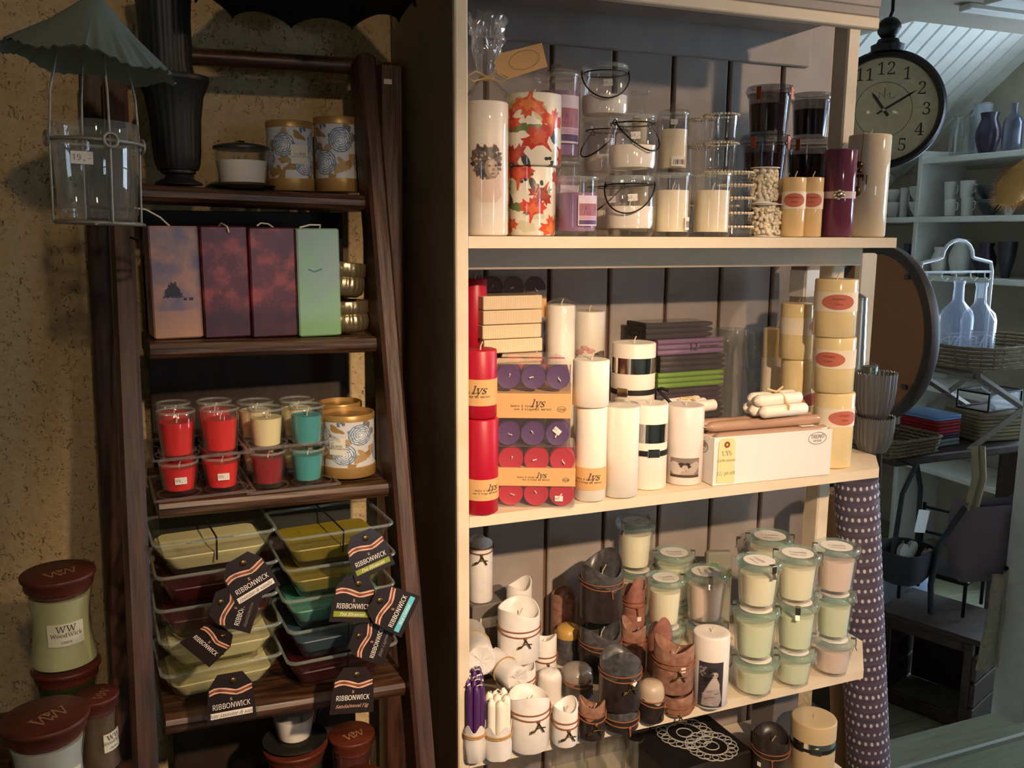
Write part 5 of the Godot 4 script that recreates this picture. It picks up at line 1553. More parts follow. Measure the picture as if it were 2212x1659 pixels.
func upright_bundle(label: String, at: Vector3, r: float, h: float, m: Material, paper: float) -> Node3D:
	var o := thing("taper_bundle", label, "candles", at, facing(at, 0.3), "upright bundles of tapers")
	var tr := r * 0.32
	var tm := lathe([0, 0, tr, 0, tr, h * 0.86, tr * 0.9, h * 0.91, tr * 0.3, h * 0.965, 0, h * 0.97], 12)
	for k in 7:
		var p := Vector3.ZERO if k == 6 else Vector3(sin(TAU * k / 6), 0, cos(TAU * k / 6)) * r * 0.64
		var yy := 0.002 + 0.01 * float((k * 7) % 5) / 5.0
		part("taper", tm, m, o, p + Vector3(0, yy, 0))
		part("wick", tube([p + Vector3(0, yy + h * 0.96, 0), p + Vector3(0.004 - 0.002 * (k % 3), yy + h * 0.985, 0.003 - 0.003 * (k % 2)), p + Vector3(0.007 - 0.006 * (k % 3), yy + h * 0.99, 0.006)], 0.0011, 5), M.paper_white, o)
	var mod := func(a: float, p: Vector2) -> Vector2:
		return Vector2(p.x * (1.0 + 0.04 * sin(a * 6.0 + p.y * 80.0)), p.y + (0.006 * sin(a * 5.0) if p.y > h * paper * 0.95 else 0.0))
	part("paper_wrap", lathe([r * 0.8, 0, r * 1.03, 0.003, r * 1.06, h * paper * 0.5, r * 1.0, h * paper * 0.75, r * 1.05, h * paper, r * 1.0, h * paper], 30, mod), M.crumpled_paper, o)
	for k in 2:
		var loop := []
		for j in 20:
			loop.append(Vector3(sin(TAU * j / 20) * r * 1.09, h * paper * 0.75 + 0.003 * k, cos(TAU * j / 20) * r * 1.09))
		part("twine", tube(loop, 0.0014, 5, true), M.twine, o)
	return o

func lowest_shelf() -> void:
	var s4: float = 0.4612
	var o := pillar("cream_pillar", "cream pillar candle with silver band and black ribbon on the lowest shelf", Vector3(1.1815, 0.4612, -1.3027), 0.0443, 0.1307, wax("c9b48c", 0.2, 0.4), "", 0.0)
	var r: float = 0.0443
	var h: float = 0.1307
	sleeve("silver_band", o, r, h * 0.56, h * 0.72, M.chrome, 0.0007)
	sleeve("ribbon", o, r, h * 0.58, h * 0.63, M.ribbon_black, 0.0014)
	part("buckle", bx(0.02, 0.014, 0.003), M.chrome, o, Vector3(0.008, h * 0.56, r + 0.001))
	o = cord_candle("dark brown cord candle with sticker on the lowest shelf", Vector3(1.0852, 0.4612, -1.3115), 0.0357, 0.1193, M.wax_umber, {"phase": 2.0, "cord": 0.72, "charm": false, "price": true, "price_at": -0.6})
	o = thing("printed_carton", "printed carton at the back of the lowest shelf", "box", Vector3(1.1877, 0.4612, -1.43), 0.2)
	part("carton", bx(0.08, 0.22, 0.06, 0.002), M.carton_grey, o)
	for k in 3:
		part("lettering", words(["CARE", "1 2 3", "lys"][k], 0.008), M.ink, o, Vector3(0, 0.2 - 0.016 * k, 0.0302))
	part("paper_label", bx(0.07, 0.06, 0.0006, 0.0001), M.paper_white, o, Vector3(0, 0.155, 0.0298))
	# lace doilies hung over the edge of a dark box
	o = thing("dark_box", "dark box under lace doilies on the lowest shelf", "box", Vector3(0.9555, 0.4612, -1.4), 0.05)
	part("box", bx(0.2, 0.07, 0.15, 0.004), M.wood_black, o)
	for q in [["white crochet doily lying on the dark box, farther one", Vector3(0.9604, 0.5324, -1.43), 0.055], ["white crochet doily on the dark box, nearer the front", Vector3(0.9848, 0.5324, -1.37), 0.05]]:
		var d := thing("lace_doily", q[0], "doily", q[1], 0.0, "crochet doilies")
		var rr: float = q[2]
		for k in 3:
			var ring := []
			for j in 48:
				var a := TAU * j / 48
				ring.append(Vector3(sin(a), 0, cos(a)) * rr * ([0.3, 0.65, 1.0][k] + (0.06 * absf(sin(a * 8.0)) if k == 2 else 0.0)) + Vector3(0, 0.0016, 0))
			part("ring", tube(ring, 0.0013, 5, true), M.lace, d)
		for j in 16:
			var a := TAU * j / 16
			var lp := []
			for t in 10:
				var b := TAU * t / 10
				lp.append(Vector3(sin(a), 0, cos(a)) * rr * (0.82 + 0.15 * cos(b)) + Vector3(cos(a), 0, -sin(a)) * rr * 0.13 * sin(b) + Vector3(0, 0.0016, 0))
			part("loop", tube(lp, 0.001, 4, true), M.lace, d)
	for q in [["bluish glass jar in the shade of the lowest shelf", Vector3(0.6544, 0.4612, -1.34), 0.0344, 0.1629, M.glass_sage], ["dim glass jar farther along the lowest shelf", Vector3(0.7712, 0.4612, -1.4006), 0.0295, 0.1308, M.glass_sage], ["dim glass jar beside the dark box on the lowest shelf", Vector3(0.8577, 0.4612, -1.4511), 0.0213, 0.0737, M.glass_sage]]:
		o = thing("dim_glass_jar", q[0], "jar", q[1], 0.0, "dim jars on the lowest shelf")
		part("glass", lathe([0, 0, q[2] * 0.9, 0, q[2], 0.005, q[2], q[3] * 0.8, q[2] * 0.8, q[3] * 0.92, q[2] * 0.84, q[3], q[2] * 0.78, q[3], q[2] * 0.9, 0.008, 0, 0.008], 26), q[4], o)

func square_candle(label: String, at: Vector3, r: float, h: float, key: String, wick_pts: Array) -> void:
	var w := r * 2.0
	var o := thing("square_candle", label, "candle", at, 0.12, "square marbled candles")
	var m: StandardMaterial3D = M[key]
	m.uv1_triplanar = true
	m.uv1_scale = Vector3(1.0 / w, 1.0 / h, 1.0 / w)
	m.uv1_offset = Vector3(0.5, 0, 0.5)
	part("wax", bx(w * 0.985, h, w * 0.985, 0.002), m, o)
	var pts := []
	for p in wick_pts:
		pts.append(Vector3(p[0], h + p[1], p[2]))
	part("wick", tube(pts, 0.0013, 6), M.paper_white, o)

func marbled(key: String, seed_: int, fn: Callable) -> void:
	var f := FastNoiseLite.new()
	f.seed = seed_
	f.frequency = 1.0
	f.fractal_octaves = 4
	var im := Image.create(128, 320, false, Image.FORMAT_RGB8)
	for y in 320:
		for x in 128:
			im.set_pixel(x, y, fn.call(f, x / 128.0, y / 320.0))
	printed(key, im, 0.35)

func ladder_goods() -> void:
	mk("urn_black", "1d2226", 0.5, 0.2)
	mk("pewter", "3c3c3a", 0.35, 0.6)
	mk("shade_black", "0b0b0d", 0.7)
	mk("mercury", "b8a883", 0.26, 0.85)
	mk("wax_scarlet", "e0201a", 0.4)
	mk("wax_ruby", "8e0c1c", 0.4)
	mk("wax_teal", "3f9a9c", 0.42)
	mk("wax_custard", "e9dfae", 0.42)
	clear("dish_glass", "8b958a", 0.05)
	clear("dish_glass_wine", "5a3038", 0.1)
	clear("dish_glass_blue", "6f8f9a", 0.06)
	# black scalloped parasol shade under the ceiling
	var o := thing("parasol_shade", "black scalloped parasol hanging under the ceiling above the ladder", "parasol", Vector3(0.213, 1.8634, -1.3))
	var pr := 0.150
	part("canopy", lathe([pr, 0, pr * 0.97, 0.01, pr * 0.7, 0.06, pr * 0.35, 0.1, 0.008, 0.12, 0.006, 0.118, pr * 0.35, 0.098, pr * 0.69, 0.058, pr * 0.96, 0.008], 80, func(a: float, p: Vector2) -> Vector2:
		var e := clampf(p.x / pr, 0, 1)
		return p + Vector2(0, 0.016 * pow(absf(sin(a * 5.0)), 0.8) * e * e * e * e - 0.004)), M.shade_black, o)
	for k in 10:
		var a := TAU * k / 10
		part("rib", tube([Vector3(0, 0.118, 0), Vector3(sin(a) * pr * 0.7, 0.062, cos(a) * pr * 0.7), Vector3(sin(a) * pr * 1.0, -0.005, cos(a) * pr * 1.0)], 0.0016, 5), M.wire_black, o)
	part("stem", tube([Vector3(0, 0.05, 0), Vector3(0, 2.3 - o.position.y, 0)], 0.005, 8), M.wire_black, o)
	# urns
	for q in [["black fluted urn standing on the top step of the ladder", Vector3(0.0372, 1.6156, -1.3719), 0.0479, 0.1478, 1.0], ["black fluted urn stacked on another, reaching out of view", Vector3(0.0299, 1.7641, -1.3718), 0.0395, 0.1533, 0.9]]:
		o = thing("fluted_urn", q[0], "urn", q[1], 0.0, "black fluted urns")
		var r: float = q[2]
		var h: float = q[3]
		part("body", lathe([r * 0.9, 0, r * 0.84, h * 0.1, r * 0.86, h * 0.5, r, h, r * 0.9, h, 0, h * 0.5] if q[0].contains("stacked") else [r * 0.56, h * 0.14, r * 0.62, h * 0.19, r * 0.66, h * 0.3, r * 0.70, h * 0.6, r * 0.8, h * 0.82, r * 0.97, h * 0.95, r * 0.92, h * 0.97, r * 0.75, h * 0.8, 0, h * 0.3], 72, func(a: float, p: Vector2) -> Vector2:
			return Vector2(p.x * (1.0 + 0.022 * cos(a * 24.0)), p.y)), M.urn_black, o)
		if q[0].contains("stacked"):
			continue
		part("foot", lathe([0, 0, r * 0.68, 0, r * 0.66, h * 0.02, r * 0.4, h * 0.06, r * 0.36, h * 0.09, r * 0.5, h * 0.11, r * 0.5, h * 0.135, r * 0.3, h * 0.145, 0, h * 0.145], 40), M.urn_black, o)
		part("rim", lathe([r * 0.9, h * 0.94, r * 0.985, h * 0.95, r, h * 0.975, r * 0.97, h, r * 0.88, h * 0.99, r * 0.86, h * 0.96], 40), M.urn_black, o)
	# candle glass with pewter lid and plate
	o = thing("lidded_candle_glass", "wide candle glass with dark pewter lid on a dark plate", "candle jar", Vector3(0.1248, 1.6114, -1.3749))
	var cr: float = 0.0424 * 0.9
	var ch: float = 0.0694
	part("plate", lathe([0, 0, cr * 0.8, 0, cr * 1.2, 0.004, cr * 1.22, 0.0055, cr * 0.8, 0.003, 0, 0.003], 36), M.pewter, o)
	part("glass", lathe([0, 0.0035, cr * 0.82, 0.0035, cr * 0.88, 0.008, cr, ch * 0.8, cr * 0.97, ch * 0.8, cr * 0.85, 0.009, 0, 0.007], 32), M.glass, o)
	part("wax", lathe([0, 0.0095, cr * 0.83, 0.0095, cr * 0.92, ch * 0.58, 0, ch * 0.575], 32), M.white_wax, o)
	part("lid", lathe([0, ch * 0.805, cr, ch * 0.805, cr * 1.05, ch * 0.82, cr * 1.05, ch * 0.86, cr * 0.9, ch * 0.9, cr * 0.4, ch * 0.945, cr * 0.12, ch * 0.95, cr * 0.1, ch * 0.965, cr * 0.16, ch * 0.985, 0, ch], 36), M.pewter, o)
	canister("rose printed canister in the shade on the top step", Vector3(0.1988, 1.6113, -1.4098), 0.034, 0.1025, 0.9)
	canister("rose printed canister at the rail end of the top step, large rose facing out", Vector3(0.2797, 1.6132, -1.4457), 0.0374, 0.1137, -0.4, false)
	# four square candles
	marbled("marble_dusk", 1, func(f: FastNoiseLite, x: float, y: float) -> Color:
		var c := Color("b98f84").lerp(Color("7c7290"), clampf(0.5 + 1.3 * f.get_noise_2d(x * 1.3, y * 3.0), 0, 1) * (1.0 if y < 0.75 else 0.25))
		var jag := 0.05 * f.get_noise_2d(x * 14.0, y * 30.0)
		if absf(x - 0.42 + jag) < 0.2 * (1.0 - (0.63 - y) * 5.0) and y > 0.5 + jag and y < 0.63 + 0.3 * jag:
			c = Color("2b2430")
		if absf(y - 0.645) < 0.012 and absf(x - 0.72) < 0.1 and absf(x - 0.71) > 0.02:
			c = Color("2b2430")
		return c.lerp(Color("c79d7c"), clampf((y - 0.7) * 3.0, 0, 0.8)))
	for e in 2:
		marbled("marble_plum_%d" % e, 5 + e, func(f: FastNoiseLite, x: float, y: float) -> Color:
			var t := f.get_noise_2d(x * 1.6 + 9.0 * e, y * 4.0)
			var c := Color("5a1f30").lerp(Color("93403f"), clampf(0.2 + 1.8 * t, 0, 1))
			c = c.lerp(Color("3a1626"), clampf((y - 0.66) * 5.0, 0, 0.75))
			if absf(f.get_noise_2d(x * 4.0 + 30.0, y * 8.0)) < 0.012 and y > 0.3 and y < 0.72:
				c = c.lerp(Color("b9808a"), 0.6)
			return c)
	marbled("marble_green", 9, func(f: FastNoiseLite, x: float, y: float) -> Color:
		var c := Color("8dbb9e").lerp(Color("92b2ad"), clampf(0.5 + 1.6 * f.get_noise_2d(x * 1.2, y * 2.0) + (0.25 if y < 0.5 else -0.3), 0, 1))
		c = c.lerp(Color("7db074"), clampf((y - 0.78) * 6.0, 0, 0.8))
		if absf(x - 0.4) < 0.16 and absf(y - 0.385 - 0.01 * sin(x * 20.0)) < 0.007:
			c = Color("3c7f78")
		return c)
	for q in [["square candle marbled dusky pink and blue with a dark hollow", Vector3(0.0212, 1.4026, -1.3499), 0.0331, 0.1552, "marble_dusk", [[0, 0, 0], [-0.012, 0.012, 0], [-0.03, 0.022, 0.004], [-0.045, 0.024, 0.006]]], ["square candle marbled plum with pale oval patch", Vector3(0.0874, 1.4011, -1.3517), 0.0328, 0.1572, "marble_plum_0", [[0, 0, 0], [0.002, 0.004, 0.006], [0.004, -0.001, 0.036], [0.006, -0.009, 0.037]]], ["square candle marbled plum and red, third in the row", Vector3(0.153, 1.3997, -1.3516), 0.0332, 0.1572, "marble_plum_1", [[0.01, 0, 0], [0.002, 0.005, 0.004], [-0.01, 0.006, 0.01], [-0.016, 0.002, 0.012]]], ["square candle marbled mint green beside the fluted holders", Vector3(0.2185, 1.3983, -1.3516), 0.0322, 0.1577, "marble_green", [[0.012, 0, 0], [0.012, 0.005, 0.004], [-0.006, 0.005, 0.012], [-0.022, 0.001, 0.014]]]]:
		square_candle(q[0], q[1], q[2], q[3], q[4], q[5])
	# fluted mercury glass holders
	for q in [["fluted gold mercury glass holder, lower one", Vector3(0.2689, 1.3998, -1.3559), 0.0323, 0.0483, 0.0], ["fluted gold mercury glass holder tilted on the other", Vector3(0.2631, 1.4486, -1.3557), 0.0306, 0.0521, -0.11]]:
		o = thing("mercury_holder", q[0], "candle holder", q[1], 0.0, "fluted gold candle holders")
		o.rotation.z = q[4]
		if q[4] != 0.0:
			o.position.y += 0.0055
		var r: float = q[2]
		var h: float = q[3]
		part("glass", lathe([0, 0, r * 0.7, 0, r * 0.9, h * 0.1, r * 0.98, h * 0.3, r * 0.95, h * 0.52, r * 0.88, h * 0.58, r * 0.98, h * 0.64, r, h * 0.97, r * 0.97, h, r * 0.92, h * 0.97, r * 0.82, h * 0.58, r * 0.88, h * 0.3, r * 0.6, h * 0.08, 0, h * 0.06], 88, func(a: float, p: Vector2) -> Vector2:
			return Vector2(p.x * (1.0 + (0.05 * absf(cos(a * 11.0)) if p.y > h * 0.05 and p.y < h * 0.93 else 0.0)), p.y)), M.mercury, o)
	# tumblers of wax in clear trays
	for q in [["scarlet wax glass with price sticker at the front edge, lower row", Vector3(0.0133, 1.1947, -1.268), 0.0264, 0.0453, "wax_scarlet"], ["scarlet wax glass with price sticker beside it, lower row", Vector3(0.0698, 1.1928, -1.2712), 0.0258, 0.0489, "wax_scarlet"], ["scarlet wax glass at the back of the lower row", Vector3(0.0141, 1.1948, -1.339), 0.0268, 0.0457, "wax_scarlet"], ["second scarlet wax glass at the back of the lower row", Vector3(0.069, 1.193, -1.342), 0.0267, 0.0492, "wax_scarlet"], ["scarlet wax glass upper row in front, nearest the ladder rail", Vector3(0.0136, 1.2441, -1.2679), 0.0256, 0.0668, "wax_scarlet"], ["scarlet wax glass upper row in front, second from the rail", Vector3(0.0708, 1.2452, -1.2711), 0.0262, 0.065, "wax_scarlet"], ["scarlet wax glass upper row behind, nearest the ladder rail", Vector3(0.0117, 1.2445, -1.3387), 0.0241, 0.0648, "wax_scarlet"], ["scarlet wax glass upper row behind, second from the rail", Vector3(0.0674, 1.2457, -1.3417), 0.0252, 0.0627, "wax_scarlet"], ["ruby wax glass in the lower row", Vector3(0.1331, 1.1907, -1.2749), 0.0257, 0.0521, "wax_ruby"], ["teal wax glass in the lower row", Vector3(0.1897, 1.1889, -1.2781), 0.0255, 0.0526, "wax_teal"], ["custard wax glass hidden behind the ruby one", Vector3(0.1276, 1.1911, -1.3451), 0.0262, 0.0492, "wax_custard"], ["custard wax glass hidden behind the lower teal one", Vector3(0.1863, 1.1893, -1.3484), 0.0263, 0.0491, "wax_custard"], ["custard wax glass in the upper row in front", Vector3(0.1335, 1.2459, -1.2748), 0.0255, 0.0595, "wax_custard"], ["teal wax glass in the upper row in front", Vector3(0.1907, 1.2445, -1.2781), 0.0256, 0.0599, "wax_teal"], ["custard wax glass upper row behind, warm side", Vector3(0.1256, 1.2438, -1.3449), 0.027, 0.0592, "wax_custard"], ["custard wax glass upper row behind the teal one", Vector3(0.1866, 1.2419, -1.3483), 0.0265, 0.0595, "wax_custard"]]:
		o = thing("wax_tumbler", q[0], "candle glass", q[1], facing(q[1], 0.0), "small wax filled glasses in trays")
		var r: float = q[2]
		var h: float = q[3]
		tumbler(o, r * 0.82, r, h, 0.82 if q[0].contains("lower row") else 0.76, M[q[4]], M.glass, 26)
		if q[0].contains("sticker"):
			sticker(o, Vector3(0.002, h * 0.38, r * 0.9), Vector3(-0.1, 0.0, 0.02), 0.0155, 0.0095, "99,-")
	for q in [["clear plastic tray under the lower scarlet glasses", Vector3(0.0415, 1.1924, -1.3035), 0.0], ["clear plastic tray carrying the upper scarlet glasses", Vector3(0.0422, 1.2481, -1.3033), 0.0], ["clear plastic tray under the ruby and teal glasses", Vector3(0.1614, 1.1886, -1.31), 0.0], ["clear plastic tray carrying the upper custard and teal glasses", Vector3(0.1621, 1.2519, -1.3098), 0.0]]:
		o = thing("plastic_tray", q[0], "tray", q[1], 0.06, "clear plastic trays")
		for s in [[-0.0645, 0, 0.004, 0.138], [0.0645, 0, 0.004, 0.138], [0, -0.067, 0.125, 0.004], [0, 0.067, 0.125, 0.004]]:
			part("edge", bx(s[2], 0.004, s[3], 0.001), M.plastic, o, Vector3(s[0], 0, s[1]))
		for s in [[-1, -1], [1, -1], [-1, 1], [1, 1]]:
			part("cup_ring", lathe([0.0275, 0.001, 0.0285, 0.001, 0.0295, 0.003, 0.0285, 0.003], 24), M.plastic, o, Vector3(s[0] * 0.0315, 0, s[1] * 0.0345))
	canister("rose printed canister with gold rim and badge beside the teal glasses", Vector3(0.2569, 1.1884, -1.3104), 0.039, 0.0952, 0.0)
	canister("rose printed canister behind another, dark open top", Vector3(0.2637, 1.1872, -1.4074), 0.0341, 0.0947, 0.8, false)
	mk("label_cream", "d9d6bd", 0.6)
	dishes()
	# things on the low step under the dishes
	for q in [["waisted jar with red wooden lid low on the bottom step, front", Vector3(0.0368, 0.6694, -1.1808), 0.0493, 0.115, "6b1a12"], ["waisted jar with wooden lid under the cup candle", Vector3(0.1581, 0.6561, -1.2911), 0.0494, 0.115, "3a2a20"], ["waisted jar with glossy wooden lid at the right of the bottom step, behind", Vector3(0.2445, 0.6471, -1.2851), 0.0365, 0.125, "4a1a14"], ["waisted jar with wooden lid at the right of the bottom step, front", Vector3(0.2358, 0.6456, -1.1754), 0.0366, 0.118, "6b2a18"]]:
		jar_hourglass(q[0], q[1], q[2], q[3], q[4], M.label_cream, M.glass, 0.2)
	o = thing("cup_candle", "cream candle in a handled cup on a pewter saucer", "candle cup", Vector3(0.1581, 0.7723, -1.2911), 0.5)
	part("saucer", lathe([0, 0, 0.03, 0, 0.048, 0.006, 0.049, 0.0075, 0.03, 0.003, 0, 0.003], 32), M.pewter, o)
	part("cup", lathe([0, 0.0035, 0.022, 0.0035, 0.026, 0.01, 0.034, 0.05, 0.0365, 0.062, 0.0345, 0.062, 0.031, 0.05, 0.024, 0.012, 0, 0.009], 30), M.glass, o)
	part("wax", lathe([0, 0.0125, 0.0235, 0.0125, 0.0305, 0.047, 0, 0.0465], 30), M.white_wax, o)
	part("handle", tube([Vector3(0.034, 0.054, 0), Vector3(0.048, 0.052, 0), Vector3(0.053, 0.04, 0), Vector3(0.046, 0.026, 0), Vector3(0.03, 0.024, 0)], 0.0028, 8), M.pewter, o)

func dishes() -> void:
	var w := 0.161
	var d := 0.135
	var h := 0.054
	var left := Vector3(0.0494, 0.9179, -1.2467)
	var right := Vector3(0.2136, 0.9073, -1.2433)
	var step := 0.0438
	var specs := [[0, "bottom cream wax glass dish on the nearer stack, tag hanging over the step", "d8d6a0", M.dish_glass, 0.02], [0, "cream wax glass dish second from below on the nearer stack", "d8d6a0", M.dish_glass, 0.0], [0, "wine red wax glass dish in the middle of the nearer stack", "4a1418", M.dish_glass_wine, -0.02], [0, "wine red wax glass dish second from top of the nearer stack", "4a1418", M.dish_glass_wine, 0.0], [0, "cream wax glass dish on top of the nearer stack", "d8d6a0", M.dish_glass, 0.02],
		[1, "wine red wax glass dish lowest of the stack beside the rail", "3d1118", M.dish_glass_wine, 0.0], [1, "blue wax glass dish second from below beside the rail", "3c5866", M.dish_glass_blue, 0.02], [1, "sea green wax glass dish in the middle beside the rail", "4f9a88", M.dish_glass, -0.02], [1, "olive wax glass dish second from top beside the rail", "8a7f1e", M.dish_glass, 0.0], [1, "olive wax glass dish topmost beside the rail", "8a7f1e", M.dish_glass, 0.02]]
	var made := []
	for k in 10:
		var q: Array = specs[k]
		var p: Vector3 = left if q[0] == 0 else right
		var n := k % 5
		made.append(dish_candle(q[1], p + Vector3(0.002 * (n % 2), step * n, -0.004 * n), w, d, h, q[2], q[3], 0.07 + q[4]))
		if n == 4 or n == 1 or k == 5:
			dish_ribbon(made[k], w, d, h, -0.005 if q[0] == 0 else 0.0, n == 4)
	var zl := left.z + d * 0.5 + 0.006
	var zr := right.z + d * 0.5 + 0.006
	for a in [[4, Vector3(0.0847, 1.1254, -1.095), 0.42, 0.058, M.strip_white, "jasmine & sandy", M.ink], [3, Vector3(0.0661, 1.0906, -1.09), 1.2, 0.055, null, "Sandalwood Fig", M.ink_soft], [1, Vector3(0.0362, 1.0514, -1.088), -1.05, 0.05, null, "", M.ink], [0, Vector3(0.0563, 0.9781, -1.08), -0.02, 0.060, M.strip_white, "White jasmine & sandy", M.ink],
		[9, Vector3(0.2413, 1.1293, -1.118), 0.28, 0.058, M.strip_olive, "Tea Blossom", M.paper_white], [8, Vector3(0.2199, 1.0696, -1.112), -0.2, 0.060, M.strip_olive, "Tea Blossom", M.paper_white], [7, Vector3(0.2678, 1.0519, -1.103), 1.02, 0.060, M.strip_cyan, "Sea Cotton", M.paper_white], [6, Vector3(0.2404, 1.0054, -1.112), 1.15, 0.055, null, "Blue Lagoon", M.ink_soft], [5, Vector3(0.2127, 0.9472, -1.098), -0.14, 0.060, null, "Sandalwood Fig", M.ribbon_pink]]:
		if a[5] == "":
			tag(made[a[0]], a[1], a[2], -1.0, 0.2, a[3], null, " ", M.ink)
		else:
			tag(made[a[0]], a[1], a[2], -0.15, 0.05, a[3], a[4], a[5], a[6])

func beside_ladder() -> void:
	mk("label_cream", "d9d6bd", 0.6)
	mk("label_green", "c3cba8", 0.6)
	clear("glass_bottle_green", "3a5a30", 0.35)
	mk("roof_zinc", "7f8d84", 0.6, 0.35)
	clear("glass_lantern", "c4d2c8", 0.05)
	mk("wire_grey", "8f8b80", 0.5, 0.4)
	# a low stand carries the jars
	var t: float = 0.8869
	var o := thing("plank_stand", "dark plank stand under the waisted jars at the wall", "stand", Vector3(-0.34, 0, -1.13))
	part("top", bx(0.27, 0.025, 0.4, 0.004), M.wood_along, o, Vector3(0, t - 0.027, 0))
	for s in [[-1, -1], [1, -1], [-1, 1], [1, 1]]:
		part("leg", bx(0.035, t - 0.027, 0.035, 0.003), M.wood_up, o, Vector3(s[0] * 0.11, 0, s[1] * 0.17))
	jar_hourglass("dark green waisted jar with wooden lid, lower of the wall side stack", Vector3(-0.1369, 0.8869, -1.2004), 0.0412, 0.1146, "1d3312", M.label_green, M.glass_bottle_green, 0.0, "FOREST")
	jar_hourglass("pale green waisted jar with wooden lid on top of the wall side stack", Vector3(-0.1375, 1.0021, -1.2008), 0.0441, 0.1234, "b5b88a", M.label_cream, M.glass, 0.1, "LINEN")
	jar_hourglass("whitish waisted jar with wooden lid nearest at the lower corner", Vector3(-0.1461, 0.8869, -1.0556), 0.0466, 0.122, "b9bdae", M.label_cream, M.glass, 0.35, "LINEN")
	jar_hourglass("waisted jar with wooden lid half hidden beside the near one", Vector3(-0.0989, 0.8869, -1.1305), 0.0263, 0.1, "5d4a30", M.label_cream, M.glass, 0.8, "AMBER")
	# hanging glass lantern with a zinc roof
	o = thing("hanging_lantern", "hanging glass lantern with conical zinc roof and wire frame", "lantern", Vector3(-0.0575, 1.5617, -1.1302))
	var r: float = 0.0459
	var h: float = 0.1086
	o.rotation.z = -0.03
	part("glass", lathe([0, 0, r * 0.86, 0, r * 0.9, 0.004, r, h - 0.002, r * 0.985, h, r * 0.965, h - 0.002, r * 0.87, 0.022, r * 0.8, 0.016, 0, 0.014], 40), M.glass_lantern, o)
	for q in [[h * 0.8, r * 1.05], [-0.002, r * 0.98]]:
		var ring := []
		for k in 32:
			ring.append(Vector3(sin(TAU * k / 32) * q[1], q[0], cos(TAU * k / 32) * q[1]))
		part("wire_ring", tube(ring, 0.0023, 6, true), M.wire_grey, o)
	part("bottom_wire", tube([Vector3(-r * 0.98, -0.003, 0), Vector3(r * 1.08, -0.003, 0)], 0.0022, 6), M.wire_grey, o)
	part("bottom_wire", tube([Vector3(0, -0.003, -r), Vector3(0, -0.003, r * 1.02)], 0.0022, 6), M.wire_grey, o)
	part("glass_foot", lathe([0, 0.003, r * 0.8, 0.003, r * 0.82, 0.012, 0, 0.014], 32), M.glass_lantern, o)
	var yr := h + 0.06
	var rr := 0.0882
	for k in 4:
		var a := TAU * k / 4 + 0.35
		var d := Vector3(sin(a), 0, cos(a))
		part("wire", tube([d * r * 1.04 + Vector3(0, -0.002, 0), d * r * 1.05 + Vector3(0, h * 0.8, 0), d * r * 0.98 + Vector3(0, h + 0.03, 0), d * r * 0.75 + Vector3(0, yr + 0.02, 0)], 0.0014, 6), M.wire_grey, o)
		var lp := []
		for j in 12:
			lp.append(d * (r * 1.05 + 0.003) + Vector3(0, h * 0.8, 0) + (Vector3(cos(a), 0, -sin(a)) * cos(TAU * j / 12) + Vector3.UP * sin(TAU * j / 12)) * 0.0075)
		part("wire_eye", tube(lp, 0.0018, 6, true), M.wire_grey, o)
	var roof := part("roof", lathe([rr, 0, rr * 0.5, 0.038, 0.012, 0.068, 0.004, 0.078, 0.003, 0.076, rr * 0.5, 0.036, rr * 0.99, -0.001], 96, func(a: float, p: Vector2) -> Vector2:
		var e := clampf(p.x / rr, 0, 1)
		return p + Vector2(0.0015 * cos(a * 40.0), 0.0016 * cos(a * 40.0) + 0.004 * cos(a * 6.0)) * pow(e, 8.0)), M.roof_zinc, o, Vector3(-0.002, yr + 0.002, 0), Vector3(0.0, 0.0, -0.1))
	part("hanger", tube([Vector3(0.001, yr + 0.078, 0), Vector3(0.005, yr + 0.16, 0), Vector3(0.0, 2.3 - o.position.y, 0)], 0.0016, 6), M.wire_grey, o)
	sticker(o, Vector3(-0.012, h * 0.55, r * 0.955), Vector3(-0.03, 0.0, 0.0), 0.022, 0.0135, "19,-")

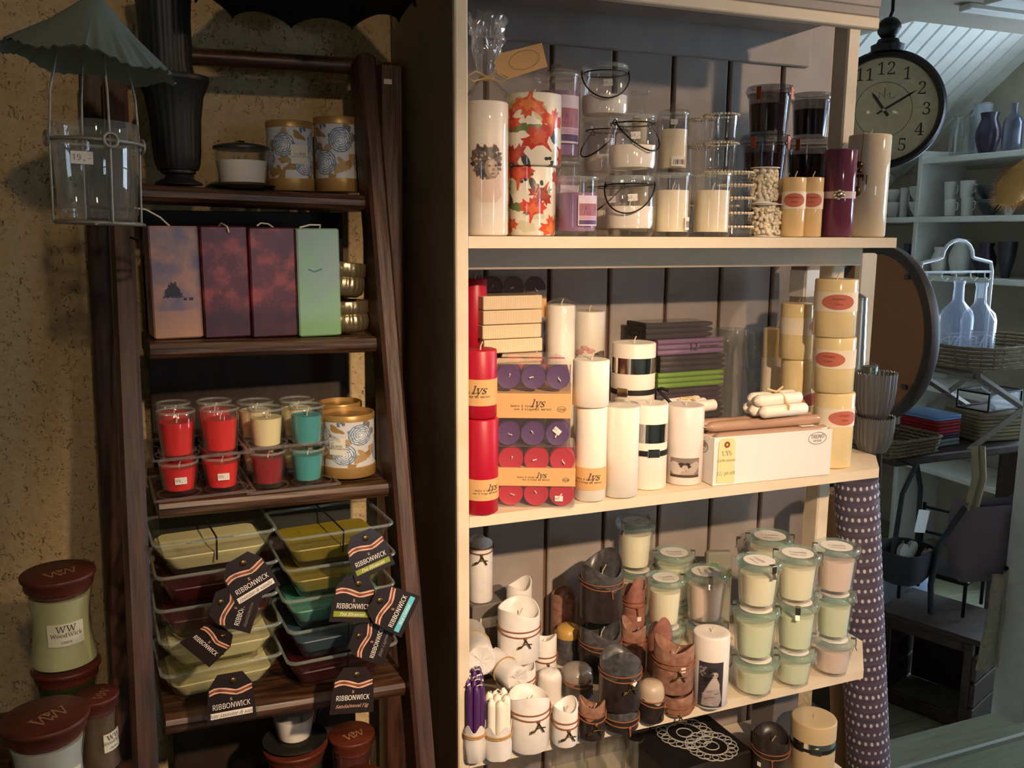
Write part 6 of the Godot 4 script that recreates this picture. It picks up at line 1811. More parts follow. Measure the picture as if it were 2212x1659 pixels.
func next_room() -> void:
	mk("case_black", "16191d", 0.4, 0.3)
	grain("dial_paper", ["c9bd94", "d3c8a4", "d9cfb0"], Vector3(9, 9, 9), 4, 4, 0.7, 51)
	mk("board_brown", "8a5a34", 0.75)
	mk("frame_dark", "2a211d", 0.5)
	mk("wicker", "7b6a52", 0.75)
	mk("wicker_grey", "77767a", 0.75)
	mk("grey_wood", "7d756a", 0.7)
	mk("white_metal", "d9dbdd", 0.4)
	clear("glass_blue", "b7c9e6", 0.2)
	clear("glass_navy", "2b3550", 0.6)
	mk("crockery", "c9c8c2", 0.3)
	mk("crockery_dark", "2e3036", 0.3)
	mk("purple_glaze", "2b2036", 0.25)
	mk("cloth_red", "8e1420", 0.9)
	mk("cloth_violet", "3d2040", 0.9)
	mk("cloth_blue", "6f93c4", 0.9)
	mk("cloth_sand", "8d7d63", 0.9)
	mk("cloth_grey", "6f7a76", 0.9)
	mk("felt_mauve", "7d7076", 0.95)
	mk("felt_dark", "34383e", 0.95)
	mk("strap_sand", "a59878", 0.9)
	mk("iron", "15161a", 0.5, 0.5)
	grain("crate_wood", ["2a1d15", "3c2a1f", "4a3627"], Vector3(3, 9, 9), 5, 8, 0.6, 52)
	mk("fur", "b98d50", 0.95)
	mk("heart_grey", "9a988c", 0.8)
	grain("scarf_cream", ["8d8674", "b3aa95", "7c7463"], Vector3(16, 16, 16), 6, 6, 0.9, 53)
	mk("cushion_blue", "8f9fb5", 0.9)
	mk("roll_tan", "9a7d5e", 0.85)
	clock()
	# back of a round mirror
	var o := thing("round_mirror", "back of a large round mirror with brown board and dark rim", "mirror", Vector3(1.7335, 1.2985, -1.78), facing(Vector3(1.7335, 1.2985, -1.78), -0.98))
	var R := 0.222
	part("board", lathe([0, 0, R * 0.93, 0, R * 0.93, 0.008, 0, 0.008], 56), M.board_brown, o, Vector3.ZERO, Vector3(PI / 2, 0, 0))
	part("rim", lathe([R * 0.9, -0.02, R * 0.98, -0.024, R * 1.02, -0.012, R * 1.02, 0.006, R * 0.97, 0.014, R * 0.92, 0.01], 64), M.frame_dark, o, Vector3.ZERO, Vector3(PI / 2, 0, 0))
	part("glass", lathe([0, -0.006, R * 0.92, -0.006, R * 0.92, -0.002, 0, -0.002], 48), M.chrome, o, Vector3.ZERO, Vector3(PI / 2, 0, 0))
	for k in 4:
		part("clip", bx(0.02, 0.012, 0.008), M.frame_dark, o, Vector3(sin(k * PI / 2 + 0.7) * R * 0.86, cos(k * PI / 2 + 0.7) * R * 0.86, 0.01))
	for s in [-1, 1]:
		part("easel_leg", tube([Vector3(s * 0.03, -R * 0.95, -0.012), Vector3(s * 0.06, 0.006 - o.position.y, -0.03)], 0.008, 6), M.frame_dark, o)
	part("hanger", tube([Vector3(0, R * 0.8, -0.02), Vector3(-0.05, R * 0.95, 0.06), Vector3(-0.09, R * 1.02, 0.12)], 0.003, 6), M.iron, o)
	# rolls of cloth standing at the shelf end
	roll("polka_roll", "mauve roll of wrapped cloth with white dots standing at the shelf end", Vector3(1.3421, 1.0493, -1.405), Vector3(1.4393, 0.366, -1.405), 0.043, true)
	roll("tan_roll", "tan cloth roll standing behind the dotted roll", Vector3(1.3682, 0.9908, -1.497), Vector3(1.4555, 0.3068, -1.497), 0.024, false)
	tray_stand()
	lower_corner()
	crockery_shelf()

func roll(called: String, label: String, a: Vector3, b: Vector3, r: float, dots: bool) -> void:
	var d := (a - b).normalized()
	var foot := b - d * ((b.y - 0.004) / d.y)
	var o := thing(called, label, "cloth roll", foot)
	var h := (a - foot).length()
	var x := Vector3.RIGHT
	x = (x - d * x.dot(d)).normalized()
	var xf := Transform3D(Basis(x, d, x.cross(d)), Vector3.ZERO)
	var prof := [0.0, 0.0, r * 0.98, 0.0]
	var n := 64
	for k in n * 3:
		var y := h * (k + 1) / (n * 3.0)
		prof.append_array([r * (1.0 + (0.05 * absf(sin(k * PI / 3.0)) if dots else 0.0)) * lerpf(1.06, 1.0, y / h), y])
	prof.append_array([r * 0.9, h, r * 0.3, h - 0.003, 0, h - 0.02])
	var im: Image
	if dots:
		im = Image.create(512, 1024, false, Image.FORMAT_RGB8)
		im.fill(Color("5a5163"))
		for j in 46:
			for i in 22:
				fill_poly(im, oval(Vector2((i + 0.5 * (j % 2)) * 512 / 22.0 + 3, (j + 0.5) * 1024 / 46.0), 5.2, 4.2), Color("d6d0d8"))
		printed("dot_print", im, 0.55)
	part("cloth", lathe(prof, 40), M.dot_print if dots else M.roll_tan, o).transform = xf

func clock() -> void:
	var p: Vector3 = Vector3(1.8651, 1.8864, -1.95)
	var o := thing("wall_clock", "large black pocket watch style clock with cream dial hanging at the opening", "clock", p, facing(p, 0.12))
	var R: float = 0.158
	part("case", lathe([0, -0.03, R * 0.9, -0.03, R * 0.985, -0.02, R * 1.0, 0.0, R * 0.985, 0.018, R * 0.93, 0.026, R * 0.87, 0.022, R * 0.86, 0.008], 64), M.case_black, o, Vector3.ZERO, Vector3(PI / 2, 0, 0))
	var dial := part("dial", lathe([0, 0, R * 0.87, 0, R * 0.87, 0.004, 0, 0.004], 64), M.dial_paper, o, Vector3.ZERO, Vector3(PI / 2, 0, 0))
	for k in 12:
		var a := TAU * (k + 1) / 12
		part("numeral", words(str(k + 1), R * 0.2, 0.0, font_serif), M.ink, o, Vector3(sin(a) * R * 0.68, cos(a) * R * 0.68, 0.0045))
	for rr in [0.46]:
		var ring := []
		for k in 48:
			ring.append(Vector3(sin(TAU * k / 48) * R * rr, cos(TAU * k / 48) * R * rr, 0.0045))
		part("dial_ring", tube(ring, 0.0006, 4, true), M.ink, o)
	for s in [-1, 1]:
		var c := []
		for k in 12:
			var t := k / 11.0
			c.append(Vector3(s * R * (0.03 + 0.13 * t + 0.03 * sin(t * 7.0)), R * (0.24 + 0.05 * sin(t * 6.0)), 0.0045))
		part("dial_scroll", tube(c, 0.0007, 4), M.ink_soft, o)
	part("dial_scroll", tube([Vector3(0, R * 0.2, 0.0045), Vector3(0, R * 0.36, 0.0045)], 0.0012, 4), M.ink_soft, o)
	for q in [[-0.62, 0.36, 0.004], [1.02, 0.6, 0.003]]:
		part("hand", prism(PackedVector2Array([Vector2(-q[2], -0.02), Vector2(q[2], -0.02), Vector2(q[2] * 0.9, R * q[1] * 0.8), Vector2(0, R * q[1]), Vector2(-q[2] * 0.9, R * q[1] * 0.8)]), 0.001), M.ink, o, Vector3(0, 0, 0.008), Vector3(0, 0, -q[0]))
	part("centre_knob", ball(0.006, 10), M.chrome, o, Vector3(0, 0, 0.012))
	part("glass", lathe([R * 0.86, 0.018, R * 0.6, 0.022, R * 0.3, 0.0245, 0, 0.025], 48), M.glass, o, Vector3.ZERO, Vector3(PI / 2, 0, 0))
	part("neck", lathe([0, R * 0.95, 0.042, R * 0.95, 0.044, R * 1.06, 0.03, R * 1.1, 0.026, R * 1.16, 0, R * 1.16], 28), M.case_black, o)
	part("crown", ball(0.031, 18, 0.95), M.case_black, o, Vector3(0, R * 1.34, 0))
	part("hook", tube([Vector3(0, R * 1.5, 0), Vector3(0.006, R * 1.62, 0), Vector3(0, 2.3 - p.y, 0)], 0.005, 8), M.iron, o)

func weave(o: Node3D, w: float, d: float, rad: float, h: float, rows: int, flare: float, m: Material) -> void:    # wicker wall: waving canes round upright stakes
	for i in rows:
		var y := h * (i + 0.5) / rows
		var f := 1.0 + flare * y / h
		var pts := []
		var base := rring(w * f, d * f, rad, y, 4)
		var cnt := 72
		var total := 0.0
		var acc := [0.0]
		for k in base.size():
			total += base[k].distance_to(base[(k + 1) % base.size()])
			acc.append(total)
		for k in cnt:
			var t := total * k / cnt
			var s := 0
			while acc[s + 1] < t:
				s += 1
			var p: Vector3 = base[s].lerp(base[(s + 1) % base.size()], (t - acc[s]) / maxf(acc[s + 1] - acc[s], 1e-5))
			var out := Vector3(p.x, 0, p.z).normalized()
			pts.append(p + out * 0.004 * (1.0 if (k + i) % 2 else -1.0))
		part("cane", tube(pts, h / rows * 0.48, 5, true), m, o)
	var bs := rring(w, d, rad, 0, 4)
	for k in 36:
		var a := TAU * k / 36
		var p: Vector3 = bs[int(k * bs.size() / 36.0)]
		part("stake", tube([p, p * (1.0 + flare) + Vector3(0, h, 0)], 0.003, 5), m, o)
	part("base", bx(w * 0.98, 0.006, d * 0.98, 0.002), m, o)

func tray_stand() -> void:
	var c := Vector3(2.8338, -0.22, -2.36)
	var ty: float = 1.0919
	var o := thing("tray_stand", "grey wooden folding stand with crossed legs under the wicker tray", "stand", c)
	var low: float = 1.0436
	for s in [-1, 1]:
		for e in [-0.16, 0.172]:
			part("leg", tube([Vector3(-0.26 * s, low - 0.012, e), Vector3(0.24 * s, ty + 0.204, e)], 0.013, 4), M.grey_wood, o)
		part("end_panel", bx(0.025, low - 0.033, 0.22, 0.004), M.crate_wood, o, Vector3(-0.12 + s * 0.455, 0.001, -0.06))
	part("lower_shelf", bx(0.95, 0.03, 0.34, 0.005), M.crate_wood, o, Vector3(-0.12, 1.0126, 0.02))
	for s in [-1, 1]:
		part("rail", tube([Vector3(s * 0.24, ty + 0.204, -0.16), Vector3(s * 0.24, ty + 0.204, 0.16)], 0.013, 6), M.grey_wood, o)
	o = thing("wicker_tray", "wide wicker tray holding bottles and a white wire rack", "tray", Vector3(c.x, ty + 0.001, c.z), 0.1)
	weave(o, 0.56, 0.36, 0.1, 0.085, 6, 0.08, M.wicker)
	for q in [["clear glass bottle with round shoulders on the tray, nearer the mirror", 2.6936, -2.385], ["clear glass bottle with round shoulders on the tray, farther one", 2.6597, -2.262]]:
		var b := thing("glass_bottle", q[0], "bottle", Vector3(q[1], ty + 0.0085, q[2]), 0.0, "round shouldered bottles")
		part("glass", lathe([0, 0, 0.052, 0, 0.056, 0.005, 0.057, 0.16, 0.05, 0.185, 0.03, 0.205, 0.019, 0.22, 0.017, 0.275, 0.02, 0.28, 0.02, 0.29, 0.015, 0.29, 0.014, 0.22, 0.028, 0.2, 0.053, 0.16, 0.052, 0.006, 0, 0.006], 30), M.glass_blue, b)
	var y1: float = 1.416
	var yt: float = 1.4996
	var xl: float = 2.6017
	var xr: float = 2.9668
	o = thing("wire_rack", "white arched metal rack with cup hooks standing on the tray", "rack", Vector3((xl + xr) / 2, ty + 0.0085, -2.485))
	var hw := (xr - xl) / 2
	var base := o.position.y
	var pts := [Vector3(-hw, 0, 0), Vector3(-hw, y1 - base, 0), Vector3(-hw + 0.01, y1 - base + 0.035, 0), Vector3(-hw * 0.5, y1 - base + 0.05, 0)]
	for k in 9:
		var a := PI * k / 8
		pts.append(Vector3(-cos(a) * hw * 0.42, y1 - base + 0.055 + sin(a) * (yt - y1 - 0.02), 0))
	pts.append_array([Vector3(hw * 0.5, y1 - base + 0.05, 0), Vector3(hw - 0.01, y1 - base + 0.035, 0), Vector3(hw, y1 - base, 0), Vector3(hw, 0, 0)])
	part("arch", tube(pts, 0.007, 8), M.white_metal, o)
	part("cross_bar", tube([Vector3(-hw, y1 - base, 0), Vector3(hw, y1 - base, 0)], 0.005, 8), M.white_metal, o)
	for k in 5:
		var x := hw * (k - 2) * 0.4
		part("hook", tube([Vector3(x, y1 - base, 0.0), Vector3(x - 0.012, y1 - base - 0.02, 0.012), Vector3(x, y1 - base - 0.032, 0.02), Vector3(x + 0.014, y1 - base - 0.02, 0.02)], 0.003, 6), M.white_metal, o)
	for s in [-1, 1]:
		for k in 3:
			part("scroll", tube([Vector3(s * (hw - 0.08 * k), 0, 0.02), Vector3(s * (hw - 0.08 * k - 0.015), 0.07, 0.04), Vector3(s * (hw - 0.08 * k - 0.05), 0.08, 0.04), Vector3(s * (hw - 0.08 * k - 0.065), 0.03, 0.03)], 0.003, 6), M.white_metal, o)
	part("swing_tag", bx(0.03, 0.055, 0.001, 0.0003), M.paper_white, o, Vector3(hw * 0.72, y1 - base - 0.1, 0.004))

func folded(called: String, label: String, at: Vector3, w: float, h: float, d: float, m: Material, group: String, turn := 0.0) -> void:     # a folded cloth: rounded soft slab with its fold lines
	var o := thing(called, label, "cloth", at, turn, group)
	for k in 2:
		var g := G.new()
		var rows := [dot_ring(Vector3(0, h * 0.5 * k, 0), 16)]
		for q in [[0.96, 0.0], [1.0, 0.2], [1.0, 0.8], [0.96, 1.0]]:
			rows.append(rring(w * q[0] * (1.0 - 0.03 * k), d * q[0], 0.01, h * 0.5 * (k + q[1]) * 0.99, 3))
		rows.append(dot_ring(Vector3(0, h * 0.5 * (k + 0.99), 0), 16))
		g.skin(rows, true, 0.3)
		part("fold", g.mesh(), m, o)

func lower_corner() -> void:
	# low table in the opening with cloths and a glass box
	var ty: float = 0.8236
	var o: Node3D
	var x0: float = 2.5309
	var yy := ty + 0.001
	for q in [["grey knitted cloth at the bottom of the folded stack", M.cloth_grey, 0.026], ["violet cloth in the folded stack", M.cloth_violet, 0.018], ["bright red cloth in the folded stack, lower one", M.cloth_red, 0.024], ["bright red cloth in the folded stack, upper one", M.cloth_red, 0.022], ["pale blue patterned cloth on top of the folded stack", M.cloth_blue, 0.016]]:
		folded("folded_cloth", q[0], Vector3(x0, yy, -2.315), 0.13, q[2], 0.16, q[1], "stack of folded cloths", 0.1)
		yy += q[2] + 0.0006
	yy = ty + 0.001
	for q in [["sand coloured cloth lowest of the wide stack", 0.03], ["brownish cloth second in the wide stack", 0.022], ["sand coloured cloth in the upper half of the wide stack", 0.026], ["sand coloured cloth on top of the wide stack", 0.022]]:
		folded("wide_cloth", q[0], Vector3(2.7892, yy, -2.315), 0.2, q[1], 0.18, M.cloth_sand, "wide stack of cloths", -0.1)
		yy += q[1] + 0.0006
	o = thing("glass_box", "black framed glass box lying on the wide stack of cloths", "box", Vector3(2.8126, yy + 0.001, -2.315), 0.15)
	for s in [[-1, -1], [1, -1], [-1, 1], [1, 1]]:
		part("edge", bx(0.006, 0.07, 0.006, 0.001), M.iron, o, Vector3(s[0] * 0.1, 0, s[1] * 0.06))
	for y in [0.0, 0.064]:
		for s in [-1, 1]:
			part("edge", bx(0.2, 0.006, 0.006, 0.001), M.iron, o, Vector3(0, y, s * 0.06))
			part("edge", bx(0.006, 0.006, 0.114, 0.001), M.iron, o, Vector3(s * 0.1, y, 0))
	part("lid_glass", bx(0.19, 0.002, 0.11, 0.0005), M.glass_blue, o, Vector3(0, 0.066, 0))
	part("front_glass", bx(0.19, 0.056, 0.002, 0.0005), M.glass_blue, o, Vector3(0, 0.006, 0.058))
	# wicker tray lower down
	o = thing("low_wicker_tray", "long wicker tray below the mirror at knee height", "tray", Vector3(2.3092, ty + 0.001, -2.27), 0.1)
	weave(o, 0.26, 0.2, 0.05, 0.06, 5, 0.1, M.wicker)
	var st: Node3D
	# crate bench
	var c := Vector3(2.6973, -0.219, -2.3256)
	o = thing("crate_bench", "old dark wooden crate with reddish top in the next room", "crate", c, -1.2)
	var w := 0.36
	var h := 0.34
	var d := 0.3
	part("top", bx(w + 0.02, 0.022, d + 0.02, 0.004), M.crate_wood, o, Vector3(0, h, 0))
	for s in [-1, 1]:
		for k in 3:
			part("plank", bx(0.018, 0.09, d, 0.003), M.crate_wood, o, Vector3(s * (w / 2 - 0.01), 0.003 + 0.098 * k, 0))
		part("post", bx(0.03, h - 0.002, 0.03, 0.003), M.crate_wood, o, Vector3(s * (w / 2 - 0.035), 0.001, d / 2 - 0.015))
	part("plank", bx(w - 0.1, 0.05, 0.016, 0.003), M.crate_wood, o, Vector3(0, 0.002, d / 2 - 0.01))
	part("plank", bx(w - 0.1, 0.04, 0.016, 0.003), M.crate_wood, o, Vector3(0, h - 0.042, d / 2 - 0.01))
	part("back", bx(w - 0.05, h - 0.01, 0.016, 0.003), M.crate_wood, o, Vector3(0, 0.003, -d / 2 + 0.01))
	# iron chair over the crate
	var cp := c + Vector3(0.05, h + 0.026, -0.07)
	o = thing("iron_chair", "small dark iron chair standing on the crate", "chair", cp, -1.2)
	for s in [[-1, -1], [1, -1], [-1, 1], [1, 1]]:
		part("leg", tube([Vector3(s[0] * 0.12, 0.007, s[1] * 0.09), Vector3(s[0] * 0.12, 0.13 if s[1] > 0 else 0.36, s[1] * 0.09)], 0.007, 6), M.iron, o)
	part("seat", bx(0.26, 0.018, 0.2, 0.004), M.iron, o, Vector3(0, 0.13, 0))
	for k in 2:
		part("back_rail", tube([Vector3(-0.12, 0.24 + 0.1 * k, -0.09), Vector3(0.12, 0.24 + 0.1 * k, -0.09)], 0.006, 6), M.iron, o)
	# mauve felt bag with sand straps
	var bp := Vector3(2.5584, 0.3991, -2.06)
	o = thing("felt_bag", "mauve felt shoulder bag with long sand coloured straps", "bag", bp, -0.15)
	o.position = bp
	var g := G.new()
	var rows := [dot_ring(Vector3(0, -0.01, 0), 24)]
	for q in [[0.20, 0.03, 0.0], [0.27, 0.07, 0.05], [0.30, 0.09, 0.14], [0.29, 0.085, 0.23], [0.28, 0.08, 0.30]]:
		rows.append(rring(q[0], q[1], q[1] * 0.45, q[2], 5))
	for k in rows[5].size():
		rows[5][k].y -= 0.075 * pow(cos(clampf(rows[5][k].x / 0.14, -1, 1) * PI / 2), 1.0) 
	g.skin(rows, true, 0.3)
	part("felt", g.mesh(), M.felt_mauve, o)
	for s in [[-0.09, -0.2], [-0.12, 0.0]]:
		part("strap", tube([Vector3(s[0], 0.26, 0.03), Vector3(s[0] + 0.03, 0.36, 0.02), Vector3(s[0] + 0.05, 0.46, -0.02)], 0.011, 6), M.strap_sand, o)
	part("strap", tube([Vector3(-0.13, 0.27, 0.03), Vector3(-0.24, 0.16, 0.06), Vector3(-0.25, 0.02, 0.05), Vector3(-0.24, -0.08, 0.05)], 0.010, 6), M.felt_dark, o)
	# grey basket with hearts
	var gp := Vector3(2.2464, 0.4256, -2.11)
	o = thing("felt_basket", "dark felt basket with ornaments beside the dotted roll", "basket", gp, 0.3)
	g = G.new()
	rows = [dot_ring(Vector3(0, 0, 0), 24)]
	for q in [[0.14, 0.0], [0.17, 0.02], [0.19, 0.11], [0.18, 0.11], [0.16, 0.02]]:
		rows.append(rring(q[0], q[0] * 0.8, 0.05, q[1], 5))
	rows.append(dot_ring(Vector3(0, 0.02, 0), 24))
	g.skin(rows, true, 0.5)
	part("felt", g.mesh(), M.felt_dark, o)
	part("handle", tube([Vector3(-0.08, 0.1, 0), Vector3(-0.05, 0.3, 0), Vector3(0.03, 0.3881, 0), Vector3(0.07, 0.3, 0), Vector3(0.08, 0.1, 0)], 0.009, 6), M.felt_dark, o)
	part("hook", tube([Vector3(0.03, 0.3781, 0.0), Vector3(0.03, 0.3861, -0.05)], 0.004, 6), M.iron, o)
	for q in [["large grey heart ornament leaning in the felt basket", 0.05, Vector3(-0.03, 0.075, 0.03)], ["small grey heart ornament beside the large one in the basket", 0.03, Vector3(0.05, 0.07, 0.04)]]:
		var ht := thing("heart_ornament", q[0], "ornament", gp + q[2], 0.2, "grey hearts")
		var hp := PackedVector2Array()
		for k in 26:
			var t := TAU * k / 26
			hp.append(Vector2(16.0 * pow(sin(t), 3), 13.0 * cos(t) - 5.0 * cos(2 * t) - 2.0 * cos(3 * t) - cos(4 * t)) * q[1] / 16.0)
		part("heart", prism(hp, 0.012), M.heart_grey, ht, Vector3(0, q[1] * 0.6, 0))
		var ey := []
		for k in 8:
			ey.append(Vector3(-q[1] * 0.55 + cos(TAU * k / 8) * 0.005, q[1] * 1.45 + sin(TAU * k / 8) * 0.005, 0.006))
		part("eyelet", tube(ey, 0.001, 5, true), M.tin, ht)
	o = thing("swing_card", "white patterned card hanging above the felt basket", "card", gp + Vector3(-0.02, 0.185, 0.07), 0.1)
	part("card", bx(0.055, 0.075, 0.001, 0.0003), M.paper_white, o, Vector3.ZERO, Vector3(0, 0, -0.2))
	# cushion and hanging scarves
	o = thing("blue_cushion", "pale blue cushion on the floor behind the crate", "cushion", Vector3(2.8407, -0.0502, -2.65), 0.3)
	o.position.y = -0.218
	g = G.new()
	rows = [dot_ring(Vector3(0, 0, 0), 24)]
	for k in 7:
		var t := PI * (k + 1) / 8.0
		rows.append(rring(0.1 + 0.14 * sin(t), 0.06 + 0.1 * sin(t), 0.03 + 0.02 * sin(t), 0.2 * (1.0 - cos(t)), 5))
	rows.append(dot_ring(Vector3(0, 0.4, 0), 24))
	g.skin(rows, true, 0.2)
	part("cover", g.mesh(), M.cushion_blue, o)
	o = thing("hanging_scarf", "cream patterned scarves draped down beside the white jamb", "scarf", Vector3(2.5608, 0.1135, -1.985), 0.0)
	for q in [[-0.03, 0.33, 0.026, 0.02], [0.02, 0.34, 0.03, -0.01], [0.055, 0.35, 0.026, 0.0]]:
		var rows2 := []
		for i in 12:
			var y: float = q[1] * i / 11.0
			var ring := PackedVector3Array()
			for j in 16:
				var a := TAU * j / 16
				ring.append(Vector3(q[0] + sin(a) * q[2] * (1.0 - 0.3 * i / 11.0) + 0.03 * pow(1.0 - i / 11.0, 2) * (-1.0 if q[0] < 0 else 0.4), y, cos(a) * 0.016 * (1.0 + 0.3 * sin(j * 2.4 + i))))
			rows2.append(ring)
		rows2.push_front(dot_ring(Vector3(q[0] - 0.01, -0.002, 0), 16))
		rows2.append(dot_ring(Vector3(q[0], q[1] + 0.004, 0), 16))
		g = G.new()
		g.skin(rows2, true, 0.3)
		part("scarf", g.mesh(), M.scarf_cream, o)
	part("peg", tube([Vector3(0.0, 0.35, 0), Vector3(0.12, 0.352, 0.04)], 0.008, 6), M.iron, o)
	# tan fur hanging at the edge
	o = thing("fur_tail", "tawny fur piece hanging beside the crockery shelf", "fur", Vector3(2.95, 1.7427, -2.4022))
	var rg := RandomNumberGenerator.new()
	rg.seed = 77
	part("hide", lathe([0, -0.1, 0.03, -0.09, 0.055, -0.04, 0.05, 0.03, 0.03, 0.09, 0, 0.1], 20), M.fur, o, Vector3.ZERO, Vector3(0, 0, -0.7))
	g = G.new()
	for k in 700:
		var t := rg.randf_range(-0.09, 0.09)
		var a := rg.randf() * TAU
		var rr := 0.052 * sqrt(maxf(0.05, 1.0 - pow(t / 0.1, 2)))
		var p := Vector3(sin(a) * rr, t, cos(a) * rr)
		var dir := (Vector3(sin(a), -0.9, cos(a)) + Vector3(rg.randf_range(-0.4, 0.4), 0, rg.randf_range(-0.4, 0.4))).normalized()
		var sd := dir.cross(Vector3.UP).normalized() * 0.0016
		g.flat(p - sd, p + sd, p + dir * 0.03 + sd * 0.1, p + dir * 0.03 - sd * 0.1)
	var fr := part("hair", g.mesh(), M.fur, o, Vector3.ZERO, Vector3(0, 0, -0.7))
	fr.set_meta("kind", "stuff")
	part("cord", tube([Vector3(0.05, 0.06, 0), Vector3(0.07, 0.4, 0), Vector3(0.07, 2.28 - o.position.y, 0)], 0.003, 5), M.twine, o)

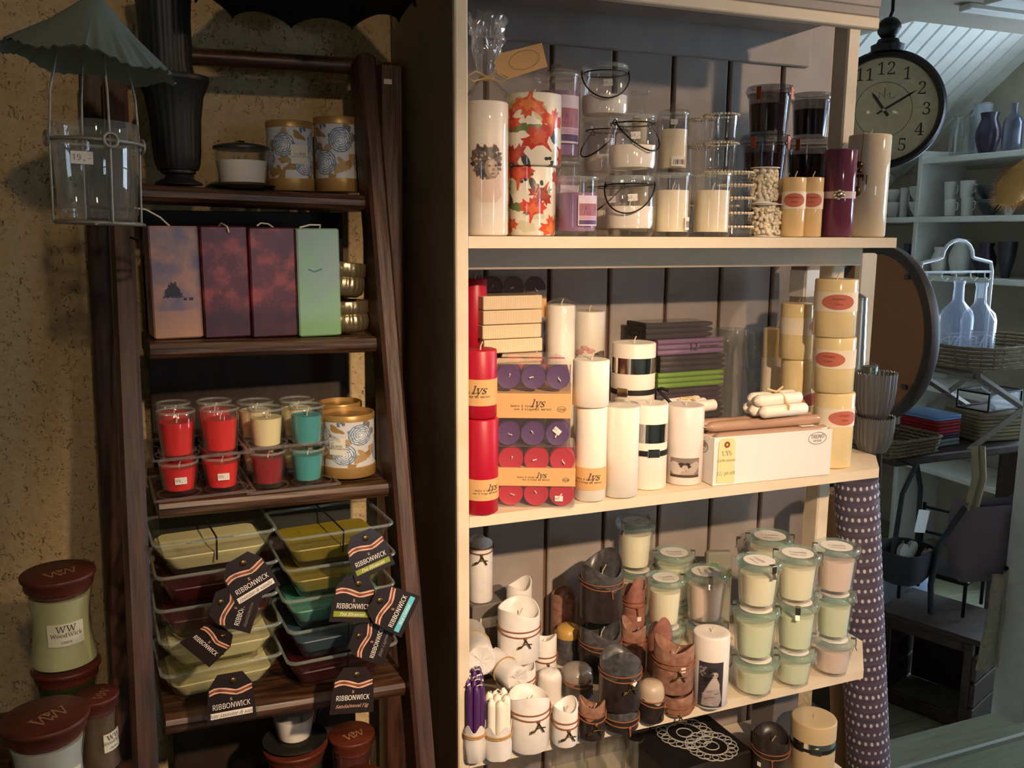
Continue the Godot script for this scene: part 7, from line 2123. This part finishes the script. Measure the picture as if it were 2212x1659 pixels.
func crockery_shelf() -> void:
	var X := 3.98
	var o := thing("crockery_shelf", "white open wall shelf of crockery in the next room", "shelf", Vector3(4.19, -0.219, -3.6))
	var zs := [-3.7256, -2.95]
	var ys := [1.9583, 1.6515, 1.3424, 0.75, 0.3]
	for k in 5:
		var z0: float = -4.35 if k > 0 else zs[0]
		part("shelf_board", bx(0.34, 0.03, zs[1] - z0, 0.004), M.white_board, o, Vector3(-0.17, ys[k] + 0.188, (z0 + zs[1]) / 2 + 3.6))
	part("upright", bx(0.33, ys[0] + 0.26, 0.03, 0.004), M.white_board, o, Vector3(-0.165, 0, zs[0] + 3.6 - 0.016))
	part("upright", bx(0.33, ys[0] + 0.18, 0.03, 0.004), M.white_board, o, Vector3(-0.165, 0, zs[1] + 3.6 - 0.02))
	part("back", bx(0.012, ys[0] + 0.17, 1.4, 0.002), M.grey_wall, o, Vector3(-0.005, 0.0, -0.02))
	for q in [["glass_storage_jar", "greenish glass storage jar on the top crockery shelf", "jar", Vector3(3.9, ys[0] + 0.001, -3.5105), 0.0644, 0.1958, "glass_sage|jar"], ["glass_storage_jar", "tall clear glass jar behind on the top crockery shelf", "jar", Vector3(4.08, ys[0] + 0.001, -3.5609), 0.0569, 0.2763, "glass_blue|jar"], ["purple_vase", "dark purple bulbous vase on the top crockery shelf", "vase", Vector3(3.92, ys[0] + 0.001, -3.3789), 0.0596, 0.198, "purple_glaze|vase"], ["blue_bottle", "navy blue glass bottle on the top crockery shelf", "bottle", Vector3(3.92, ys[0] + 0.001, -3.2417), 0.0453, 0.2264, "glass_navy|bottle"], ["white_bowl", "upper of two white bowls behind the ivory candle", "bowl", Vector3(3.95, ys[1] + 0.001, -4.0047), 0.0519, 0.077, "crockery|bowl2"], ["white_bowl", "lower of two white bowls behind the ivory candle", "bowl", Vector3(3.95, ys[1] + 0.001, -3.9968), 0.0519, 0.0851, "crockery|bowl"], ["white_mug", "white beaker between the bowls on the left shelf part", "beaker", Vector3(3.95, ys[1] + 0.001, -3.9212), 0.0268, 0.1626, "crockery|cup"], ["ribbed_bowl", "lower ribbed white bowl of the stacked pair", "bowl", Vector3(3.95, ys[1] + 0.001, -3.8115), 0.0526, 0.0823, "crockery|bowl"], ["ribbed_bowl", "upper ribbed white bowl of the stacked pair", "bowl", Vector3(3.95, ys[1] + 0.001, -3.8199), 0.0525, 0.0822, "crockery|bowl2"], ["white_mug", "white mug nearest the upright on the middle shelf", "mug", Vector3(3.92, ys[1] + 0.001, -3.571), 0.0365, 0.0882, "crockery|cup"], ["white_mug", "white mug upper of the pair nearest the upright", "mug", Vector3(3.92, ys[1] + 0.001, -3.5803), 0.0364, 0.0881, "crockery|cup2"], ["white_mug", "second white mug on the middle shelf", "mug", Vector3(3.92, ys[1] + 0.001, -3.4644), 0.0368, 0.0936, "crockery|cup"], ["white_mug", "second white mug upper one on the middle shelf", "mug", Vector3(3.92, ys[1] + 0.001, -3.473), 0.0423, 0.0886, "crockery|cup2"], ["dark_bowl", "dark bowl at the bottom of its stack on the middle shelf", "bowl", Vector3(3.92, ys[1] + 0.001, -3.3313), 0.0619, 0.0794, "crockery_dark|bowl"], ["dark_bowl", "dark bowl with pale rim on top of its stack", "bowl", Vector3(3.92, ys[1] + 0.001, -3.3386), 0.0672, 0.0746, "crockery_dark|bowl2"], ["white_bowl", "white footed bowl under the fur on the middle shelf", "bowl", Vector3(3.92, ys[1] + 0.001, -3.2188), 0.0403, 0.0958, "crockery|bowl"], ["cream_jug", "small cream jug with heart on the third shelf", "jug", Vector3(3.92, ys[2] + 0.001, -3.6133), 0.0441, 0.1474, "crockery|vase"], ["cream_jug", "large cream jug behind the arched rack on the third shelf", "jug", Vector3(3.95, ys[2] + 0.001, -3.5056), 0.0593, 0.1888, "crockery|vase"], ["dark_pot", "dark round pot on the third shelf", "pot", Vector3(3.95, ys[2] + 0.001, -3.3549), 0.0553, 0.1713, "purple_glaze|vase"], ["dark_pot", "dark low pot beyond on the third shelf", "pot", Vector3(3.95, ys[2] + 0.001, -3.2312), 0.0453, 0.1786, "crockery_dark|bowl"], ["dark_tumbler", "dim glass tumbler at the start of the third shelf", "glass", Vector3(3.92, ys[2] + 0.001, -3.8371), 0.0267, 0.1616, "glass_navy|cup"], ["dark_tumbler", "dim glass tumbler second on the third shelf", "glass", Vector3(3.92, ys[2] + 0.001, -3.7974), 0.0217, 0.1604, "glass_navy|cup"]]:
		var mm: PackedStringArray = q[6].split("|")
		var kind := mm[1]
		var up: bool = kind.ends_with("2")
		var at: Vector3 = q[3]
		if up:
			at.y += q[5] + 0.0012
		var t := thing(q[0], q[1], q[2], at)
		var r: float = q[4]
		var h: float = q[5]
		var m: Material = M[mm[0]]
		match kind.trim_suffix("2"):
			"jar":
				part("body", lathe([0, 0, r * 0.9, 0, r, 0.01, r, h * 0.78, r * 0.8, h * 0.88, r * 0.85, h * 0.92, r * 0.85, h, r * 0.78, h, r * 0.92, 0.015, 0, 0.012], 28), m, t)
			"vase":
				part("body", lathe([0, 0, r * 0.6, 0, r * 0.7, 0.008, r, h * 0.4, r * 0.95, h * 0.6, r * 0.62, h * 0.85, r * 0.75, h, r * 0.7, h, r * 0.55, h * 0.85, r * 0.85, h * 0.5, 0, 0.02], 28), m, t)
			"bottle":
				part("body", lathe([0, 0, r * 0.9, 0, r, 0.01, r, h * 0.6, r * 0.75, h * 0.72, r * 0.35, h * 0.8, r * 0.32, h * 0.95, r * 0.42, h, 0, h], 28), m, t)
			"bowl":
				part("body", lathe([0, 0, r * 0.45, 0, r * 0.5, h * 0.12, r * 0.85, h * 0.5, r, h * 0.95, r * 0.97, h, r * 0.8, h * 0.55, 0, h * 0.2], 28), m, t)
			"cup":
				part("body", lathe([0, 0, r * 0.7, 0, r * 0.76, h * 0.05, r * 0.88, h * 0.95, r * 0.86, h, r * 0.82, h * 0.95, r * 0.7, h * 0.1, 0, h * 0.1], 26), m, t)
				part("handle", tube([Vector3(0, h * 0.8, r * 0.82), Vector3(0, h * 0.75, r * 1.25), Vector3(0, h * 0.4, r * 1.25), Vector3(0, h * 0.3, r * 0.76)], r * 0.1, 6), m, t)
	# round teapot above the ribbed bowls
	o = thing("white_teapot", "round white teapot with dark spout above the ribbed bowls", "teapot", Vector3(3.95, ys[1] + 0.001, -4.08) + Vector3(0, 2.0 * 32 * 0.00258 + 0.004, 0))
	part("body", ball(0.05, 20, 0.9), M.crockery, o, Vector3(0, 0.044, 0))
	part("lid", ball(0.02, 12, 0.5), M.crockery, o, Vector3(0, 0.09, 0))
	part("spout", tube([Vector3(-0.03, 0.03, 0.03), Vector3(-0.055, 0.05, 0.05), Vector3(-0.06, 0.07, 0.055)], 0.011, 8, false, 0.6), M.crockery_dark, o)
